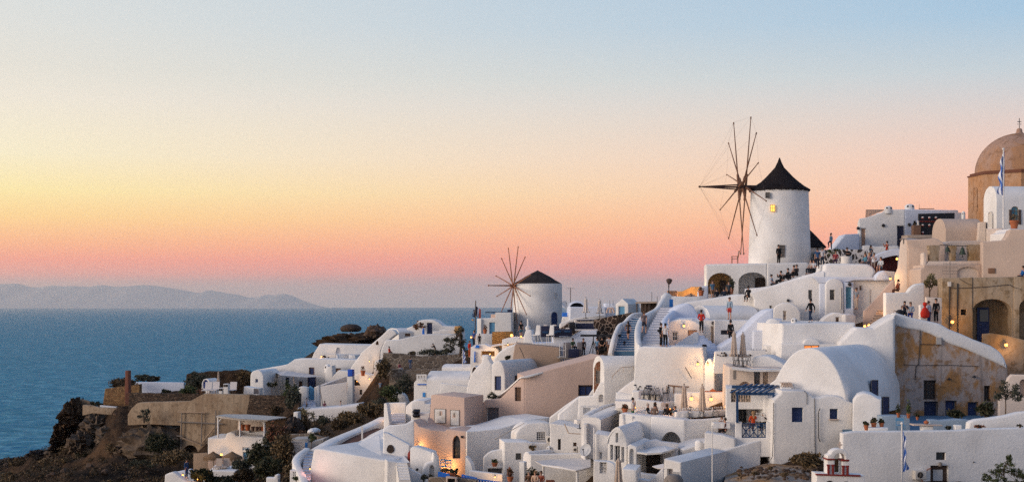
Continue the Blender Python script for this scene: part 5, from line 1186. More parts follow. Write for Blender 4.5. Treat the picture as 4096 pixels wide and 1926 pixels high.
bush(920,730,87.5,60,34,'small dark agave on the terrace floor','lf_dim',n=90,s=.14,clumps=6); bush(1205,718,85.6,90,34,'dark red succulent on the parapet','lf_red',n=160,s=.09,clumps=8); bush(1575,700,85,50,18,'tiny plant at the right end of the parapet','lf_dark',n=60,s=.08,clumps=5)
bush(980,625,93,160,80,'dark bushes before the middle blue door of the old house','lf_dark',n=420,s=.14,clumps=14); bush(1265,625,92,180,160,'spiky dark bush before the right doors of the old house','lf_dark',n=600,s=.15,clumps=14)
tree(1440,610,91,190,[(1420,330,130,110),(1480,400,160,120),(1370,420,100,100),(1530,350,90,130),(1560,430,90,100)],'tall thin leafy shrub before the old stained house','lf_dim',n=1100,s=.085,cat='shrub',name='tall_shrub',tr=.05)
wall('garden_wall','sand coloured wall with a small dark arch behind the tall shrub','wall',Pl(1540,99,4),[(1380,900),(1385,465),(1470,250,10),(1500,222),(2300,240),(2300,900)],.5,'cream',.08,[niche(1570,265,1640,420,arch=40,dep=.4,name='arched_recess',c='sand')])
tree(1420,1300,79.5,210,[(1440,1080,190,120),(1350,1130,150,110),(1530,1120,150,100),(1480,1000,60,110),(1255,1170,120,80),(1580,1180,120,100),(1400,1200,200,90)],'wispy olive green shrub in the lower right corner','lf_green',n=2600,s=.06,cat='shrub',name='olive_shrub',tr=.05)
flag(487,742,1120,81,52,'blue and white striped flag hanging limp before the long terrace wall',(672,1260),sway=.3,pr=.055)
V('T')
pg = Pl(450,79,-3); g = wall('bell_gable','small white bell gable with dark red bands and a cross','bell gable',pg,[(190,900),(190,548),(742,572),(742,900)],1.1,'white',.04,[niche(300,632,385,760,arch=26,dep=.9,name='bell_arch',c='white2'),niche(490,640,570,770,arch=26,dep=.9,name='bell_arch',c='white2')])
part('red_band',Pl(450,78.93,-3),[(186,572),(186,553),(700,570),(700,588)],0,.2,'redpaint',g,.015)
for x0,x1,dy in ((315,398,0),(486,566,12)):
 part('pier',Pl(450,79.1,-3),[(x0,560+dy),(x0,398+dy),(x1,398+dy),(x1,560+dy)],0,.75,'white',g,.02)
 part('red_capital',Pl(450,79.04,-3),[(x0-5,398+dy),(x0-5,380+dy),(x1+3,380+dy),(x1+3,398+dy)],0,.8,'redpaint',g,.012)
 for a in (x0-1,x1-32): part('red_column',Pl(450,79.0,-3),[(a+6,556+dy),(a+6,470+dy),(a,462+dy),(a,448+dy),(a+33,448+dy),(a+33,462+dy),(a+27,470+dy),(a+27,556+dy)],0,.15,'redpaint',g,.012)
arch_o = [(318,384),(318,345,4),(352,330)]+[(455-103*cos(pi*k/12)+0,345-78*sin(pi*k/12)) for k in range(1,12)]+[(556,345),(556,394)]
arch_i = [(524,394)]+[(460+62*cos(pi*k/12),378-60*sin(pi*k/12)) for k in range(13)]+[(396,384)]
part('bell_arch_top',Pl(450,79.1,-3),arch_o+arch_i,0,.75,'white',g,.03)
mb = MB(); c = W3(458,266,79.4); mb.box(c+Vector((0,0,.15)),.07,.06,.42); mb.box(c+Vector((0,0,.2)),.25,.055,.065); mb.build('cross','sand',g)
V('J')
mb = MB(); rr = [[W3(x,y,Y) for x,y,Y in row] for row in ([(250,1330,76),(560,1330,76),(860,1330,76),(1080,1330,76),(1300,1330,76)],[(300,1190,82),(560,1195,82),(850,1190,82),(1000,1200,82),(1250,1200,82)],[(315,1165,89),(500,1110,90),(740,1045,91),(950,1060,92),(1250,1120,92)],[(315,1120,95.5),(600,1035,95.5),(720,1020,95.5),(900,1030,95.5),(1250,1100,95.5)])]
vs = []; NN = 60
for i in range(NN+1):
 f = i/NN*3; a = min(int(f),2); f -= a
 for j in range(NN+1):
  h_ = j/NN*4; b = min(int(h_),3); h_ -= b
  p = (rr[a][b]*(1-h_)+rr[a][b+1]*h_)*(1-f)+(rr[a+1][b]*(1-h_)+rr[a+1][b+1]*h_)*f; vs.append(p+Vector((0,0,.13*noise.fractal(Vector((p.x*.8,p.y*.8,3)),1,2.1,5)-.25)))
mb.add(vs,[(i*(NN+1)+j,i*(NN+1)+j+1,(i+1)*(NN+1)+j+1,(i+1)*(NN+1)+j) for i in range(NN) for j in range(NN)]); tag(mb.build('bare_ground','ochresoil',recalc=False,smooth=60),'bare ochre and grey ground sloping below the blue window house','ground',kind='structure')
bush(990,1090,87,290,125,'round dry brown bush below the blue window house','lf_dry',n=2200,s=.13,clumps=22)
pl = Pl(660,97.5,8)
tw = wall('balcony_house','white house with lattice balcony above and blue fenced balcony below','house',pl,[(320,1000),(322,424,5),(412,422),(420,440),(760,440),(770,520),(724,530),(724,1000)],5,'white',.08,
 [niche(366,432,532,540,dep=1.2,name='balcony_recess',c='white2'),niche(424,598,716,740,dep=1.6,name='balcony_recess',c='white2')])
rail_lattice('lattice_railing',pl,366,434,532,538,'palewood',tw,4,d0=.15)
mb = MB(); slab(mb,pl,[pl.uz(430,612),pl.uz(500,612),pl.uz(500,725),pl.uz(430,725)],1.5,1.58); mb.build('door','glass',tw)
for a in (430,462,494): mb = MB(); slab(mb,pl,[pl.uz(a,612),pl.uz(a+6,612),pl.uz(a+6,725),pl.uz(a,725)],1.42,1.5); mb.build('door_frame','greywood',tw)
mb = MB(); slab(mb,pl,[pl.uz(538,622),pl.uz(590,622),pl.uz(590,664),pl.uz(538,664)],1.46,1.58); mb.build('window','sand',tw)
bal = wall('balcony',None,None,Pl(660,95.6,8),[(400,1000),(402,705,6),(456,706),(458,716),(458,840),(660,840),(662,716),(664,706),(720,706,6),(722,1000)],.3,'white',.05,parent=tw)
mb = MB(); a = [pl.at(402,860,-1.7),pl.at(722,860,-1.7),pl.at(722,860,1.6),pl.at(402,860,1.6)]; zb_ = pl.at(560,850).z+.1
mb.add([Vector((p.x,p.y,zb_)) for p in a]+[Vector((p.x,p.y,zb_-.3)) for p in a],[(0,1,2,3),(4,7,6,5),(0,4,5,1),(1,5,6,2),(0,3,7,4)]); mb.build('balcony_floor','white',tw,smooth=0)
rail_lattice('blue_railing',Pl(660,95.7,8),458,722,660,836,'blueframe',tw,3,w=.07,d0=.1)
pt2 = Pl(560,95.7,6); pg_ = empty('pergola',pt2.at(570,712),'dark blue pergola over the seated couple on the balcony','pergola')
for a,b,c_ in ((418,472,712),(725,480,530)):
 mb = MB(); mb.box((pt2.at(a,b)+pt2.at(a,c_))/2,.14,.14,(pt2.at(a,b)-pt2.at(a,c_)).length); mb.build('post','blueframe',pg_)
mb = MB(); A_,B_ = pt2.at(405,470),pt2.at(732,474); d_ = (B_-A_); yw = atan2(d_.y,d_.x)
mb.box((A_+B_)/2+Vector((0,0,.02)),d_.length,.14,.18,yw); mb.box((A_+B_)/2+Vector((.15,2.0,.35)),d_.length+.2,.14,.18,yw); mb.build('beam','blueframe',pg_)
for i in range(7):
 q = A_.lerp(B_,(i+.3)/7); mb = MB(); mb.box(q+Vector((.25,1.0,.30)),.15,2.7,.06,rot=Matrix.Rotation(-.55,3,'Z')@Matrix.Rotation(.16,3,'X')); mb.build('slat','blueframe',pg_)
person(552,735,96.6,'fair haired person in orange top seated back to view on the blue fenced balcony','#c4481c','#5a4030','sit',yaw=170,hair='hairblond',long=1)
person(672,728,96.8,'dark dressed woman with brown hair leaning on the balcony at the right','#20181c','#181418','sitphone',yaw=75,hair='hairbrown',long=1)
bt = dining_table(.7); bt.location = W3(612,752,97); bt['label'] = 'small table between the couple on the blue fenced balcony'; bt['group'] = 'laid restaurant tables'
wall('low_wall','low white wall with blocks left of the balcony house','wall',Pl(270,95.5,14),[(142,1000),(145,792,5),(220,806),(275,812),(380,842),(398,850),(400,1000)],1.5,'white',.07)
wt = dining_table(1.0); wt.location = W3(278,808,97.2); wt['label'] = 'white clothed table of the red haired woman below the terrace'
person(288,775,98.2,'woman with red hair and bare arms seated behind the white clothed table','#5c2c20','#30201c','sitfold',yaw=15,long=1,hair='hairbrown',sleeve=0)
person(318,790,96.9,'person in dark red top at the right of the clothed table, half hidden','#4a1c18','#201818','sit',yaw=95)
pl = Pl(600,102,4)
uh = wall('roof_terrace_house','white house with tall doors and a brown blind arch under two closed umbrellas','house',pl,[(342,700),(350,246,5),(385,240),(540,262),(548,250),(780,250),(785,700)],6,'cream',.08,
 [win(560,266,612,430,'glass',dep=.3,fc='greypaint',bars=(1,3)),niche(634,276,678,440,dep=.3,c='palewood',name='door_recess'),niche(424,366,542,440,arch=70,dep=.3,c='pink',name='blind_arch')])
planks('roof_slab',None,None,[(375,248,100.6),(540,266,100.4),(660,266,100.4),(790,262,100.6),(790,240,108),(380,236,108)],.18,'white',parent=uh)
mb = MB(); mb.box(W3(397,312,101.2),.2,.2,.6); mb.build('wall_light','greywood',uh)
um = closed_umbrella(2.45,'canvas',.06)
um.location = W3(391,240,103.5); um['label'] = 'tall closed beige umbrella on the roof terrace, left of its pair'; um['group'] = 'closed beige umbrellas'
copy_tree(um,W3(466,243,103.8),.7,'tall closed beige umbrella on the roof terrace, right of its pair',.96)
wall('vaulted_house','low white vaulted house front with soft shoulders, left of the huge vault','house',Pl(640,104,18),[(534,500),(536,185,14),(560,160,12),(610,148,20),(680,152),(700,160),(790,205),(860,260),(860,500)],3,'white',.15)
ch0 = bistro_chair()
def chair_at(x,y,Y,yaw,lb):
 global _c0
 if not ch0.get('label'): ch0['label'] = lb; ch0.location = W3(x,y,Y); ch0.rotation_euler = (0,0,radians(yaw)); return ch0
 return copy_tree(ch0,W3(x,y,Y),radians(yaw),lb)
ROOFCH = 'black wire chair on the roof terrace beside the two umbrellas'
for x,y,Y,yw_ in ((410,246,102.6,20),(432,246,103.6,-40),(450,247,102.4,90),(482,247,103,160),(500,247,104.2,-70)): chair_at(x,y,Y,yw_,ROOFCH)
wall('vaulted_stairhead','small white vaulted stairhead with a lamp on its rounded face','house',Pl(185,109.4,34),[(138,560),(140,235),(150,200),(165,178),(180,170),(196,180),(215,215),(226,255),(228,560)],5.5,'white',.1)
lamp(168,222,109.1,34,'lit lamp on the rounded face of the vaulted stairhead'); lamp(85,220,109.75,24,'lit lamp on the tall white wall left of the vaulted stairhead')
wall('garden_wall','low white wall with set in dark stones behind the roof umbrellas','wall',Pl(400,108.5,2),[(215,300),(232,112,8),(400,104),(660,100),(662,300)],.5,'white',.06)
mb = MB()
pl = Pl(400,108.45,2)
for x,y,r in ((252,143,5),(287,128,6),(300,150,6),(310,127,7),(322,145,11),(495,147,7),(530,146,7),(275,150,4)): mb.ball(pl.at(x,y),r*mpp(108),.06,r*mpp(108)*1.2,10,6)
tag(mb.build('inset_stones','volcanic'),'dark lava stones set in the low white wall','stones',kind='stuff')
mb = MB()
for i,x in enumerate((540,556,582,610,640,655)): mb.ball(W3(x,106,108.7),.09,n=8,k=5)
tag(mb.build('pebbles','volcanic',recalc=False),'row of dark pebbles on top of the low white wall','pebbles',kind='stuff')
V('I')
wall('kiosk_wall','small pale block with a seated drinker, left of the grey terrace block','wall',Pl(940,110,4),[(832,1200),(836,990,6),(985,990),(985,1200)],2,'white',.08)
person(935,985,110.8,'person in dark patterned top seated on the pale block by a pole','#3c1c18','#201418','sit',yaw=30,sleeve=.5)
wall('stair_ramp','broad pale blue stepped ramp rising right behind the roof umbrellas','ramp',Pl(700,114,0),[(400,1200),(420,1005),(560,912),(640,850),(760,730),(850,665,15),(905,652),(908,740),(985,745),(985,1200)],3,'bluewhite',.15)
wall('chimney_dome','small white rounded dormer on the pale blue ramp','dormer',Pl(915,111.5,4),[(845,900),(848,830),(862,770),(885,748),(912,742),(940,748),(962,775),(972,830),(974,900)],2,'white',.1)
wall('pale_block','low pale blue wall under the rounded dormer','wall',Pl(850,112.5,0),[(715,1200),(722,855,8),(980,846),(980,1200)],.6,'bluewhite',.08)
t = empty('metal_frame',W3(960,990,109.5),'thin white metal frame at the corner of the grey terrace block','frame'); mb = MB()
mb.tube([W3(957,990,109.5),W3(957,760,109.5)],.03,5); mb.build('post','whitemetal',t); mb = MB(); mb.tube([W3(950,760,109.5),W3(1310,768,109.5)],.025,5); mb.tube([W3(1070,768,109.5),W3(1070,785,109.5)],.02,5); mb.build('rail','whitemetal',t)
chimney(1097,786,109.5,56,50,'square little white vent box on the grey terrace block')
wall('round_window_house','white house behind the ramp with a half round brown window','house',Pl(620,117,6),[(360,1100),(362,757,6),(740,757),(742,1100)],4,'white',.08,[niche(583,822,664,880,arch=48,dep=.25,c="wood",name="fan_window")])
pl = Pl(350,118.5,2)
wall('terrace_house','white flat terrace house with pale door behind the stepped white cone','house',pl,[(-20,1100),(-10,760),(160,742),(165,757),(430,757),(432,1100)],5,'white',.08,[door(328,812,390,1000,'palewood',dep=.25)])
mb = MB(); mb.ball(pl.at(352,785,-.1),.15,n=10,k=6); tag(mb.build('wall_light','iron'),'round wall light above the pale door of the terrace house','lamp')
wall('blind_sign','black screen board held beside the pale door','board',Pl(470,116.4,0),[(424,890),(424,850),(532,848),(532,890)],.12,'black',.02)
person(512,968,116,'man in black standing beside the black screen board','#0b0c10','#0d0e12',yaw=160,h=1.76)
t = empty('stepped_cone',W3(240,1005,116.5),'stepped white cone of masonry under the man in red','masonry'); mb = MB(); c = W3(255,1010,116.6)
for i,(r,z) in enumerate(((1.5,-.55),(1.3,-.3),(1.08,-.1),(.85,.1),(.62,.3),(.42,.5))):
 mb.lathe(c+Vector((-.05*i,0,0)),[(r*1.02,z-.6),(r,z+.35),(r*.93,z+.43),(.01,z+.45)],24,sq=(1,.75))
mb.build('cone','bluewhite',t,smooth=45)
mb = MB()
for i in range(8): q = W3(25+24*i,985-15*i,116.2); mb.lathe(q,[(.22,-1.5),(.22,0),(.18,.08),(.01,.11)],14)
mb.build('stepped_rib','white',t,smooth=45)
person(243,873,116.4,'man in red jacket and black trousers standing on the stepped white cone','#b4281c','#0e0f14',yaw=200,h=1.76,pose='clasp')
wall('stump','small dark stump on the edge of the white wall','stump',Pl(272,111.4,0),[(250,1003),(255,980),(290,982),(296,1003)],.2,'black',.03)
pl = Pl(600,121.5,0)
dm = barrel('domed_roof','low white vault roof behind the man in red shorts','house',Pl(320,122.5,-14),322,775,742,900,4.6,1.05,'white',[])
person(503,755,119.2,'man in pale shirt and red shorts standing on the flat roof','#8ca0b0','#a02c2c',yaw=40,sleeve=1,shorts=True,hair='hairbrown',h=1.78,shoes='#8c2020')
wall('slope_wall','long white retaining wall sloping up to the right below the arches','wall',Pl(400,127,4),[(-60,900),(-40,660),(40,622),(110,592,30),(300,562),(565,520),(640,520,12),(724,576,10),(728,660),(780,700),(780,900)],4,'white',.2)
wall('blue_shadow_wall','sloping wall in painted blue shadow left of the flat roofed terrace house','wall',Pl(120,123,-8),[(-100,900),(-80,720),(-10,660),(60,620,30),(130,600,30),(180,640,20),(230,735),(232,900)],2,'bluewhite',.2)  # bluish shadow on this wall is put into its colour
pot(240,536,132.5,.5,'round terracotta pot at the left end of the slope wall','lf_red',n=60,r=.26,ph=.3); pot(520,519,131.5,.45,'terracotta pot under the left arch','lf_dark',n=80,ph=.8)
bush(515,500,133,60,140,'climbing plant in the left arch of the windmill terrace','lf_dim',n=300,s=.12,clumps=12)
pl = Pl(150,134,4)
gt = empty('picket_gate',pl.at(145,600),'pinkish wooden picket gate on an iron bar, left of the arches','gate'); mb = MB()
for i in range(15):
 x = 78+9.4*i; mb.box((pl.at(x,606)+pl.at(x,548-32*sin(pi*i/14)))/2,.16,.04,(pl.at(x,606)-pl.at(x,548-32*sin(pi*i/14))).length)
mb.build('pickets','pinkwood',gt); mb = MB(); mb.tube([pl.at(64,546,-.06),pl.at(222,546,-.06)],.05,5); mb.tube([pl.at(147,510,-.06),pl.at(147,606,-.06)],.04,5); mb.build('iron_bar','iron',gt)
wall('ochre_wall','orange lamp lit plaster wall behind the picket gate','wall',Pl(150,137,6),[(10,640),(20,495),(70,490),(140,458,10),(150,450),(245,452),(300,470),(300,640)],.5,'ochre',.08)
lamp(60,560,136.2,45,'hidden lit lamp behind the picket gate, left',r=.06); lamp(215,500,136.0,70,'hidden lit lamp behind the picket gate, right',r=.06)
wall('curved_wing_wall','pale blue curved wing wall beside the picket gate','wall',Pl(270,133.5,0),[(205,620),(212,500),(225,470),(245,448,12),(290,442),(306,448),(308,620)],.5,'bluewhite',.1)
V('X')
wall('low_wall','white low wall below the spotlight, top of the big stairs','wall',Pl(1600,131,0),[(1380,760),(1395,530,20),(1500,535),(1750,545),(1990,545),(1990,760)],.5,'white',.08)
wall('blue_door_panel','bright blue panel closing the top of the big stairs','panel',Pl(1490,129.6,0),[(1395,740),(1395,588),(1585,588),(1585,740)],.2,'midblue',.03)
pf_ = Pl(1560,136,0); mb = MB()
for i in range(9): x = 1500+18*i; mb.box((pf_.at(x,452)+pf_.at(x,545))/2,.16,.04,(pf_.at(x,452)-pf_.at(x,545)).length)
tag(mb.build('picket_fence','pinkwood'),'short pale picket fence behind the spotlight pole','fence')
t = empty('spotlight',W3(1518,530,131),'dark spotlight on a twin pole above the big stairs','spotlight'); mb = MB(); mb.tube([W3(1522,545,131),W3(1515,440,131)],.06,5); mb.tube([W3(1515,440,131),W3(1500,300,131)],.03,5); mb.tube([W3(1515,440,131),W3(1525,300,131)],.03,5); mb.build('pole','iron',t)
mb = MB(); c = W3(1522,292,131); mb.lathe(c,[(.01,-.32),(.18,-.2),(.26,0),(.26,.12),(.12,.2),(.01,.22)],12); mb.build('lamp_head','darkwood',t)
# ================= centre: stairs, restaurant, stage, small windmill, pink houses =================
V('G')
stairs('big_stairs','broad white stairs with painted shadow lines at the joints rising to the bright blue panel',(712,532,112.5),(905,532,112.5),(905,178,126),(1042,178,126),15,('step','step','joint_shade'))
ribbon('stair_wall','thick white curving wall left of the big stairs','wall',[(735,545,111.8),(700,490,112.2),(690,400,115),(705,320,118.5),(738,262,121),(800,222,123.5),(870,182,126.5),(915,110,128.5),(950,48,129.5),(985,60,130)],.45,2.4,'white')
ribbon('stair_wall','thick pale curving wall right of the big stairs','wall',[(948,345,114),(940,300,116.5),(962,262,119),(1010,215,122.5),(1080,165,126),(1180,135,128)],.5,2.6,'bluewhite')
person(752,424,114.5,'blurred person in grey top and shorts going down the big white stairs','#605458','#282c3c',yaw=200,sleeve=.5,shorts=True,hair='hairbrown',pose='walk')
pl = Pl(985,110.5,10)
wall('tall_terrace_wall','tall white wall under the two men standing with a rucksack','wall',pl,[(640,1150),(668,640,20),(690,560,20),(735,540),(985,548),(1020,536,8),(1292,545,6),(1310,700),(1312,1150)],7,'white',.12)
person(908,545,112.4,'man in black with a rucksack standing on the tall white wall','#101218','#12131a',yaw=-60,extra='backpack',h=1.8)
person(948,546,111.6,'man in white T-shirt and black trousers standing on the tall white wall','#c4c0c0','#0c0d12',yaw=195,sleeve=.5,h=1.76)
pl = Pl(1050,118.2,4)
wall('terrace_house','white house with shallow arched top, lamp and a two leaf window','house',pl,[(935,700),(945,395),(962,340,15),(1000,303,20),(1080,286),(1170,289,20),(1240,312,20),(1288,350,20),(1300,400),(1305,700)],4,'white',.12,[win(1005,400,1068,492,'glass',dep=.2,bars=(1,1),fw=.1),niche(1155,388,1238,440,dep=.2,c='pinkwood',name='door_recess')])
lamp(1117,350,117.7,24,'lit lamp above the two leaf window of the arched terrace house')
wall('flat_roof','long pale flat roof edge above the arched terrace house','wall',Pl(1100,120.5,2),[(925,500),(930,330),(990,272,10),(1350,278),(1352,500)],3,'bluewhite',.1)
stairs('blue_stairs','narrow stairs with white treads and blue risers climbing beside the stage',(440,598,139.5),(664,598,139.5),(640,275,149),(728,275,149),15,('step','stepblue'),drop=.4)
ribbon('stair_wall','white stepped wall left of the blue stairs','wall',[(438,600,139),(470,460,140.5),(520,340,145.5),(570,310,147),(640,240,149),(722,225,150)],.45,2.8,'white')
person(605,478,141.5,'blurred person with dark hair and shorts climbing the blue stairs','#4c3c38','#3c3034',yaw=170,pose='walk',hair='hairdark',sleeve=.5,shorts=True,long=1)
pl = Pl(400,152,-6)
wall('lava_stone_wall','wall of dark lava stones in tan mortar behind the stage','wall',pl,[(-20,620),(-10,370),(30,345),(60,318),(120,310),(260,300),(420,268),(640,228),(690,232),(690,620)],.6,'lavastone',.06)
wall('lava_boulder','large black lava rock set in the stone wall','rock',Pl(540,151.6,-6),[(495,330),(498,275,10),(520,262),(570,280),(592,300),(570,318),(530,335)],.3,'volcanic',.1)
for x in (428,455):
 mb = MB(); c = W3(x,240,152.2); mb.tube([c+Vector((.22*cos(a),0,.1+.5*sin(a))) for a in [pi*k/10 for k in range(11)]],.09,6); tag(mb.build('wall_loop','pink'),'small pink plaster loop on top of the lava stone wall','ornament','plaster loops on the stone wall')
pl = Pl(545,170,24)
rh = wall('roof_house','tiny white gabled house with pale blue door behind the lava stone wall','house',pl,[(488,320),(490,150),(497,146),(552,100),(600,142),(606,150),(606,320)],4,'white',.08,[win(514,168,574,262,'lightblue',dep=.2,fw=.05)])
wall('flat_roofs','pale flat roof blocks left of the tiny gabled house','building',Pl(250,172,0),[(66,330),(70,174,4),(330,178),(395,176),(398,330)],6,'bluewhite',.1); wall('flat_roofs','small grey blue roof block touching the tiny gabled house','building',Pl(430,174,0),[(392,330),(396,144),(478,144),(480,330)],4,'bluewhite',.06)
wall('low_wall','white low wall below the two white umbrellas','wall',Pl(200,166,-6),[(-30,420),(-20,330),(120,275),(400,252),(402,420)],.6,'white',.06)
wall('low_vault','tiny white vault beside the gabled house','house',Pl(640,172,0),[(600,320),(605,212),(640,196,15),(676,205),(678,320)],2,'white',.1)
t = empty('reed_hut',W3(780,240,156),'open wooden hut with reed roof right of the tiny gabled house','hut')
planks('reed_roof',None,None,[(672,132,155),(872,128,155),(868,124,159),(680,126,159)],.15,'palewood',parent=t)
for x in (685,735,765,800): post('post',(x,135,155.2),(x,235,155.2),.08,'darkwood',t)
wall('back_wall',None,None,Pl(800,158,0),[(720,260),(722,140),(868,132),(866,260)],.2,'darkwood',.02,parent=t)
antenna(823,165,160,125,'thin aerial rod behind the reed hut',arms=(),r=.025); antenna(872,150,160,72,'shorter thin aerial rod behind the reed hut',arms=(),r=.025); antenna(74,125,185,125,'television antenna beside the small windmill',arms=((.03,.45),),r=.04); antenna(436,145,174,32,'short aerial rod on the roof block, left',arms=(),r=.02); antenna(466,145,174,34,'short aerial rod on the roof block, right',arms=(),r=.02)
sat_dish(30,150,178,34,'pale satellite dish on the roofs right of the small windmill',face=10)
pl = Pl(130,176,0)
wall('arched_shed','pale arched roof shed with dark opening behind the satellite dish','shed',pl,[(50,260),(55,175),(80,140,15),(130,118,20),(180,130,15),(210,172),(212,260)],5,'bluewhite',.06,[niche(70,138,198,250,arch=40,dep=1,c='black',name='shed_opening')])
uw = closed_umbrella(2.3,'canvasw',.10); V('E')
uw.location = W3(1315,782,165); uw['label'] = 'closed white umbrella behind the stage, left of its pair'; uw['group'] = 'closed white umbrellas'; uw.scale = (1.15,1.15,1)
c = copy_tree(uw,W3(1449,788,166),1.1,'closed white umbrella behind the stage, right of its pair'); c.scale = (1.15,1.15,.96)
mid = wall('bright_canopy','bright blue awning beside the small windmill door','awning',Pl(1150,178,0),[(1088,765),(1090,725),(1190,725,6),(1205,765)],2,'brightblue',.05)
wall('white_wedge','white wedge wall under the bright blue awning','wall',Pl(1150,174,0),[(1070,900),(1090,765),(1205,765),(1195,725),(1245,760),(1250,790),(1250,900)],1,'white',.05)
YS_ = 186
m2,b2,k2 = windmill(848,446,920,236,242,YS_,[(2,315),(14,322),(60,345),(120,378),(180,415),(228,440),(226,448),(215,448)],(612,465),radians(26),385,238,'small windmill with low brown thatch and twelve bare poles, near the sea',.065,15,232,'thatch',wires=False,hubmat='polewood2')
on_tower(m2,b2,k2,848,240,YS_,win(1012,530,1040,580,'dish',fw=.06)); on_tower(m2,b2,k2,848,242,YS_,door(972,710,1042,880,'blue',arch=40,fw=.09))
pl = Pl(440,180,4)
wh = wall('white_house','white cube house with light blue door left of the small windmill','house',pl,[(260,1060),(262,782,3),(438,776),(442,724),(592,722),(600,1060)],6,'white',.08,[door(379,817,438,945,'lightblue',fw=.05)])
part('cube_side',Pl(300,179.9,30),[(262,1000),(262,784),(302,784),(302,1000)],-.02,.2,'white',wh,.03)
wall('rooftop_box','small brown box on the roof of the white cube house','box',Pl(415,181,10),[(394,782),(396,740),(438,740),(440,782)],1,'pink',.03)
mb = MB(); mb.box(W3(470,722,183),3.2,.2,.12); mb.box(W3(580,712,183),.6,.3,.4); tag(mb.build('roof_mats','navy',recalc=False),'dark mats lying on the roof of the white cube house','mats')
wall('gold_stone_wall','golden stone wall lit by a lamp before the small windmill','wall',Pl(500,163,4),[(404,1120),(408,910),(608,906),(610,1120)],.6,'goldstone',.05)
lamp(597,945,161.5,110,'lit lamp on the golden stone wall, at the foot of the small windmill',r=.16); lamp(690,955,156,70,'lit lamp behind the man by the small windmill',r=.1); lamp(205,962,170,25,'tiny lit lamp on the white wall, left of the golden stone wall')
wall('low_wall','white low wall with flowerpot left of the golden stone wall','wall',Pl(320,166,0),[(230,1120),(238,930),(408,928),(410,1120)],.6,'white',.06)
pot(340,930,166.2,.5,'flowerpot with red flowers on the white low wall','lf_red',n=60)
wall('terrace_block','low white terrace under the man by the small windmill','wall',Pl(640,155,6),[(500,1200),(505,985),(560,968),(720,968),(722,1200)],6,'white',.08)
person(688,972,154.6,'man in dark T-shirt and blue shorts standing before the small windmill','#14151a','#34586c',yaw=150,sleeve=.5,shorts=True,h=1.8)
wall('plinth','tapered white plinth beside the man by the small windmill','plinth',Pl(760,153,10),[(700,1200),(715,950),(735,890,8),(790,890,8),(805,1024),(806,1200)],1.6,'white',.1)
mb = MB(); c = W3(755,890,153.4); mb.lathe(c,[(.01,0),(.25,0),(.28,.25),(.1,.45),(.1,1.1),(.01,1.15)],10); tag(mb.build('plinth_light','whitemetal'),'white spotlight on the tapered plinth','spotlight')
pl = Pl(1100,148,0)
wall('stage_wall','pale blue wall under the dark blue stage seats','wall',Pl(1090,149,0),[(800,1200),(802,1020),(1000,1018),(1002,960),(1190,955),(1280,900),(1420,898),(1422,1200)],5,'bluewhite',.06)
for x0,y0,x1,y1,lb in ((880,855,1055,960,'dark blue seat block left on the stage'),(1003,885,1182,952,'dark blue seat block right on the stage')):
 t = empty('seat_block',W3((x0+x1)/2,y1,148.6),lb,'sofa'); pp = Pl(x0,148.6,3)
 part('bench_front',pp,[(x0,y1),(x0,y0),(x1,y0),(x1,y1)],0,1.2,'navy',t,.06)
 for i in range(2): xx = x0+(x1-x0)*(.25+.5*i); part('headrest',pp,[(xx-18,y0-1),(xx-15,y0-14),(xx+18,y0-14),(xx+21,y0-1)],.1,.6,'canvasw',t,.03); part('cushion',pp,[(xx-28,y1-35),(xx-28,y1-55),(xx+28,y1-55),(xx+28,y1-35)],-.15,.3,'blueframe',t,.04)
for x0,lb in ((830,'high white chair left before the stage seats'),(962,'high white chair right before the stage seats')):
 t = empty('high_chair',W3(x0+20,1030,147),lb,'chair',None); pp = Pl(x0,147,12)
 part('backrest',pp,[(x0-6,938),(x0+8,845,8),(x0+45,845),(x0+45,938)],0,.18,'white',t,.05); part('seat',pp,[(x0-22,945),(x0-22,935),(x0+45,935),(x0+45,945)],-.5,.25,'white',t,.03)
 for a,b in ((-22,-8),(40,46),(-10,14),(20,8)): post('leg',(x0+a,945,146.6),(x0+a+b*.6,1032,146.6),.03,'whitemetal',t)
sofa = empty('dark_sofa',W3(1300,900,150),'big dark cushioned sofa bench before the lava stone wall','sofa'); pp = Pl(1300,150,-3)
part('backrest',pp,[(1220,885),(1205,830),(1215,790,6),(1390,786,6),(1398,885)],.3,.7,'canvasw',sofa,.06); part('back_cushion',pp,[(1228,884),(1222,828),(1388,828),(1394,884)],.0,.32,'navy',sofa,.08); part('seat',pp,[(1205,900),(1205,884),(1420,884),(1425,900)],-.8,.7,'canvasw',sofa,.05); part('armrest',pp,[(1148,895),(1150,822,8),(1205,818),(1208,895)],-.5,.7,'black',sofa,.06); part('top_cushion',pp,[(1230,806),(1230,794),(1385,792),(1388,804)],.1,.35,'navy',sofa,.04)
plat = wall('platform','dark wooden platform with posts at the edge of the tan wall','platform',Pl(1200,142,-2),[(1050,1172),(1052,1158),(1610,1150),(1612,1172)],6,'greywood',.03)
for x in range(1065,1290,22): mb = MB(); mb.tube([W3(x,1168,142.3),W3(x,1214,142.3)],.03,5); mb.build('baluster','palewood',plat)
t = empty('side_rail',W3(1090,1155,141.8),'pale metal side rail at the left end of the platform','rail'); mb = MB()
for y in (1035,1090,1150): mb.tube([W3(1062,y,141.9),W3(1118,y,141.9)],.025,5)
mb.build('bars','whitemetal',t); mb = MB(); mb.tube([W3(1062,1030,141.9),W3(1062,1158,141.9)],.03,5); mb.tube([W3(1118,1030,141.9),W3(1118,1158,141.9)],.03,5); mb.build('posts','whitemetal',t)
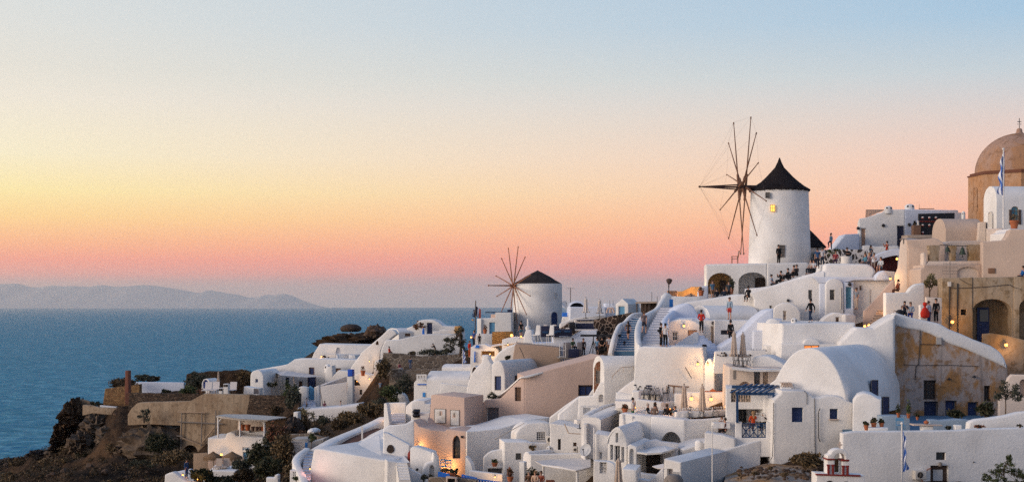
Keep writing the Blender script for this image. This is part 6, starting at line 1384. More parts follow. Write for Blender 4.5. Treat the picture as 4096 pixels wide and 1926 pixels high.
for x0,x1,y0 in ((1098,1120,1015),(1124,1172,1012),(1232,1282,1010)): wall('wooden_bollard','grey timber post on the platform by the seated man','post',Pl(x0,142.3,0),[(x0,1158),(x0+1,y0+4),(x0+6,y0),(x1-6,y0),(x1,y0+6),(x1,1158)],.6,'greypaint',.06,group='timber posts on the platform')
wall('dark_crate','low dark crate between the timber posts','crate',Pl(1150,141.9,0),[(1145,1160),(1148,1078),(1250,1076),(1252,1160)],.8,'navy',.04)
person(1190,1065,143.6,'man in green jumper seated on the platform','#3c5440','#1c2838','sit',yaw=-35,sleeve=1)
person(1292,1150,144,'blurred person in dark top standing on the platform','#282028','#14151c',yaw=20,hair='hairbrown')
person(1425,1142,144.6,'person in pale blue shirt standing left of the man in black','#6c94b4','#303850',yaw=30,sleeve=.5,shorts=True)
person(1472,1140,143.6,'man in black T-shirt with hands clasped behind, on the platform','#0a0a0c','#0d0e10',yaw=180,pose='back',h=1.82,sleeve=.5)
person(1540,1128,144.2,'man in white shirt and tan shorts standing right of the man in black','#c0bfc4','#8a6858',yaw=170,sleeve=.5,shorts=True,h=1.8)
pl = Pl(1400,141.8,0)
t = empty('camera_crane',W3(1385,1130,142.6),'black camera crane beam on a tripod before the stage','camera crane'); mb = MB(); mb.box(W3(1460,946,142.6),395*mpp(142.6),.12,.2); mb.build('beam','black',t)
mb = MB(); mb.tube([W3(1390,946,142.6),W3(1385,1060,142.6)],.06,6); mb.build('column','black',t)
for a,b in ((-40,60),(35,50),(-5,-30)): mb = MB(); mb.tube([W3(1388,990,142.6),W3(1388+a,1128,142.6-b*.01)],.04,5); mb.build('leg','black',t)
t = empty('tripod',W3(1680,1110,141.4),'small black tripod beside the blue stairs','tripod'); mb = MB(); mb.ball(W3(1690,1010,141.4),.14,n=8,k=5); mb.build('head','black',t)
for a in (-34,4,40): mb = MB(); mb.tube([W3(1690,1015,141.4),W3(1690+a,1110,141.4+a*.01)],.035,5); mb.build('leg','black',t)
t = empty('tripod',W3(1600,1110,141.6),'thin white light stand beside the blue stairs','light stand'); mb = MB(); mb.tube([W3(1602,950,141.6),W3(1602,1080,141.6)],.025,5); mb.build('column','whitemetal',t)
for a in (-26,26): mb = MB(); mb.tube([W3(1602,1070,141.6),W3(1602+a,1112,141.6)],.02,4); mb.build('leg','whitemetal',t)
wall('equipment_case','black equipment case at the foot of the blue stairs','case',Pl(1755,141,0),[(1735,1120),(1738,1085,4),(1800,1083,4),(1802,1120)],.5,'black',.05)
pl = Pl(700,146,4)
tanw = wall('tan_house','tan plastered house wall below the stage with a narrow window','house',pl,[(560,1450),(628,1040),(640,1026,6),(800,1036),(1060,1062,4),(1062,1450)],5,'tan',.08)
V('F')
o = win(1168,95,1203,198,'blue',fc='greywood',fw=.06); o['dep'] = .12; opening(Pl(1185,146.0,4),o,tanw,-.06)
mb = MB(); pl = Pl(1050,145.3,4); mb.tube([pl.at(x,y) for x,y in ((985,-30),(1010,20),(1035,80),(1060,130),(1085,175),(1095,210))],.03,5); tag(mb.build('cable','iron'),'dark cable hanging down the tan house wall','cable')
V('E')
pl = Pl(300,158,6)
gz_ = wall('white_kiosk','white kiosk with blue painted corner and open counter','kiosk',pl,[(195,1300),(200,1060),(240,1040),(330,1028,8),(380,1050),(440,1060),(470,1085),(480,1300)],3,'white',.06,[niche(302,1096,432,1146,dep=1.2,c='ochre',name='counter_opening')])
part('blue_corner',Pl(250,157.9,6),[(232,1205),(236,1100),(246,1100),(246,1205)],-.05,.1,'brightblue',gz_,.02); part('blue_cap',Pl(260,157.8,6),[(240,1068),(255,1038),(280,1040),(286,1066)],-.05,.3,'brightblue',gz_,.03)
planks('awning','white sail awning below the golden stone wall','awning',[(395,1050,158),(640,1010,152),(648,1000,157),(405,1035,163)],.08,'canvasw')
lamp(560,1032,154.5,20,'lit lamp tucked under the white sail awning',r=.07); lamp(385,1125,157.6,25,'lit lamp inside the white kiosk',r=.07)
wall('curved_wall','smooth white wall curving down from the tan house','wall',Pl(520,150,6),[(400,1450),(420,1180),(470,1110,20),(540,1060,20),(625,1028),(640,1028),(642,1450)],3,'white',.2)
bush(545,1180,149,60,40,'small agave on the white roof below the awning','lf_dim',n=70,s=.22,clumps=5); wall('square_post','square white chimney post before the kiosk','chimney',Pl(340,152,0),[(305,1450),(310,1135,6),(365,1133,6),(378,1200),(380,1450)],1,'white',.08)
person(190,1160,160,'person in orange red clothes standing by the white kiosk','#c43418','#a8481c',yaw=-60,h=1.8,hair='hairbrown')
person(232,1050,164,'person in blue top behind the white kiosk','#2c4c88','#1c2030',yaw=40,sleeve=.5); person(285,1048,164.5,'child in dark top behind the white kiosk','#15161c','#20222a',yaw=10,h=1.35)
t = empty('flagpole',W3(243,930,186),'wooden flagpole with a tattered dark flag and a blue white orange flag','flag'); mb = MB(); mb.tube([W3(243,950,186),W3(249,608,186)],.07,6); mb.build('pole','darkwood',t)
def cloth(t,A,w_,h_,mats,n=8,vert=True):
 for m_i,m_ in enumerate(mats):
  vs = []
  for i in range(9):
   for j in range(5):
    u = (m_i+j/4)/len(mats) if vert else j/4; v = i/8 if vert else (m_i+i/8)/len(mats); vs.append(A+Vector((u*w_,.15*sin(u*6+v*3),-v*h_-u*.35*h_)))
  mb = MB(); mb.add(vs,[(i*5+j,i*5+j+1,(i+1)*5+j+1,(i+1)*5+j) for i in range(8) for j in range(4)]); mb.build('flag_cloth',m_,t,recalc=False,smooth=180)
cloth(t,W3(250,660,186),.62,1.25,['navy','#8890a8','#c04c20']); cloth(t,W3(226,690,186.2),.3,.6,['navy']); cloth(t,W3(215,735,186.2),.35,.35,['blueframe']); cloth(t,W3(210,785,186.2),.25,.2,['ochre'])
flag(122,1080,1215,160,36,'small pale blue and white flag beside the kiosk',(1075,1260),sway=.3,pr=.03)
# ---- pink houses ----
V('F')
pr1 = Pl(1030,132,-6)
pk = wall('pink_house','long pink plastered house with sloping parapet, shaded side with blue window','house',pr1,[(1030,900),(1032,238),(1330,158),(1612,85),(1700,62),(1740,45,8),(1765,60),(1770,900)],6,'pink',.1,[win(1527,319,1662,422,'blue',dep=.25,fw=.13,fc='darkwood',bars=(1,0))])
pl1 = Pl(1030,132,24)
pk2 = wall('pink_house','lit pink house end with stair like slope, grey door and barred window','house',pl1,[(500,900),(512,740),(515,655),(590,555),(668,455,6),(805,444,10),(900,350),(1010,246,8),(1031,238),(1031,900)],5,'pink',.1,
 [win(942,338,1000,466,'wood',dep=.25,fw=.06,fc='darkwood',bars=(1,2)),door(680,524,794,740,'greypaint',dep=.3,fw=.03),win(849,618,900,704,'dish',dep=.2,fw=.08,fc='darkwood')])
ribbon('white_coping',None,None,[(770,440,136),(900,345,134),(1010,245,132.3),(1050,236,131.9),(1330,156,133),(1612,84,134.5),(1745,44,136)],.5,.14,'white',parent=pk,sm=2)
pc = Pl(480,129,22)
cu = wall('pink_cube_house','lit pink cube house with two notice boards and grey flat roof','house',pc,[(145,900),(170,412,6),(200,404),(480,433),(480,900)],4.2,'pink',.08)
part('roof',pc,[(180,411),(200,405),(478,434),(478,440),(180,440)],.12,4.1,'greyroof',cu,.02)
for x0,y0,x1,y1 in ((207,540,303,666),(355,552,429,688)):
 nb = tag(part('board',pc,[(x0,y0),(x1,y0),(x1,y1),(x0,y1)],-.06,.03,'tile',None,.01),'white notice board on the pink cube house, '+('larger one on the left' if x0 < 300 else 'smaller one on the right'),'notice board')
 mb = MB(); rnd = random.Random(x0)
 a,b = pc.uz(x0,y0),pc.uz(x1,y1)
 fr = [(a[0]-.03,a[1]+.03),(b[0]+.03,a[1]+.03),(b[0]+.03,b[1]-.03),(a[0]-.03,b[1]-.03)]
 for i in range(4): p_,q_ = fr[i],fr[(i+1)%4]; mb.tube([pc.w(p_[0],p_[1],-.05),pc.w(q_[0],q_[1],-.05)],.03,4)
 mb.build('frame','greywood',nb)
 for i in range(5): mb = MB(); u = a[0]+(b[0]-a[0])*rnd.uniform(.1,.75); z = b[1]+(a[1]-b[1])*rnd.uniform(.12,.75); slab(mb,pc,[(u,z),(u+.3,z),(u+.3,z+.38),(u,z+.38)],-.075,-.062); mb.build('paper','acbody' if i else 'pink',nb)
t = empty('picket_gate',W3(108,715,128),'pale picket gate left of the pink cube house','gate'); mb = MB(); pp = Pl(108,128,10)
for i in range(7): x = 78+10*i; mb.box((pp.at(x,712)+pp.at(x,600-6*sin(i*.5)))/2,.10,.05,(pp.at(x,712)-pp.at(x,600)).length)
mb.build('pickets','canvasw',t); mb = MB(); mb.box((pp.at(78,630)+pp.at(138,630))/2+Vector((0,.06,0)),(pp.at(78,630)-pp.at(138,630)).length,.04,.08,-radians(10)); mb.box((pp.at(78,685)+pp.at(138,685))/2+Vector((0,.06,0)),(pp.at(78,630)-pp.at(138,630)).length,.04,.08,-radians(10)); mb.build('rails','canvasw',t)
pw = Pl(495,124.5,22)
lp_ = wall('pink_house','lower pink wall with tall arched dark window, glowing orange at its foot','house',pw,[(-60,1300),(-10,700),(0,640),(30,660),(60,700,10),(180,732),(296,742),(318,724,6),(420,735),(492,745,8),(494,1300)],3.5,'pink',.1,[win(368,782,440,994,'glass',arch=70,dep=.3,fw=.05,fc='darkwood')])
mb = MB(); mb.ball(pw.at(460,794,-.12),.12,n=10,k=6); mb.build('wall_light','iron',lp_)
lamp(300,1075,124.7,150,'hidden lit lamp washing the pink wall orange beside the blue railing',r=.05,off=.1); lamp(40,880,125.9,45,'hidden lit lamp washing the left end of the pink wall',r=.05,off=.15)
pb_ = Pl(497,124.4,-24)
wall('white_house','tall shaded white wall right of the glowing pink wall','house',pb_,[(496,1300),(498,746,8),(790,720),(900,690,20),(1045,640,10),(1265,615),(1268,760),(1268,1300)],5,'white',.1)
wall('stair_slope','white wall sloping up right under the pink house','wall',Pl(1265,126,4),[(1240,1000),(1262,618),(1400,512),(1530,424,6),(1620,420),(1665,350),(1690,340),(1820,250),(1822,1000)],.8,'white',.12)
t = empty('handrail',W3(860,830,122),'thin dark handrail on the shaded white wall','handrail'); mb = MB(); mb.tube([W3(760,818,124),W3(880,752,123),W3(1030,668,122)],.035,5); mb.build('rail','metal',t)
wall('garden_wall','white wall with stepped curve and blue niche bench, left patio','wall',Pl(660,119,-6),[(655,1300),(656,985,10),(690,950,15),(730,925,15),(845,905),(848,1300)],.5,'white',.08,[niche(694,1085,835,1200,dep=.35,c='greypaint',name='bench_niche')])
pot(757,1068,118.6,.32,'terracotta pot with small leaves on the patio wall','lf_green',n=70,ph=.25,r=.24)
wall('patio_ledge','white ledge carrying the terracotta pot','ledge',Pl(740,118.9,-6),[(690,1085),(692,1072),(850,1070),(852,1085)],-.01+.5,'white',.03)
pl = Pl(855,118,-8)
pa_ = wall('patio_house','white house block with a small green black square window','house',pl,[(842,1300),(844,842,5),(1058,842),(1062,848),(1100,850),(1102,1300)],3,'white',.08,[win(950,945,1004,1006,'glass',dep=.2,fc='greywood')])
wall('roof_parapet','white parapet with a lit corner left of the lounging rooftop pots','parapet',Pl(1200,119.5,-4),[(1055,1000),(1057,842),(1100,846),(1180,852),(1330,850),(1332,1000)],.5,'white',.07)
bush(1112,918,117,80,46,'dry plant on the flat roof below the parapet','lf_dry',n=90,s=.14,clumps=6); chimney(1258,922,117,44,44,'little white bird shaped chimney on the flat roof'); chimney(1310,912,117.4,40,38,'little white dark mouthed chimney on the flat roof')
wall('curved_house','white house with rounded shoulder holding a grilled window','house',Pl(1150,122,-8),[(950,950),(952,770,25),(985,715,25),(1050,672,20),(1180,660),(1262,668),(1265,950)],3,'white',.12,[win(1142,748,1226,828,'glass',dep=.15,fc='whitemetal',bars=(3,3),fw=.05)])
ac_unit(Pl(1235,119.4,-8),1232,785,1288,848,'grey air conditioner beside the grilled window',.4)
wall('lit_wall','brightly lit white house wall with two narrow dark doors','house',Pl(1270,117,12),[(1262,1200),(1266,668,5),(1420,690),(1578,722),(1580,1200)],4,'white',.08,[win(1338,814,1366,914,'glass',dep=.25,fc='darkwood'),win(1480,846,1511,940,'wood',dep=.25,fc='darkwood')])
ac_unit(Pl(1505,115.2,12),1488,880,1524,938,'small white air conditioner by the narrow door')
wall('small_vault','small white vaulted porch front with lit rounded face','porch',Pl(1050,115,42),[(1012,1300),(1015,985),(1022,950,8),(1040,930,12),(1065,935,8),(1082,960),(1085,1030),(1085,1300)],6,'white',.08)
wall('square_post','square white pier at the left of the dark awning','pier',Pl(1000,112,20),[(982,1300),(984,1026,4),(1010,1024),(1030,1030),(1032,1300)],.6,'white',.05)
wall('low_wall','low white wall lit orange pink at its right end, before the patio','wall',Pl(680,114,10),[(520,1350),(525,1105,5),(830,1140,5),(834,1350)],.5,'white',.07)
lamp(760,1165,113.4,24,'hidden lit lamp washing the low patio wall pink',r=.05,off=.2)
wall('lit_pier','white sloping pier left of the patio low wall','pier',Pl(500,116,20),[(478,1350),(486,970,8),(510,990),(545,1050,12),(556,1100),(556,1350)],.6,'white',.08)
t = empty('blue_railing',W3(440,1200,111),'bright blue wooden railing along the bottom centre','railing')
for a,b in (((240,1120),(338,1140)),((458,1145),(590,1175)),((590,1185),(830,1215))):
 rb = Pl(a[0],112.5,8); mb = MB(); A_,B_ = rb.at(*a),rb.at(*b);
 for dz in (0,-.7): mb.box((A_+B_)/2+Vector((0,0,dz)),(A_-B_).length,.08,.09,rot=Matrix.Rotation(-radians(8),3,'Z')@Matrix.Rotation(-atan2((B_-A_).z,1)*0 - math.asin((B_-A_).z/(B_-A_).length),3,'Y'))
 n_ = 9
 for i in range(n_+1): q = A_.lerp(B_,i/n_); mb.box(q+Vector((0,0,-.35)),.09,.06,.75)
 for i in range(n_): q,r_ = A_.lerp(B_,i/n_),A_.lerp(B_,(i+1)/n_); mb.tube([q,r_+Vector((0,0,-.65))],.035,4); mb.tube([r_,q+Vector((0,0,-.65))],.035,4)
 mb.build('rail_panel','brightblue',t)
for x,y,h_ in ((280,1110,.75),(330,1115,.85)):
 tt = empty('blue_chair',W3(x,y+10,115),'blue wooden chair before the glowing pink wall, '+('left one' if x < 300 else 'right one'),'chair'); c = W3(x,y+10,115)
 mb = MB(); mb.box(c+Vector((0,0,.45)),.45,.45,.04); mb.build('seat','lightblue',tt)
 mb = MB(); mb.box(c+Vector((0,.2,.92)),.45,.04,.08); mb.box(c+Vector((0,.2,.72)),.45,.04,.06); mb.build('backrest','lightblue',tt)
 for a in (-.2,.2):
  for b in (-.2,.2): mb = MB(); mb.tube([c+Vector((a,b,0)),c+Vector((a,b,.95 if b > 0 else .45))],.025,5); mb.build('leg','lightblue',tt)
pot(368,1165,112.8,.32,'orange flowerpot on the wall by the blue railing','lf_dark',n=90,ph=.3,r=.24); pot(900,1205,112,.35,'reddish potted shrub at the end of the patio','lf_red',n=160,ph=.7,r=.25)
bush(290,1125,114,110,40,'dry potted plants behind the blue railing','lf_dry',n=160,s=.1,clumps=10); bush(400,1150,113.5,60,60,'small dark plant beside the orange flowerpot','lf_dark',n=140,s=.1,clumps=8); bush(128,1195,114,100,75,'spiky agave in a white planter','lf_dim',n=130,s=.22,clumps=5)
wall('planter','white planter box with the spiky agave','planter',Pl(115,113.8,5),[(85,1350),(88,1182),(142,1186),(145,1350)],.8,'white',.04)
wall('stone_wall','rough brown stone wall under the blue railing','wall',Pl(350,112,8),[(140,1350),(145,1170),(240,1165),(330,1172),(460,1178),(590,1195),(592,1350)],.6,'brownstone',.06)
wall('stone_fireplace','low stone box with dark opening under the blue railing','fireplace',Pl(360,111.4,8),[(305,1350),(308,1158),(405,1172),(408,1350)],.5,'sand',.04,[niche(322,1178,392,1230,dep=.4,c='black',name='fire_opening')])
aw = empty('fabric_awning',W3(1300,1200,106),'wide dusty fabric awning on white posts over a dark patio','awning')
planks('cloth',None,None,[(1130,1018,108.5),(1195,1052,105.5),(1330,1062,104.5),(1505,1105,103),(1640,1070,103.4),(1640,1000,108),(1540,990,109.5),(1280,1002,110)],.06,'awning',parent=aw)
post('post',(1205,1050,105.8),(1207,1290,105.8),.09,'white',aw); post('post',(1516,1105,103.2),(1518,1290,103.2),.11,'white',aw)
mb = MB(); mb.tube([W3(1192,1056,105.5),W3(1505,1108,103.1)],.07,5); mb.tube([W3(1505,1108,103.1),W3(1640,1074,103.6)],.07,5); mb.build('beam','white',aw)
wall('shaded_wall','grey blue wall behind the dusty awning','wall',Pl(1300,111,-4),[(1080,1350),(1084,958,6),(1530,945),(1700,980),(1702,1350)],.5,'white',.08)
bush(1110,1215,107,160,135,'dark conical shrub beside the awning post','lf_dark',n=900,s=.11,clumps=16)
for x,Y,col in ((1072,103.5,'#5a4030'),(1130,103.2,'#c8a890'),(1186,103.8,'#b06048')):
 person(x,1232,Y,'diner seated under the awning edge at the bottom, '+{1072:'grey haired',1130:'fair haired',1186:'in rust top'}[x],col,'#202028','sit',yaw=20,hair='hairgrey' if x < 1100 else ('hairblond' if x < 1150 else 'hairbrown'))
t = empty('sofa',W3(1260,1215,104),'orange cushions at the bottom under the awning','cushion'); part('cushion',Pl(1260,104,0),[(1225,1240),(1230,1195,10),(1310,1195,10),(1315,1240)],0,.5,'terracotta',t,.1)
sat_dish(1597,918,103.5,60,'big pale satellite dish above the dusty awning',face=-38,tilt=22)
wall('curved_gable','white curved chimney wall with arched bell opening','wall',Pl(620,142,14),[(480,600),(498,355),(515,280,20),(545,215,15),(590,155,12),(640,110,15),(648,44),(698,42),(700,80,8),(724,118),(738,600)],1.2,'white',.12)
wall('arched_vault','little white vault with dark arched doorway left of the chimney wall','house',Pl(560,144,20),[(525,420),(530,200),(545,160,12),(570,138,12),(600,160,10),(612,200),(615,420)],3,'white',.08,[win(548,152,596,300,'wood',arch=40,dep=.3,fw=.04,fc='darkwood')])
pl = Pl(725,140,26)
vv = wall('vaulted_house','white vaulted house with blue shutter beside the tan house wall','house',pl,[(722,700),(725,130),(760,100,10),(795,92,10),(822,112,10),(842,158),(852,212),(856,700)],7.5,'white',.12,[win(756,236,816,367,'blue',dep=.2,fw=.05,fc='darkwood')])
o = win(944,230,1012,296,'wood',fc='darkwood',fw=.05); ue,_ = pl.uz(856,300); pt = pl.w(ue,0,0); colx = (CX+pt.x/pt.y*F-1650)/.43424; pss = Pl(colx,pt.y,26-90); o['dep'] = .1; opening(pss,o,vv,-.1)
bush(735,450,134.5,100,66,'blue flowering plants between the white houses','lf_dim',n=260,s=.12,clumps=10)
barrel('vaulted_house','long white vaulted house with smooth blue white roof, left of the chimney wall','house',Pl(300,150,10),130,520,283,640,4.6,.95,'white',[])
barrel('vaulted_house','second long vault behind the smooth roofed vaulted house','house',Pl(400,160,10),270,540,165,600,4,.4,'white',[])
wall('lit_band','lit white wall under the long vaults, right of the blue trimmed porch','wall',Pl(350,148.5,6),[(255,640),(258,300),(465,325),(520,330),(522,640)],.5,'white',.06)
pl = Pl(70,151,8)
bp_ = wall('white_porch','small white porch with balustrade and bright blue trim','porch',pl,[(10,640),(14,300),(40,265,15),(60,262),(130,262),(132,640)],2,'white',.06)
part('blue_sill',Pl(70,150.9,8),[(45,318),(45,308),(130,308),(130,318)],-.05,.1,'brightblue',bp_,.01); part('blue_door',Pl(70,150.8,8),[(93,430),(93,388),(118,386),(118,430)],0,.1,'midblue',bp_,.01)
mb = MB(); pp = Pl(70,150.5,8)
for x in (46,72,98,122): mb.box((pp.at(x,228)+pp.at(x,272))/2,.2,.2,(pp.at(x,228)-pp.at(x,272)).length)
mb.box((pp.at(38,226)+pp.at(130,226))/2,(pp.at(38,226)-pp.at(130,226)).length,.25,.12,-radians(8)); mb.build('balustrade','white',bp_)
wall('white_house','low white house block with dark window left of the pink cube house','house',Pl(60,138,10),[(-20,800),(-10,480),(40,458,15),(112,462),(114,490),(165,492),(168,800)],4,'white',.08,[niche(8,540,70,565,dep=.4,c='black',name='dark_opening')])
wall('low_wall','low white wall with two round black domes before the pink cube house','wall',Pl(60,134,6),[(-20,800),(-10,610),(20,572,10),(155,575),(158,800)],.5,'white',.08)
for x,y in ((34,565),(34,598)): mb = MB(); mb.ball(W3(x,y,133.8),.35,.3,.22,12,6); tag(mb.build('roof_dome','black'),'round black roof dome, '+('upper' if y < 580 else 'lower')+' one left of the pink cube house','lid')
# ---- restaurant terrace and the white houses below it ----
V('H')
R1 = Pl(900,103,20)
r1 = wall('restaurant_wall','white front wall of the restaurant terrace, left of the recess','wall',R1,[(560,1000),(575,522,6),(605,508,6),(760,524),(900,540),(902,1000)],1.4,'white',.12)
mb = MB(); mb.tube([R1.at(612,520,-.05),R1.at(622,640,-.05)],.10,8); mb.tube([R1.at(712,545,-.04),R1.at(712,640,-.04)],.018,4); mb.ball(R1.at(712,550,-.08),.08,n=8,k=5); mb.build('drainpipe','white2',r1)
R2 = Pl(1245,101.8,20)
wall('restaurant_wall','white restaurant terrace wall with a great round arched recess','wall',R2,[(880,1000),(896,542),(985,545),(1245,577,8),(1247,1000)],1.8,'white',.12,[niche(992,697,1215,1000,arch=165,dep=1.6,name='arched_recess',c='white2')])
R3 = Pl(1245,101.9,-26)
wall('restaurant_wall','shaded side wall of the restaurant terrace','wall',R3,[(1244,1000),(1246,578,6),(1470,574),(1560,566),(1668,556),(1668,1000)],.6,'white',.1)
fz = W3(900,540,103).z-.62
mb = MB(); a = [W3(575,540,104),W3(900,540,103.3),W3(1245,540,102.2),W3(1680,540,106),W3(1680,540,109),W3(575,540,110)]
mb.add([Vector((p.x,p.y,fz)) for p in a]+[Vector((p.x,p.y,fz-.4)) for p in a],[tuple(range(6)),tuple(range(6,12))[::-1]]+[(j,(j+1)%6,6+(j+1)%6,6+j) for j in range(6)]); tag(mb.build('restaurant_floor','sand',smooth=0),'plastered floor of the restaurant terrace','terrace',kind='structure')
def yz(x,Y,z): return ((HY+(H-z)/Y*F)-cur[1])/cur[2]
def seat(x,Y,**k): person(x,yz(x,Y,fz+.46),Y,**k)
person(716,yz(716,104.6,fz),104.6,'waiter in white shirt and green apron standing on the restaurant terrace','#c4bcb8','#1c5c34','chin',yaw=-80,sleeve=.5,h=1.8)
seat(868,104.9,label='elderly man in dark jacket seated on the restaurant terrace',top='#101218',legs='#15161c',pose='sit',yaw=-70,hair='hairgrey')
seat(942,106.0,label='woman with brown hair seated behind the others on the restaurant terrace',top='#84625a',legs='#302428',pose='sit',yaw=60,hair='hairbrown',long=1)
seat(938,104.3,label='diner with dark hair and brown top, back to view on the restaurant terrace',top='#6c5a50',legs='#2c2428',pose='sit',yaw=185,sleeve=.5)
seat(1062,104.2,label='woman in black with long dark hair on the restaurant terrace',top='#14141a',legs='#18181c',pose='sit',yaw=150,long=1)
seat(1146,103.7,label='grey haired child in blue grey top on the restaurant terrace',top='#5c6c7c',legs='#20242c',pose='sit',yaw=140,hair='hairbrown',h=1.5,sleeve=.5)
tb = bt
def tab(x,Y,lb): return copy_tree(tb,Vector((W3(x,0,Y).x,Y,fz)),.2,lb,1.15)
tab(805,105.2,'laid table beside the waiter'); tab(900,105.2,'laid table of the man in dark jacket'); tab(1010,105.0,'laid table between the dark haired diners'); tab(1200,103.6,'laid table before the left umbrella'); tab(1270,104.6,'laid table between the two restaurant umbrellas'); tab(1350,104.0,'laid table left of the right umbrella'); tab(1500,104.8,'laid table at the right end of the restaurant terrace, left'); tab(1590,105.6,'laid table at the right end of the restaurant terrace, right')
def rchair(x,Y,yw): copy_tree(ch0,Vector((W3(x,0,Y).x,Y,fz)),radians(yw),'black wire chair around the empty tables of the restaurant terrace',1.1)
for x,Y,yw in ((1268,106.2,10),(1312,106.4,-15),(1300,103.2,170),(1385,105.6,20),(1400,103.6,200),(1455,106.2,0),(1515,106.6,8),(1600,107.2,-10),(1560,104.4,160),(1640,106.0,90)): rchair(x,Y,yw)
um2 = copy_tree(um,Vector((W3(1238,0,106.4).x,106.4,fz)),.3,'closed beige umbrella on the restaurant terrace, left of the lamps',1.06); um3 = copy_tree(um,Vector((W3(1422,0,105.0).x,105.0,fz)),.9,'closed beige umbrella between the two restaurant lamps',1.08)
for u in (um2,um3): u.scale = (u.scale[0]*1.05,u.scale[1]*1.05,u.scale[2]*1.0)
pot(635,505,104.6,.30,'terracotta flowerpot on the wall end beside the waiter','lf_red',n=80,ph=.3,r=.22)
for x,Y in ((742,104.9),(1095,103.9),(1655,105.4)):
 p = Vector((W3(x,0,Y).x,Y,fz+.95)); tt = empty('table_candle',p,{742:'small candle lamp beside the waiter',1095:'small red candle beside the woman in black',1655:'small candle at the right end of the restaurant terrace'}[x],'candle'); mb = MB(); mb.lathe(p,[(.01,0),(.05,0),(.06,.1),(.05,.1),(.01,.03)],10); mb.build('holder','terracotta',tt); mb = MB(); mb.ball(p+Vector((0,0,.1)),.05,n=8,k=5); mb.build('bulb','bulb',tt)
 ld = bpy.data.lights.new('candle_light','POINT'); ld.energy = 10; ld.color = (1,.5,.2); ld.shadow_soft_size = .05; lo = bpy.data.objects.new('candle_light',ld); COL.objects.link(lo); lo.parent = tt; lo.location = (0,-.1,.25)
wall('restaurant_back_wall','white back wall with two warm lamps behind the umbrellas','wall',Pl(1400,108.2,6),[(1138,700),(1140,312,5),(1190,310),(1210,318),(1262,296),(1662,296,5),(1664,700)],.5,'white',.07)
lamp(1310,362,108.05,14,'lit lamp on the restaurant back wall, left of the pair',r=.13,group='restaurant wall lamps'); lamp(1510,368,107.9,14,'lit lamp on the restaurant back wall, right of the pair',r=.13,group='restaurant wall lamps')
mb = MB(); pp = Pl(1530,108.1,6); slab(mb,pp,[pp.uz(*q) for q in [(1450,296),(1452,286),(1500,288),(1506,276),(1520,272),(1530,258),(1540,272),(1556,276),(1562,290),(1655,290),(1657,297)]],.1,.4); tag(mb.build('ridge_tiles','terracotta',smooth=0),'terracotta ridge ornament on top of the restaurant back wall','ornament')
for x in (1302,1510): bush(x,468,107.6,36,26,'dried flower posy on the restaurant back wall, under the '+('left' if x < 1400 else 'right')+' lamp','lf_dry',n=60,s=.08,clumps=6,cat='posy',name='posy')
wall('upper_terrace_wall','white wall of the upper dining terrace behind the waiter','wall',Pl(900,108,16),[(735,700),(742,380,5),(785,372),(1010,402,4),(1012,700)],1,'white',.08)
zu = W3(900,392,108.6).z-.05
mb = MB(); a = [W3(540,0,110),W3(760,0,109),W3(1010,0,108.3),W3(1160,0,109),W3(1160,0,116),W3(540,0,116)]
mb.add([Vector((p.x,p.y,zu)) for p in a]+[Vector((p.x,p.y,zu-.5)) for p in a],[tuple(range(6)),tuple(range(6,12))[::-1]]+[(j,(j+1)%6,6+(j+1)%6,6+j) for j in range(6)]); tag(mb.build('upper_terrace_floor','white2',smooth=0),'floor of the upper dining terrace','terrace',kind='structure')
wall('corner_post','white corner pier with dark vents beside the waiter','pier',Pl(745,108.4,16),[(700,700),(706,284,5),(780,284,5),(784,420),(784,700)],.8,'white',.08)
wall('low_wall','low white wall left of the upper dining terrace','wall',Pl(640,112,12),[(535,620),(542,300,5),(600,306),(720,326),(722,620)],.5,'white',.06)
for x,Y in ((830,109.8),(890,110.2),(950,109.8),(985,111)): copy_tree(tb,Vector((W3(x,0,Y).x,Y,zu)),.1,'laid table on the upper dining terrace, '+{830:'leftmost',890:'second from left',950:'third from left',985:'rearmost'}[x],1.1)
for x,Y,yw in ((800,109.4,60),(848,109.2,180),(870,110.8,0),(905,109.3,175),(920,111,-10),(968,109.3,170),(1045,109.6,-80),(1000,111.8,20),(1030,110.8,190)): copy_tree(ch0,Vector((W3(x,0,Y).x,Y,zu)),radians(yw),'black wire chair on the upper dining terrace',1.1 if x != 1045 else 1.35)
for x,yy,a in ((740,225,-1),(790,240,1),(845,250,1),(900,270,1)):
 tt = empty('table_spotlight',W3(x-20*a,yy+50,109),'thin black reading lamp along the upper terrace edge','lamp','thin black lamps along the upper terrace'); mb = MB(); mb.tube([W3(x-22*a,yy+55,109),W3(x-18*a,yy+25,109),W3(x,yy,109)],.022,5); mb.build('arm','iron',tt); mb = MB(); mb.lathe(W3(x,yy,109),[(.01,.06),(.09,.03),(.12,-.04),(.01,-.03)],10); mb.build('shade','iron',tt)
wall('menu_board','dark blue board standing on the upper dining terrace','board',Pl(880,110.5,8),[(845,270),(847,226),(908,226),(912,270)],.08,'navy',.02)
mb = MB(); mb.tube([W3(972,216,111),W3(1210,242,110)],.05,5); mb.tube([W3(1210,242,110),W3(1348,241,110.5)],.04,5)
for x in (1060,1130): mb.tube([W3(x,232,110.4),W3(x,310,110.4)],.03,5)
tag(mb.build('awning_beam','wood'),'bare wooden awning beam over the upper terrace','beam')
for x,Y in ((1175,113),(1215,113.2),(1297,112)): copy_tree(ch0,W3(x,250,Y),.4,'black wire chair on the top terrace under the tall white wall',1.25)
wall('brown_screen','plain tan screen leaning on the tall white wall','screen',Pl(1230,113.5,0),[(1193,240),(1196,162),(1250,160),(1275,215),(1278,240)],.1,'cream',.02)
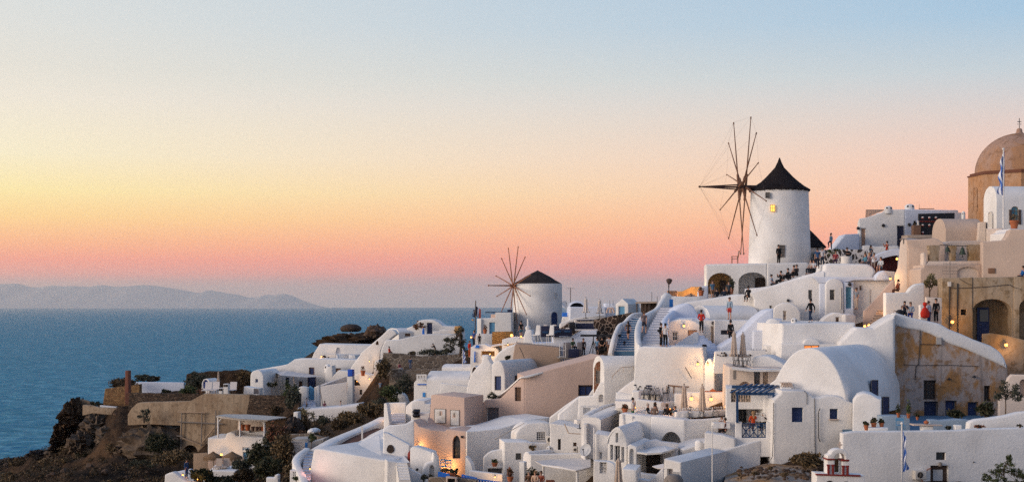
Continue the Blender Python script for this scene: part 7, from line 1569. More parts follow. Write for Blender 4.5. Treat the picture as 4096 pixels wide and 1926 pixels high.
wall('terrace_step','curved pale terrace edge under the tall white wall','terrace',Pl(950,113.8,6),[(530,420),(560,300),(640,232,25),(720,180,25),(820,148,20),(1000,140),(1200,155),(1440,240),(1442,420)],1.2,'white2',.15)
ac_unit(Pl(985,112.4,8),952,70,1030,142,'white air conditioner below the tall white wall',.45); chimney(965,140,113.6,90,120,'domed white chimney with dark vents behind the air conditioner')
barrel('vaulted_house','smooth white vaulted house with small round vent, right of the pink house','house',Pl(500,118.5,-8),425,900,80,420,4.6,1.1,'white',[])
V('G')
pgb = Pl(340,120,22)
sg = wall('stone_gable','reddish stone gable with tall shutter between pink house and white vault','gable',pgb,[(285,1100),(290,740),(305,695,10),(335,672,12),(365,695,10),(385,745),(388,1100)],.4,'redstone',.05,[win(305,760,352,880,'greywood',dep=.15,fw=.05,fc='greywood',bars=(2,1))])
t = empty('handrail',W3(560,820,117.5),'thin metal handrail on the smooth vaulted house','handrail'); mb = MB(); mb.tube([W3(455,815,117.6),W3(545,730,118),W3(658,724,118.6)],.03,5); mb.tube([W3(560,730,118),W3(560,775,118)],.02,4); mb.tube([W3(655,724,118.6),W3(655,755,118.6)],.02,4); mb.tube([W3(458,815,117.6),W3(460,840,117.6)],.02,4); mb.build('rail','palewood',t)
mb = MB(); mb.ball(W3(685,780,118.2),.11,n=8,k=5); tag(mb.build('vent_hole','iron'),'round dark vent on the smooth white vaulted house','vent')
wall('white_slope','white stepped gable wall with small arch, lit, under the stone gable','wall',Pl(385,118.6,10),[(130,1300),(150,1000),(280,992),(345,872,8),(384,868),(388,1050),(390,1300)],.7,'white',.1,[niche(332,980,380,1050,arch=28,dep=.3,c='white2',name='small_niche')])
mb = MB(); mb.tube([W3(1130,730,110),W3(1190,832,110)],.03,5); tag(mb.build('leaning_rod','iron'),'thin dark rod leaning on the tall white wall','rod')
V('H')
wall('courtyard_back','shaded white courtyard wall with a white frame before it','wall',Pl(120,121,-4),[(-60,800),(-40,520),(160,350,30),(240,345),(500,372),(690,385),(692,800)],.6,'white',.12)
t = empty('glass_door_frame',W3(235,650,113),'white frame with pale green glass in the courtyard','frame'); mb = MB(); pp = Pl(235,113,-10); mb.box((pp.at(194,440)+pp.at(194,650))/2,.22,.2,(pp.at(194,440)-pp.at(194,650)).length); mb.box((pp.at(185,440)+pp.at(370,450))/2,(pp.at(185,440)-pp.at(370,450)).length,.2,.16,radians(10)); mb.build('post','white',t)
mb = MB(); slab(mb,pp,[pp.uz(205,452),pp.uz(285,452),pp.uz(285,620),pp.uz(205,620)],.02,.06); mb.build('pane','dish',t)
copy_tree(tb,W3(175,668,112),.3,'bare little table in the shaded courtyard',.9); mb = MB(); c = W3(20,620,113); mb.tube([c,c+Vector((.3,0,-.7))],.05,5); mb.tube([c+Vector((.3,0,-.7)),c+Vector((1.2,0,-.75))],.04,5); tag(mb.build('lounger','canvas'),'tilted canvas lounger in the shaded courtyard','lounger')
pl = Pl(328,109,24)
nv = wall('narrow_vault_house','narrow tall white house with arched window, roof ridge running back','house',pl,[(240,1150),(243,600),(258,565,10),(290,549,12),(318,568,10),(330,610),(330,1150)],3,'white',.08,[win(258,568,320,656,'glass',arch=60,dep=.25,fw=.05,fc='dish'),win(281,697,304,801,'dish',dep=.2,fw=.03)])
ribbon('roof_ridge',None,None,[(290,552,108.6),(420,500,111),(560,440,114),(695,405,117)],1.5,3,'white',parent=nv)
ribbon('roof_parapet',None,None,[(243,530,109.5),(262,508,110.5),(400,440,114),(520,408,117.5),(690,388,121)],.5,1.2,'white',parent=nv)
wall('square_chimney','tall square white chimney left of the narrow white house','chimney',Pl(230,108,10),[(210,1000),(212,618,4),(246,620),(248,800),(240,1000)],.8,'white',.06)
wall('lit_wall','lit white wall with one little window, left of the rounded gable house','wall',Pl(330,104.5,8),[(325,1200),(328,715,4),(470,738),(472,1200)],3,'white',.06,[win(374,906,402,978,'dish',dep=.2,fw=.03)])
mb = MB(); pp = Pl(320,104.3,8); mb.tube([pp.at(321,655),pp.at(321,985)],.06,6); tag(mb.build('downpipe','white2'),'white downpipe on the corner of the narrow tall house','downpipe')
pl = Pl(655,98,18)
rg = wall('rounded_gable_house','white house with rounded gable, one high slit and three tall windows','house',pl,[(455,1150),(460,800,10),(472,740,15),(500,690,18),(530,660,15),(560,648,15),(592,660,15),(625,710,18),(645,765,15),(656,810),(656,1150)],6,'white',.08,
 [win(539,711,567,808,'dish',dep=.25,fw=.02),win(484,830,516,985,'dish',dep=.3,fw=.03),win(527,840,583,1002,'glass',dep=.3,fw=.05,bars=(1,0)),win(596,853,628,1012,'dish',dep=.3,fw=.03)])
ribbon('gable_moulding',None,None,[(461,800,97.8),(474,740,97.7),(502,690,97.6),(532,662,97.5),(560,650,97.4),(590,662,97.3)],.12,.16,'white',parent=rg)
wall('arched_window_house','small white house with tall arched window beside the rounded gable','house',Pl(755,97,16),[(662,1250),(664,840,5),(690,824),(755,852),(757,1250)],5,'white',.08,[win(679,869,729,1050,'dish',arch=50,dep=.25,fw=.04)])
pl = Pl(900,99.5,2)
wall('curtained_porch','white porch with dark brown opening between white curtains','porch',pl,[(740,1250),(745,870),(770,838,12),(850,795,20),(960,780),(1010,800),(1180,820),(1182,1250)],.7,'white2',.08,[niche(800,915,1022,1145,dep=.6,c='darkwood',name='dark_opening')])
planks('porch_roof','sagging white reed porch roof over the curtained opening','roof',[(755,905,96.5),(860,918,96.2),(1010,908,96.2),(1075,890,96.5),(1190,850,101),(1000,800,102),(850,845,102)],.12,'white')
for x0,x1,k in ((795,832,'left'),(996,1024,'right')):
 mb = MB(); pp = Pl(x0,98.9,2); vs = []
 for i in range(13):
  for j in range(9): x = x0+(x1-x0)*j/8*(1-.45*sin(i/12*pi)*.8); y = 915+(225 if k == 'left' else 100)*i/12; vs.append(pp.at(x,y,.07*sin(j*2.2)))
 mb.add(vs,[(i*9+j,i*9+j+1,(i+1)*9+j+1,(i+1)*9+j) for i in range(12) for j in range(8)]); tag(mb.build('curtain','canvasw',recalc=False,smooth=180),'white curtain at the '+k+' side of the dark porch opening','curtain')
wall('low_wall','white block in front of the arched window house','wall',Pl(680,92,10),[(606,1300),(610,1075,6),(700,1082),(752,1086),(755,1300)],3,'white',.08)
wall('balcony_wall','white wall with a lattice filled opening beside the closed umbrella','wall',Pl(420,94,8),[(312,1300),(316,990,4),(370,996),(460,1000),(512,1015,5),(532,1040,6),(534,1300)],.6,'white',.07,[niche(377,1006,452,1122,dep=.5,c='greypaint',name='lattice_opening')])
rail_lattice('lattice_panel',Pl(420,94.15,8),385,1012,450,1115,'whitemetal',[o for o in COL.objects if o.name.startswith('balcony_wall')][0],2)
um4 = copy_tree(um,W3(570,1395,90.5),.2,'closed beige umbrella at the bottom edge before the rounded gable house',1); um4.scale = (1.15,1.15,1.05)
wall('stair_wall','white stair parapet descending left under the curtained porch','wall',Pl(900,93,12),[(730,1300),(735,1190,10),(800,1180),(880,1195),(940,1150),(1000,1085),(1030,1075),(1032,1300)],.7,'white',.08)
wall('porch_floor_wall','low white wall under the curtained porch','wall',Pl(850,96,8),[(750,1300),(752,1112),(850,1130),(960,1142),(962,1300)],.8,'white',.06)
pl = Pl(1208,88,28)
crn = wall('corner_house','white corner house with flat roof, narrow door on its lit face','house',pl,[(1024,1350),(1032,972,6),(1100,985),(1209,1010,5),(1210,1350)],7.8,'white',.1,[door(1064,1074,1122,1300,'greypaint',dep=.25,fw=.05)])
mb = MB(); mb.box(pl.at(1156,1148,-.05),.4,.12,.5); mb.build('wall_box','acbody',crn); mb = MB(); mb.lathe(W3(1130,1215,86.4),[(.01,.5),(.35,.45),(.55,.2),(.6,-.4)],16); tag(mb.build('woven_pod','greywood'),'woven grey basket top at the bottom before the corner house','basket')
wall('long_wall','long shaded white wall rising right behind the flagpole','wall',Pl(1645,95,-14),[(1640,1400),(1645,892,5),(1781,850),(1960,800),(2015,790),(2020,1400)],3,'white',.08)
planks('small_awning','small pale canvas awning left of the corner house','awning',[(912,1048,91),(1030,1022,90.5),(1030,1074,88.5),(960,1068,89.5)],.05,'canvasw')
antenna(1524,1350,84,715,'slim white pole standing before the long shaded wall',arms=((.005,.12),),mat='whitemetal',r=.035)
chimney(1388,838,97.5,80,55,'white rounded chimney hood behind the corner house',vents=False)
wall('low_roof','plain white flat roof between restaurant and corner house','roof',Pl(1350,99,-10),[(1225,1200),(1230,880,8),(1445,806),(1660,796),(1662,1200)],3,'white',.1)
# ---- foreground left centre: the big white terrace block ----
V('D')
pl = Pl(1130,116,24)
tb_ = wall('terrace_house','big blank white house block with sloping flat roof at the bottom centre left','house',pl,[(215,1500),(232,1211),(290,870),(305,838,10),(340,828,15),(700,892),(1130,966,8),(1132,1500)],8,'white',.14)
ribbon('roof_parapet','broad white parapet running up right from the blank white block','parapet',[(318,840,125),(440,770,127),(560,708,130),(800,610,135),(960,540,138),(1095,472,141)],1.1,1.6,'white')
planks('brown_roof','dark reddish brown gravel roof strip behind the parapet','roof',[(470,812,128.5),(830,748,129),(940,672,133),(1068,604,137),(960,590,138.5),(700,690,133)],.3,'rustbrown')
planks('white_roof','smooth white roof plane right of the brown roof strip','roof',[(340,836,124),(640,870,121),(1130,962,116.5),(1390,985,117),(1090,640,126),(1100,600,137),(940,672,133),(830,748,129),(470,815,128)],.5,'white')
mb = MB(); mb.box(W3(848,690,130),.14,.14,1.7); tag(mb.build('roof_post','acbody'),'short white post on the brown roof strip','post')
wall('pierced_wall','white wall with one round dark hole above the blank block','wall',Pl(1200,119,8),[(1070,1300),(1083,960),(1085,642,8),(1140,655,10),(1355,768,12),(1392,790,10),(1385,985),(1385,1300)],.6,'white',.12)
mb = MB(); pp = Pl(1170,118.98,8); loop = [pp.uz(1170+42*cos(a)*(1+.1*sin(3*a)),835+48*sin(a)) for a in [2*pi*i/20 for i in range(20)]]; slab(mb,pp,loop,-.02,.1); tag(mb.build('round_opening','volcanic'),'round dark hole in the white wall','opening')
wall('red_door','narrow red door strip at the end of the pierced wall','door',Pl(1377,118.3,30),[(1362,985),(1365,885),(1390,850),(1392,985)],.1,'redpaint',.02)
wall('back_wall','shaded white wall behind the pierced wall, under the low wall with black lids','wall',Pl(1300,124,-6),[(1080,1100),(1090,610),(1160,570),(1340,555),(1440,500,15),(1450,1100)],.6,'white',.1)
wall('curved_yard_wall','white yard wall with rounded shoulder before the glowing pink wall','wall',Pl(1600,116.5,16),[(1385,1500),(1392,830),(1430,802,12),(1500,820),(1640,870,15),(1655,920),(1660,1500)],1.2,'white',.12,[])
wall('yard_wall_end','shaded rounded end of the white yard wall with an arched niche','wall',Pl(1690,115.5,-10),[(1540,1500),(1548,1060,20),(1580,1000,20),(1650,975),(1660,880,6),(1722,920,15),(1735,1060),(1740,1500)],1,'white',.12,[niche(1612,1016,1672,1180,arch=60,dep=.35,c='white',name='lit_niche')])
for x in (1400,1474): mb = MB(); mb.ball(W3(x,1068,115.5),.12,n=8,k=6); tag(mb.build('porthole_lamp','iron'),'small round dark lamp on the white yard wall, '+('left one' if x < 1430 else 'right one'),'lamp')
wall('yard_block','shaded front of the white yard with faint steps','wall',Pl(1300,114.5,-12),[(1120,1500),(1131,968,8),(1240,975,20),(1340,995,30),(1400,1060,20),(1535,1130),(1536,1500)],1.5,'white',.12)
stairs('yard_steps','faint white steps on the shaded yard front',(1270,1211,112.4),(1400,1211,112.4),(1235,985,114.4),(1355,985,114.4),7,('white','white'))
stairs('side_steps','white steps lit pink at the left of the blank white block',(160,1211,117),(262,1211,117),(190,870,125),(300,870,125),10,('step','white'))
ribbon('stair_wall','smooth curving white wall left of the lit side steps','wall',[(200,1215,115.5),(178,1150,116.5),(130,1050,118.5),(100,985,120),(100,930,121.5),(140,880,123),(205,835,125),(218,822,125.8)],.6,2.2,'white')
wall('stair_landing','white landing block at the top of the side steps','wall',Pl(260,125.5,0),[(225,1000),(228,862),(296,858),(298,1000)],.5,'white',.05)
lamp(258,1060,117.6,22,'hidden lit lamp on the side steps',r=.05,col=(1,.4,.3))
pz = Pl(70,118,6); pw_ = wall('pierced_block','white block with rows of small dark holes at the foot of the side steps','wall',pz,[(22,1500),(26,1075,5),(120,1078,5),(125,1500)],.8,'white',.06)
mb = MB()
for i in range(3):
 for j in range(5): mb.ball(pz.at(68+19*i,1100+17*j),.045,.03,.045,6,4)
mb.build('pierced_holes','iron',pw_,recalc=False)
bush(100,1185,117,95,40,'flat dark plant before the pierced white block','lf_green',n=160,s=.1,clumps=8)
pl = Pl(1240,138,4)
stairs('house_steps','wide pinkish white steps between two white walls, centre left',(1150,552,136),(1340,552,136),(1160,430,139.5),(1340,430,139.5),7,('step','sand'))
wall('step_side_wall','white side wall left of the wide pinkish steps','wall',Pl(1120,135.8,30),[(1090,800),(1095,318,4),(1118,312),(1130,330),(1160,550),(1160,800)],.5,'white',.06)
wall('step_back_wall','white wall with a lamp niche behind the wide pinkish steps','wall',Pl(1240,140.5,2),[(1110,600),(1118,312,4),(1340,308,4),(1342,600)],.5,'white',.06,[niche(1130,322,1168,420,arch=25,dep=.3,c='tan',name='lamp_niche')])
lamp(1148,405,139.6,25,'small lit lamp in the niche by the wide pinkish steps',r=.06)
wall('wall_stub','white rounded house corner right of the wide pinkish steps','house',Pl(1440,139,12),[(1338,800),(1345,350,20),(1400,300,15),(1440,278),(1560,282),(1562,800)],3,'white',.1)
# ================= left: headland terraces above the sea =================
V('C')
def lump(name,label,cat,x,y,Y,wx,hy,mat,deep=3.,amp=.25,fr=.5,seed=0,flat=0):
 k = mpp(Y); c = W3(x,y,Y); mb = MB(); mb.ball((0,0,0),1,n=36,k=20)
 mb.v = [Vector((p.x*wx*k/2,p.y*deep,max(p.z,-.6)*hy*k/2))*(1+amp*noise.fractal(Vector((p.x*2+seed,p.y*2,p.z*2))*fr*2,.8,2.1,5))+c for p in mb.v]
 return tag(mb.build(name,mat,smooth=60),label,cat)
lump('boulder','big dark oval boulder balanced on the headland crest','boulder',584,262,262,196,88,'volcanic',2.6,.06)
lump('rock_outcrop','brown rocky crest under the oval boulder','rock',640,392,258,640,150,'earth',8,.5,1.2,3); lump('rock_outcrop','pale grey rock knob right of the oval boulder','rock',815,310,254,200,150,'rock',3.5,.3,1,7)
wall('rock_shelter','white plastered shelter edge under the oval boulder','wall',Pl(530,259,0),[(475,350),(500,312,8),(560,302,8),(600,330),(600,350)],2,'white',.2)
pl = Pl(1300,222,4)
wall('white_house','white house with flowing roofline and tall navy door on the headland','house',pl,[(1080,420),(1100,255),(1165,232,15),(1205,188,20),(1260,176,20),(1350,176,25),(1405,210,20),(1430,232),(1535,240),(1605,275),(1605,420)],5,'white',.2,[door(1283,205,1335,312,'bluedark',dep=.3,fw=.05)])
wall('low_wall','white low wall with chimney box right of the navy door','wall',Pl(1450,219,0),[(1335,420),(1338,285),(1400,283),(1405,268),(1560,272),(1600,300),(1600,420)],.6,'white',.08); wall('chimney_box','tan square chimney box at the right of the headland house','chimney',Pl(1560,218,10),[(1536,300),(1538,238),(1592,236),(1592,300)],1.2,'ochre',.05)
vb = barrel('vaulted_house','low white vaulted house on the headland with two small dark windows','house',Pl(1025,221,-28),1025,1245,298,480,4.6,.65,'white',[win(1082,304,1136,334,'wood',dep=.2,fw=.04)])
wall('headland_wall','broad white retaining wall above the dry stone wall','wall',Pl(1200,213,0),[(850,700),(858,470),(885,400,20),(910,364),(1020,362),(1240,312),(1575,312),(1600,330),(1600,700)],1,'white',.15)
wall('blue_jar','narrow bright blue jar on the headland wall','jar',Pl(1250,213.3,0),[(1240,312),(1240,290),(1246,256,4),(1256,256,4),(1262,290),(1262,312)],.4,'brightblue',.1)
wall('sloping_wall','tall white wall sweeping down left from the low vaulted house','wall',Pl(800,216,8),[(570,900),(580,620),(690,470,20),(870,322,20),(925,266,20),(985,270,20),(1010,310),(890,400,20),(858,470),(850,560),(800,570),(785,900)],1.5,'white',.2,[niche(812,372,840,410,arch=30,dep=.5,c='wood',name='slit')])
pl = Pl(400,238,4)
wall('hotel','upper white hotel storey with two shallow blue niches','building',pl,[(190,700),(225,530),(240,490,10),(296,400,6),(760,410),(740,700)],5,'white',.15,[niche(442,432,492,530,arch=60,dep=.4,c='bluewhite',name='arched_niche'),niche(318,505,358,548,arch=20,dep=.5,c='darkwood',name='dark_recess'),niche(362,520,390,548,arch=14,dep=.5,c='darkwood',name='dark_recess')])
t = empty('terrace_railing',W3(510,548,234),'white rail along the upper hotel terrace','railing'); mb = MB(); mb.tube([W3(340,492,234),W3(680,496,234)],.05,4); mb.build('rail','white',t); rail_lattice('lattice_panel',Pl(515,234,4),480,505,550,548,'white',t,3)
for x0,x1 in ((445,480),(560,640)): wall('terrace_block','white terrace partition on the upper hotel terrace, '+('left' if x0<500 else 'right'),'wall',Pl(x0,235,20),[(x0,600),(x0+2,500),(x1-20,505),(x1,600)],3,'white',.1)
lamp(313,516,236,30,'tiny lit lamp on the upper hotel terrace',r=.1)
pl = Pl(300,231,4)
wall('hotel','lower white hotel front with blue shutters and dark blue doors','building',pl,[(-300,1000),(-290,640),(-60,600),(0,588),(66,541),(300,538),(645,546,6),(600,620),(588,660),(586,1000)],5,'white',.15,[win(197,616,248,690,'blue',dep=.25,fw=.14,fc='wood'),door(183,700,262,830,'blue',dep=.3,fc='wood',fw=.1),win(436,624,491,662,'wood',dep=.25,fc='darkwood'),win(104,744,138,800,'wood',dep=.3,fc='darkwood'),door(-18,708,14,815,'blue',dep=.3,fc='darkwood')])
planks('shade_sail','long dusty white shade over the lower hotel doors','awning',[(-120,660,230),(0,648,230),(330,700,230),(180,708,224),(-60,690,225)],.1,'canvasw')
for x,k in ((55,'left'),(-350,'far')):
 if x>0: post('pole',(x,700,225),(x+18,845,225),.06,'canvas',label='leaning pole under the dusty white shade',cat='pole')
chimney(370,645,229,60,60,'white double chimney before the lower hotel front'); wall('wing_wall','white cone like wing wall right of the lower hotel front','wall',Pl(380,228,10),[(340,900),(352,620),(410,600),(415,700),(470,640,15),(540,650),(660,665),(662,900)],2,'white',.15)
wall('blue_topped_pillar','tall white pillar with bright blue top','pillar',Pl(575,205,10),[(538,1100),(553,700),(553,638),(597,638),(600,700),(604,1100)],1,'white',.06); part('blue_cap',Pl(575,204.9,10),[(553,700),(553,637),(597,637),(598,700)],0,1.1,'blueplain',bpy.data.objects['blue_topped_pillar'],.05)
planks('sail_awning','white sail awning beside the blue topped pillar','awning',[(270,790,203),(400,742,205),(545,700,207),(548,745,207),(330,780,203)],.1,'canvasw')
wall('terrace_wall','pale pink wall shaded by the sail awning','wall',Pl(400,209,0),[(270,1100),(285,790),(548,755),(550,1100)],.6,'white2',.06)
for a,b in (((262,800),(275,970)),((300,810),(326,975))): post('bamboo_pole',(a[0],a[1],202),(b[0],b[1],202),.05,'canvas',label='thin leaning pole holding the sail awning, '+('left' if a[0]<280 else 'right'),cat='pole')
stairs('gate_steps','pale steps below the light blue gate',(128,995,200),(262,990,200),(165,918,203),(255,915,203),5,('step','bluewhite'))
for pts,lb in (([(98,1100),(104,800,6),(130,790,6),(180,800),(182,1100)],'white pier left of the light blue gate'),([(245,1100),(247,800),(290,780),(300,1100)],'white pier right of the light blue gate')): wall('gate_pier',lb,'pier',Pl(pts[0][0],202,6),pts,1,'white',.1)
gt = Pl(210,203,4); wall('blue_gate','light blue wooden gate with pointed top','gate',gt,[(178,915),(178,810),(210,786),(245,812),(245,915)],.1,'lightblue',.02)
wall('terrace_wall','rough white terrace front above the dry bushes','wall',Pl(300,196,4),[(-20,1300),(92,990),(150,1000),(290,990),(500,975),(668,950,15),(650,1040),(500,1070),(480,1300)],4,'white2',.3)
person(176,1008,199.3,'boy in white shirt standing on the steps before the light blue gate','#b8b4b4','#383838',yaw=-80,sleeve=.5,h=1.6); person(490,985,198.5,'man in white T-shirt seated at the terrace front','#b4b0ac','#303038','sit',yaw=80,sleeve=.5); person(342,990,198.8,'person in pink top seated under the sail awning','#a06068','#404048','sit',yaw=-40,sleeve=.5)
wall('house_wall','white house wall with two dark arched openings and stair, right of the pillar','house',Pl(760,210,6),[(598,1100),(602,690),(660,665),(790,690),(800,560,15),(840,545),(860,600),(900,715),(935,720),(938,1100)],3,'white',.15,[niche(604,722,674,788,pts=[(600,785),(602,725),(630,730),(660,760),(674,785)],dep=.8,c='darkwood',name='dark_opening'),win(664,822,688,868,'glass',dep=.2,fc='darkwood')])
lamp(755,722,209.3,30,'lit lamp on the orange step of the white house wall',r=.08); lamp(755,560,215,30,'hidden lit lamp at the top of the sweeping white wall',r=.06); lamp(640,745,209.4,20,'small lit lamp in the dark arched opening',r=.06)
pot(695,695,209,.75,'big terracotta jar beside the orange lit step','lf_red',n=80,ph=.7)
person(855,852,204,'woman in pale top walking by the green bush','#8a9cb0','#34607c',yaw=160,sleeve=.5,h=1.64); person(903,850,204.5,'man in white shirt with dark bag walking by the green bush','#b0b4bc','#2a3040',yaw=-60,sleeve=.5,h=1.76)
wall('dry_stone_wall','long brown dry stone wall under the headland wall','wall',Pl(1200,208,-4),[(870,800),(880,484),(1060,490),(1230,516),(1600,494),(1760,480),(1760,800)],1,'brownstone',.1); wall('dry_stone_wall','lower brown dry stone terrace wall','wall',Pl(1100,203,6),[(920,1000),(945,634),(1120,640),(1300,632),(1430,628),(1430,760),(1180,1000)],1,'brownstone',.1)
bush(880,715,202,140,175,'big round dry bush beside the dry stone walls','lf_dry',n=1500,s=.22,clumps=26); bush(1060,880,200,220,190,'dark green bush before the lower dry stone wall','lf_dim',n=1200,s=.2,clumps=22); bush(940,960,186,220,170,'bright leafy bush above the wide pinkish steps','lf_green',n=1500,s=.18,clumps=22)
bush(1150,510,211.5,90,42,'round brown shrub on top of the dry stone wall','lf_dry',n=260,s=.18,clumps=12); bush(1330,512,211.5,300,60,'long low brown shrubs on the dry stone wall','lf_dim',n=700,s=.18,clumps=20)
tree(1590,500,190,200,[(1500,380,180,120),(1580,300,110,150),(1470,450,130,90),(1600,420,90,130)],'spreading dark tree beside the flagpole','lf_dim',n=1700,s=.16,tr=.14); tree(1190,262,221,30,[(1200,225,80,90),(1240,235,70,50),(1180,240,60,50)],'small reddish tree left of the navy door','lf_red',n=500,s=.16,tr=.08)
person(937,486,209,'person in orange jacket seated on the long dry stone wall','#b8381c','#20222a','sit',yaw=-70,h=1.8); person(1360,508,211,'man leaning over a camera behind the dry stone wall','#5a5048','#605448','lean',yaw=80,h=1.85); person(1030,632,204,'woman in plaid shirt and white trousers seated on the lower stone wall','#a05058','#b8b8c0','sit',yaw=-60,hair='hairdark'); person(1132,640,204.5,'person in blue shirt standing on the lower stone wall','#2c4870','#606c84',yaw=190)
wall('curved_path_wall','white curved path wall ending above the wide pinkish steps','wall',Pl(1040,188,6),[(950,1200),(965,845,10),(1060,850,20),(1090,880),(1112,940,10),(1112,1200)],1.2,'white',.2)
for x,y,Y,w_,h_,m,lb in ((560,1160,160,300,140,'lf_dry','wide dry brown bush below the white terrace front'),(760,1080,165,260,150,'lf_dry','dry brown bush left of the wide pinkish steps'),(320,1150,170,110,90,'lf_dim','grey green bush before the white terrace front'),(470,1200,152,170,100,'lf_scrub','dark bush at the edge of the long parapet'),(850,1010,172,180,120,'lf_dim','grey olive bush behind the wide pinkish steps'),(120,1140,182,110,160,'lf_dry','tall dry bush left of the white terrace front'),(30,960,200,170,210,'lf_green','dark green bush at the end of the retaining wall')): bush(x,y,Y,w_,h_,lb,m,n=int(w_*h_/20),s=.2,clumps=24)
tree(190,1190,176,150,[(190,1030,150,70),(240,1060,70,60),(150,1020,60,60)],'thin bare branched fig tree below the light blue gate','lf_olive',n=260,s=.13,tr=.07)
V('B')
pl = Pl(985,224,12)
wall('vaulted_house','white vaulted house with one small navy window at the hotel left','house',pl,[(918,560),(924,220,15),(945,190,12),(985,180,12),(1022,192,12),(1045,228),(1050,560)],7,'white',.15,[win(969,261,996,298,'blue',dep=.2,fw=.06)])
wall('low_block','low white block with grey door before the vaulted hotel house','wall',Pl(930,220,6),[(850,560),(865,330,8),(950,345),(1008,350),(1010,560)],2,'white',.1,[door(955,348,1005,404,'greypaint',dep=.1,fw=.03)])
tree(1125,402,219,70,[(1120,315,80,50),(1090,310,40,40),(1155,308,40,40)],'little round topped tree before the hotel front','lf_dark',n=420,s=.14,tr=.05)
wall('dry_stone_wall','dark dry stone wall at the end of the concrete retaining wall','wall',Pl(1100,200,8),[(880,620),(920,412),(1240,414),(1380,400),(1370,560),(1260,620)],1,'drystone',.1)
pc = Pl(300,209,12)
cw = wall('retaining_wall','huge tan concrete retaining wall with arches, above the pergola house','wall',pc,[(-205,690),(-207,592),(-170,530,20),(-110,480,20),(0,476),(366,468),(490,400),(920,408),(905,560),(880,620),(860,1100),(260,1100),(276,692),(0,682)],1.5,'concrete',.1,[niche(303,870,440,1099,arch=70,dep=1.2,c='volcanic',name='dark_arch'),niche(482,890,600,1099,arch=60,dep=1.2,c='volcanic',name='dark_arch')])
lump('rock_outcrop','rough brown rock base under the left of the retaining wall','rock',40,900,211,640,400,'cliffwall',4,.36,2.2,11)
t = empty('timber_scaffold',pc.at(400,960),'old timber pole frame against the concrete retaining wall','scaffold')
for a,b in (((303,565),(292,970)),((488,570),(482,880)),((615,548),(612,790)),((260,567),(520,572)),((262,655),(680,674)),((255,785),(310,790)),((300,800),(472,868)),((480,860),(606,705))): mb = MB(); mb.tube([pc.at(*a,-.35),pc.at(*b,-.35)],.09,5); mb.build('pole','greywood' if a[1]<790 and b[1]>600 else 'bamboo',t)
wall('dry_stone_wall','dark dry stone wall behind the top of the retaining wall','wall',Pl(100,226,6),[(-205,560),(-190,392),(480,398),(475,560)],.8,'drystone',.08)
wall('white_wall','pale blue white garden wall beside the red brick pillar','wall',Pl(100,240,4),[(-235,520),(-230,294),(0,291),(312,294),(318,520)],.6,'bluewhite',.1)
for pts,m in (([(-234,470),(-230,186,5),(-198,186,5),(-196,470)],'redstone'),): wall('brick_pillar','slender red brick pillar rising before the sea','pillar',Pl(-215,229,10),pts,1,'brick',.08)
wall('red_band','dull red low wall at the foot of the brick pillar','wall',Pl(-150,228,4),[(-230,500),(-228,392),(0,390),(60,396),(62,500)],.5,'rustbrown',.05)
nb = wall('arched_niche','small white arched shrine with deep blue back','shrine',Pl(510,232,16),[(474,460),(476,300,15),(490,268,12),(520,258,12),(545,275,10),(556,310),(556,460)],3,'white',.1,[niche(484,268,538,350,arch=42,dep=.5,c='blueplain',name='blue_back')])
c = copy_tree(um,W3(630,322,224),.5,'closed pale umbrella between the sun loungers by the sea',.86)
def lounger(x,y,Y,lb,mat='canvas'):
 p = W3(x,y,Y); t = empty('sun_lounger',p,lb,'sun lounger','sun loungers on the left terraces'); mb = MB(); mb.box(p+Vector((0,-.5,.35)),.65,1.3,.07); mb.build('seat',mat,t); mb = MB(); mb.box(p+Vector((.08,.35,.72)),.65,.08,.95,rot=Matrix.Rotation(-.35,3,'X')); mb.build('backrest',mat,t)
 for a in (-.28,.28):
  for b in (-1,.15): mb = MB(); mb.tube([p+Vector((a,b,0)),p+Vector((a,b,.34))],.03,5); mb.build('leg','wood',t)
for x,y,lb in ((525,392,'pale sun lounger beside the blue arched shrine'),(595,390,'pale sun lounger under the closed pale umbrella'),(755,392,'pale sun lounger right of the white pedestals')): lounger(x,y,219,lb,'canvasw'); bpy.data.objects[[o.name for o in COL.objects if o.name.startswith('sun_lounger')][-1]].scale=(1.5,1.5,1.35)
for x0,x1,y0 in ((634,666,345),(676,720,308)):
 t = wall('pedestal','white pedestal with two round dark discs, '+('short one' if x0<650 else 'tall one')+' by the loungers','pedestal',Pl(x0,217,6),[(x0,410),(x0,y0),(x1,y0),(x1,410)],1,'white',.08); mb = MB(); pp = Pl(x0,217,6)
 for q in (.3,.7): mb.ball(pp.at(x0+(x1-x0)*q,y0+16),.2,.06,.2,10,5)
 mb.build('disc','iron',t)
for x,y,Y,w_,h_,m,lb in ((-290,345,243,210,90,'lf_scrub','dark bush on the headland behind the ochre stone wall'),(30,292,252,150,60,'lf_scrub','low dark bush behind the brick pillar'),(-60,290,250,180,70,'lf_dim','olive bush right of the brick pillar top'),(430,390,236,220,190,'lf_dim','wide olive bush left of the blue arched shrine'),(350,400,226,160,70,'lf_green','low green plants at the corner of the garden wall'),(470,398,222,90,40,'lf_red','red flowering plants before the blue arched shrine'),(880,300,240,150,130,'lf_dry','rounded brown bush behind the vaulted hotel house'),(700,300,246,260,110,'lf_scrub','dark scrubby bush behind the sun loungers'),(150,395,230,90,34,'lf_dark','small dark plants along the garden wall'),(1310,540,197,140,190,'lf_dim','leafy bush hanging over the dark dry stone wall'),(1160,600,196,150,90,'lf_scrub','bush at the foot of the dark dry stone wall')): bush(x,y,Y,w_,h_,lb,m,n=int(w_*h_/14),s=.22,clumps=24)
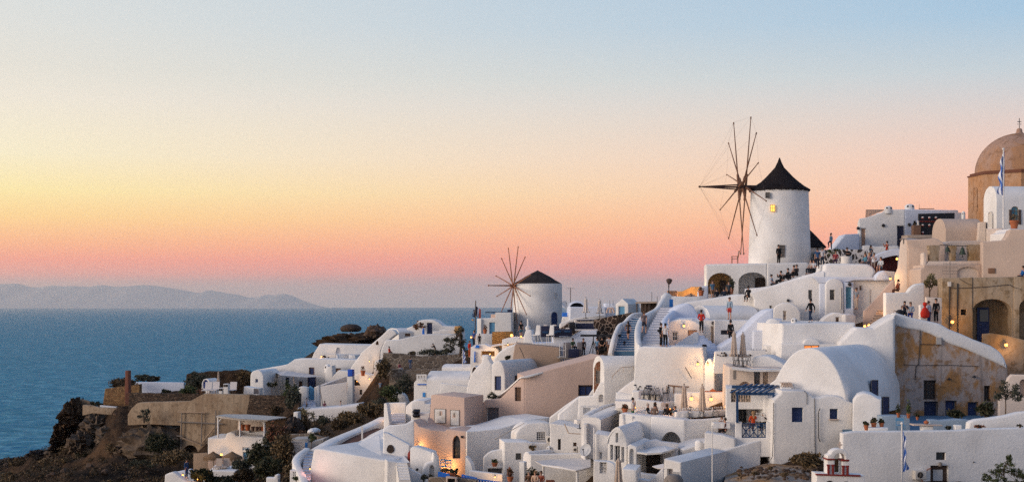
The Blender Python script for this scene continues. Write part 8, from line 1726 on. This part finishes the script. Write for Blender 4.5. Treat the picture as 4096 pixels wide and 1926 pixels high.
wall('scrub_bank','dark earth bank behind the sun loungers','bank',Pl(600,241,0),[(310,520),(330,225,20),(480,215,30),(660,195,40),(830,200,30),(920,240),(925,520)],4,'earth',.5,jit=.6)
V('U')
pl = Pl(1200,174,4)
hp = wall('pergola_house','white house with light blue door and window under a white pergola','house',pl,[(845,1000),(850,182,6),(1105,186),(1128,118,15),(1180,95,15),(1245,112,15),(1268,152),(1690,176,6),(1692,345),(1640,440),(1610,470),(1600,1000)],6,'white',.15,[win(1360,316,1470,366,'lightblue',dep=.15,fw=.05,bars=(3,1)),door(1364,386,1470,600,'lightblue',dep=.25,fw=.05)])
wall('wing_wall','white wing wall right of the light blue door','wall',Pl(1540,172.6,10),[(1425,700),(1432,462),(1470,392,10),(1660,372),(1600,470),(1560,700)],.8,'white',.1)
V('B')
pg_ = empty('pergola',W3(840,800,176),'white pergola with reed roof on the blue doored house','pergola'); planks('reed_roof',None,None,[(610,600,172.5),(830,628,172),(1080,640,172),(1255,612,181),(900,588,183),(690,586,181)],.12,'reed',parent=pg_)
for x,y0,y1 in ((627,610,802),(829,630,795),(1053,642,802)): post('post',(x,y0,172.8),(x,y1,172.8),.10,'white',pg_)
mb = MB(); mb.tube([W3(612,608,172.6),W3(830,636,172.2),W3(1080,646,172.2)],.1,5); mb.tube([W3(627,665,172.8),W3(662,622,172.8)],.07,5); mb.tube([W3(1053,680,172.8),W3(1022,644,172.8)],.07,5); mb.build('beam','white',pg_)
wall('pergola_back_wall','cream lit back wall under the pergola','wall',Pl(930,180,4),[(800,860),(812,640),(1060,640),(1060,860)],.5,'cream',.06)
wall('bench','white built in bench with cushions under the pergola','bench',Pl(850,177,4),[(770,840),(775,738,5),(910,740),(914,758),(1050,745),(1052,840)],1,'white',.06)
for x,lb in ((848,'flowering pot under the pergola, left'),(900,'round clay pot under the pergola, second'),(948,'dark clay pot under the pergola, third'),(985,'dark clay pot under the pergola, fourth'),(1015,'dark clay pot under the pergola, fifth'),(1041,'clay pot behind the right pergola post')): pot(x,740,177.4,.75 if x<910 else .5,lb,'lf_red' if x<860 else None,mat='terracotta' if x<910 or x>1030 else 'darkpot',n=70,ph=.9)
for x,w_,Y,lb in ((582,172,168,'straw beach umbrella left of the wall lamp'),(756,182,166,'straw beach umbrella right of the wall lamp')):
 k = mpp(Y); p = W3(x,1095,Y); t = empty('straw_umbrella',p,lb,'umbrella'); top = W3(x,932,Y); r = w_*k/2; mb = MB(); mb.lathe((top.x,top.y,top.z),[(.02,.06),(r*.3,-.14),(r*.7,-.36),(r,-.55)],28); rnd = random.Random(int(x))
 for i in range(260): a = rnd.uniform(0,6.28); q = Vector((top.x+r*cos(a)*.98,top.y+r*sin(a)*.98,top.z-.5)); s = Vector((-sin(a),cos(a),0))*.06; d = Vector((cos(a)*.1,sin(a)*.1,-rnd.uniform(.22,.5))); mb.add([q-s,q+s,q+d+s*.3,q+d-s*.3],[(0,1,2,3)])
 mb.build('canopy','straw',t,recalc=False); mb = MB(); mb.tube([p-Vector((0,0,.5)),top],.06,6); mb.build('pole','canvas',t)
lamp(660,958,172.8,80,'lit lamp between the two straw umbrellas',r=.16)
wall('bamboo_fence','pale bamboo fence left of the straw umbrellas','fence',Pl(465,171,4),[(398,1150),(400,948),(530,940),(532,1150)],.12,'bamboo',.02)
wall('sloping_rail_wall','thin pale blue sloping stair wall under the straw umbrellas','wall',Pl(600,163,4),[(540,1140),(552,1098),(655,1008),(664,1014),(575,1140)],.4,'bluewhite',.05); wall('pale_wall','cream wall behind the straw umbrellas','wall',Pl(620,172.4,4),[(530,1150),(532,980),(860,985),(862,1150)],.4,'sand',.05)
wall('terrace_wall','white terrace front with a slanted left end below the straw umbrellas','wall',Pl(650,158,4),[(480,1300),(492,1132,8),(552,1104),(786,1108,5),(788,1300)],5,'white',.15)
lounger(625,1098,160,'canvas deck lounger below the straw umbrellas, left'); lounger(690,1096,160.4,'canvas deck lounger below the straw umbrellas, right')
t = empty('open_frame',W3(700,1100,161),'pale blue open frame between the deck loungers','frame'); mb = MB()
for a,b in (((672,1100),(672,1048)),((672,1048),(728,1048)),((728,1048),(728,1100))): mb.tube([W3(*a,161),W3(*b,161)],.06,5)
mb.build('bars','lightblue',t)
wall('corner_terrace','white curved terrace corner at the bottom left','wall',Pl(200,146,10),[(125,1400),(134,1145,12),(165,1130),(210,1116,8),(240,1135),(330,1211),(420,1220),(420,1400)],1,'white',.15)
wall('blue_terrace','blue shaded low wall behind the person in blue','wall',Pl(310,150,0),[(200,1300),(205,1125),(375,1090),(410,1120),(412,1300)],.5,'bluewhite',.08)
person(336,1178,147,'person in long blue clothes standing on the bottom left terrace','#1c3c6c','#1c3868',yaw=-60,h=1.9); lamp(305,1145,147.5,30,'small lit lamp on the bottom left terrace',r=.1); lamp(440,1185,146,40,'hidden lit lamp under the plants at the bottom left',r=.05)
for x,y,Y,w_,h_,m,lb in ((470,1200,147,230,110,'lf_dark','dark plants beside the person in blue'),(650,1230,148,330,70,'lf_dark','dark hedge under the white terrace front'),(840,1120,160,160,120,'lf_dim','bush right of the deck loungers'),(1000,1080,156,300,220,'lf_dark','dense dark green bush below the wing wall'),(1100,1190,145,300,200,'lf_dark','dark bush on the slope by the white post'),(1230,1060,150,230,300,'lf_dry','tall dry brown bush on the slope'),(1300,1211,135,160,160,'lf_dry','dry brown bush left of the curving stair wall'),(1120,900,166,150,150,'lf_dim','grey bush beside the pergola house'),(1440,740,178,90,130,'lf_dry','dry bush under the white stair end'),(200,1060,185,420,140,'lf_dry','wide reddish dry bush on the slope under the arches'),(90,960,196,300,200,'lf_dark','dark thicket left of the dark arch'),(870,1211,146,200,120,'lf_scrub','dark low scrub right of the white terrace front'),(1400,800,172,70,60,'lf_red','potted reddish plant on the little stone wall')): bush(x,y,Y,w_,h_,lb,m,n=min(2600,int(w_*h_/14)),s=.2,clumps=30)
tree(1155,860,164,90,[(1150,710,180,130),(1110,760,90,110),(1200,770,90,100),(1150,800,120,90)],'reddish leaved small tree beside the pergola','lf_red',n=1500,s=.17,tr=.08)
wall('stair_end','white slanting stair end above the dark rock','wall',Pl(1300,180,10),[(1235,760),(1250,690),(1320,600),(1322,568),(1365,566),(1366,640),(1290,740),(1280,760)],1.2,'white',.12)
lump('dark_rock','dark pointed rock below the white stair end','rock',1325,720,176,170,190,'volcanic',2.5,.35,1,5); lump('white_rock','whitewashed rock above the little stone wall','rock',1510,745,172,110,60,'white',2,.12,1,8)
wall('stone_wall','little dark stone wall above the white lattice','wall',Pl(1400,162,4),[(1262,900),(1268,772),(1460,766),(1612,800),(1612,900)],.6,'brownstone',.08)
t = empty('lattice_screen',W3(1365,1000,150),'white diamond lattice screen under the stone wall','lattice'); pp = Pl(1365,150,4); mb = MB()
for i in range(13):
 a = i/12; mb.tube([pp.at(1308+115*a,845),pp.at(1308+115*max(0,a-.35),1000 if a>.35 else 845+155*a/.35)],.03,4); mb.tube([pp.at(1308+115*a,845),pp.at(1308+115*min(1,a+.35),1000 if a<.65 else 845+155*(1-a)/.35)],.03,4)
mb.tube([pp.at(*q) for q in ((1306,842),(1425,842),(1425,1002),(1306,1002),(1306,842))],.05,4); mb.build('lattice','canvasw',t)
wall('lattice_house','grey plaster shed behind the white lattice screen','shed',Pl(1400,152,4),[(1296,1100),(1300,815,6),(1455,812),(1460,850),(1600,812),(1612,1100)],3,'greyroof',.1); wall('blue_strip','narrow blue door edge beside the white lattice','door',Pl(1437,151.6,4),[(1428,905),(1428,848),(1450,848),(1450,905)],.1,'midblue',.02)
tree(1488,935,146,85,[(1495,800,72,90)],'clipped little olive tree beside the white lattice','lf_green',n=420,s=.12,tr=.04)
wall('white_block','white block with rounded post at the bottom, left of the curving stair wall','wall',Pl(1110,132,4),[(1066,1300),(1070,1170),(1146,1172),(1148,1145,12),(1182,1142,14),(1184,1300)],.8,'white',.08)
V('A')
wall('ochre_stone_wall','warm ochre rubble stone wall on the headland tip','wall',Pl(1100,233,10),[(935,640),(948,480),(966,352,8),(1120,332),(1285,310),(1290,640)],1,'ochrestone',.12)
wall('headland_parapet','pale curved parapet on the headland tip','parapet',Pl(930,229,10),[(758,600),(760,500,6),(830,506),(920,526),(1050,530),(1105,535),(1088,602),(850,580)],.8,'concrete',.12); wall('headland_parapet','small pale parapet corner nearest the sea','parapet',Pl(770,236,16),[(728,520),(732,447,5),(800,462),(832,480),(830,520)],.6,'concrete',.1); wall('white_ledge','thin white ledge behind the curved headland parapet','ledge',Pl(1000,231,4),[(918,545),(920,505),(1090,522),(1092,545)],.8,'white',.08)
lump('cliff_rock','dark craggy rock at the edge of the headland','rock',690,600,235,190,260,'earth',5,.5,1.2,2); lump('cliff_rock','brown cliff face dropping to the sea at the headland','rock',600,820,238,200,330,'earth',5,.5,1.3,9); lump('cliff_rock','dark broken rocks at the far left slope','rock',110,1060,255,260,130,'volcanic',6,.6,1.5,4)
bush(1170,345,238,180,80,'rounded dark bush on top of the ochre stone wall','lf_scrub',n=900,s=.22,clumps=24); bush(880,520,232,130,50,'dark plants inside the curved headland parapet','lf_dark',n=400,s=.2,clumps=14); bush(1325,660,208,130,150,'straggly climbing plant on the retaining wall','lf_dim',n=160,s=.25,clumps=9,deep=.4)
for x,y,Y,w_,h_,m,sd in ((900,700,231,260,230,'cliffwall',4),(1010,800,222,220,200,'cliffwall',6),(760,860,228,240,220,'cliffwall',12),(520,960,236,170,150,'cliffwall',15),(330,980,246,150,110,'volcanic',17),(1180,900,212,190,120,'volcanic',19)): lump('cliff_rock','craggy dark rock of the cliff face below the curved headland parapet','rock',x,y,Y,w_,h_,m,3.5,.45,1.4,sd)['group'] = 'rocks of the cliff face'
V('J'); rnd = random.Random(5); mb = MB()
for i in range(130):
 x,y,Y = rnd.uniform(420,1100),0,rnd.uniform(82.5,91); f = (Y-82)/9; p = W3(x,1192-f*(1192-1085),Y); r = rnd.uniform(.05,.16); mb.ball(p,r,r*.8,r*.6,6,4)
tag(mb.build('loose_stones','rock',recalc=False,smooth=20),'loose stones on the bare ochre ground','stones',kind='stuff')
for x,y,Y,w_,h_ in ((560,1150,86,70,34),(700,1110,88,60,30),(820,1170,84.5,80,40),(450,1165,86,60,26)): bush(x,y,Y,w_,h_,'low dry tuft on the bare ochre ground','lf_dry',n=170,s=.07,clumps=8,cat='tuft',name='dry_tuft',group='dry tufts on the bare ground')
V('Z'); rnd = random.Random(21)
for i in range(70):
 Y = rnd.uniform(140,236); sx = rnd.uniform(-20,1150); x = (sx-CX)/F*Y; z = gz(x,Y); row = HY+(H-z)/Y*F
 if row > 1960 or row < 1700 or (Y > 203 and sx > 470): continue
 t = bush(sx,row+4,Y,rnd.uniform(45,120),rnd.uniform(22,60),'dry brown shrub among the dark scrub of the open cliff slope',rnd.choice(('lf_dry','lf_scrub','lf_dark','lf_dry','lf_dim')),n=260,s=.2,clumps=14,name='dry_shrub',group='dry shrubs on the cliff slope')
build_people()
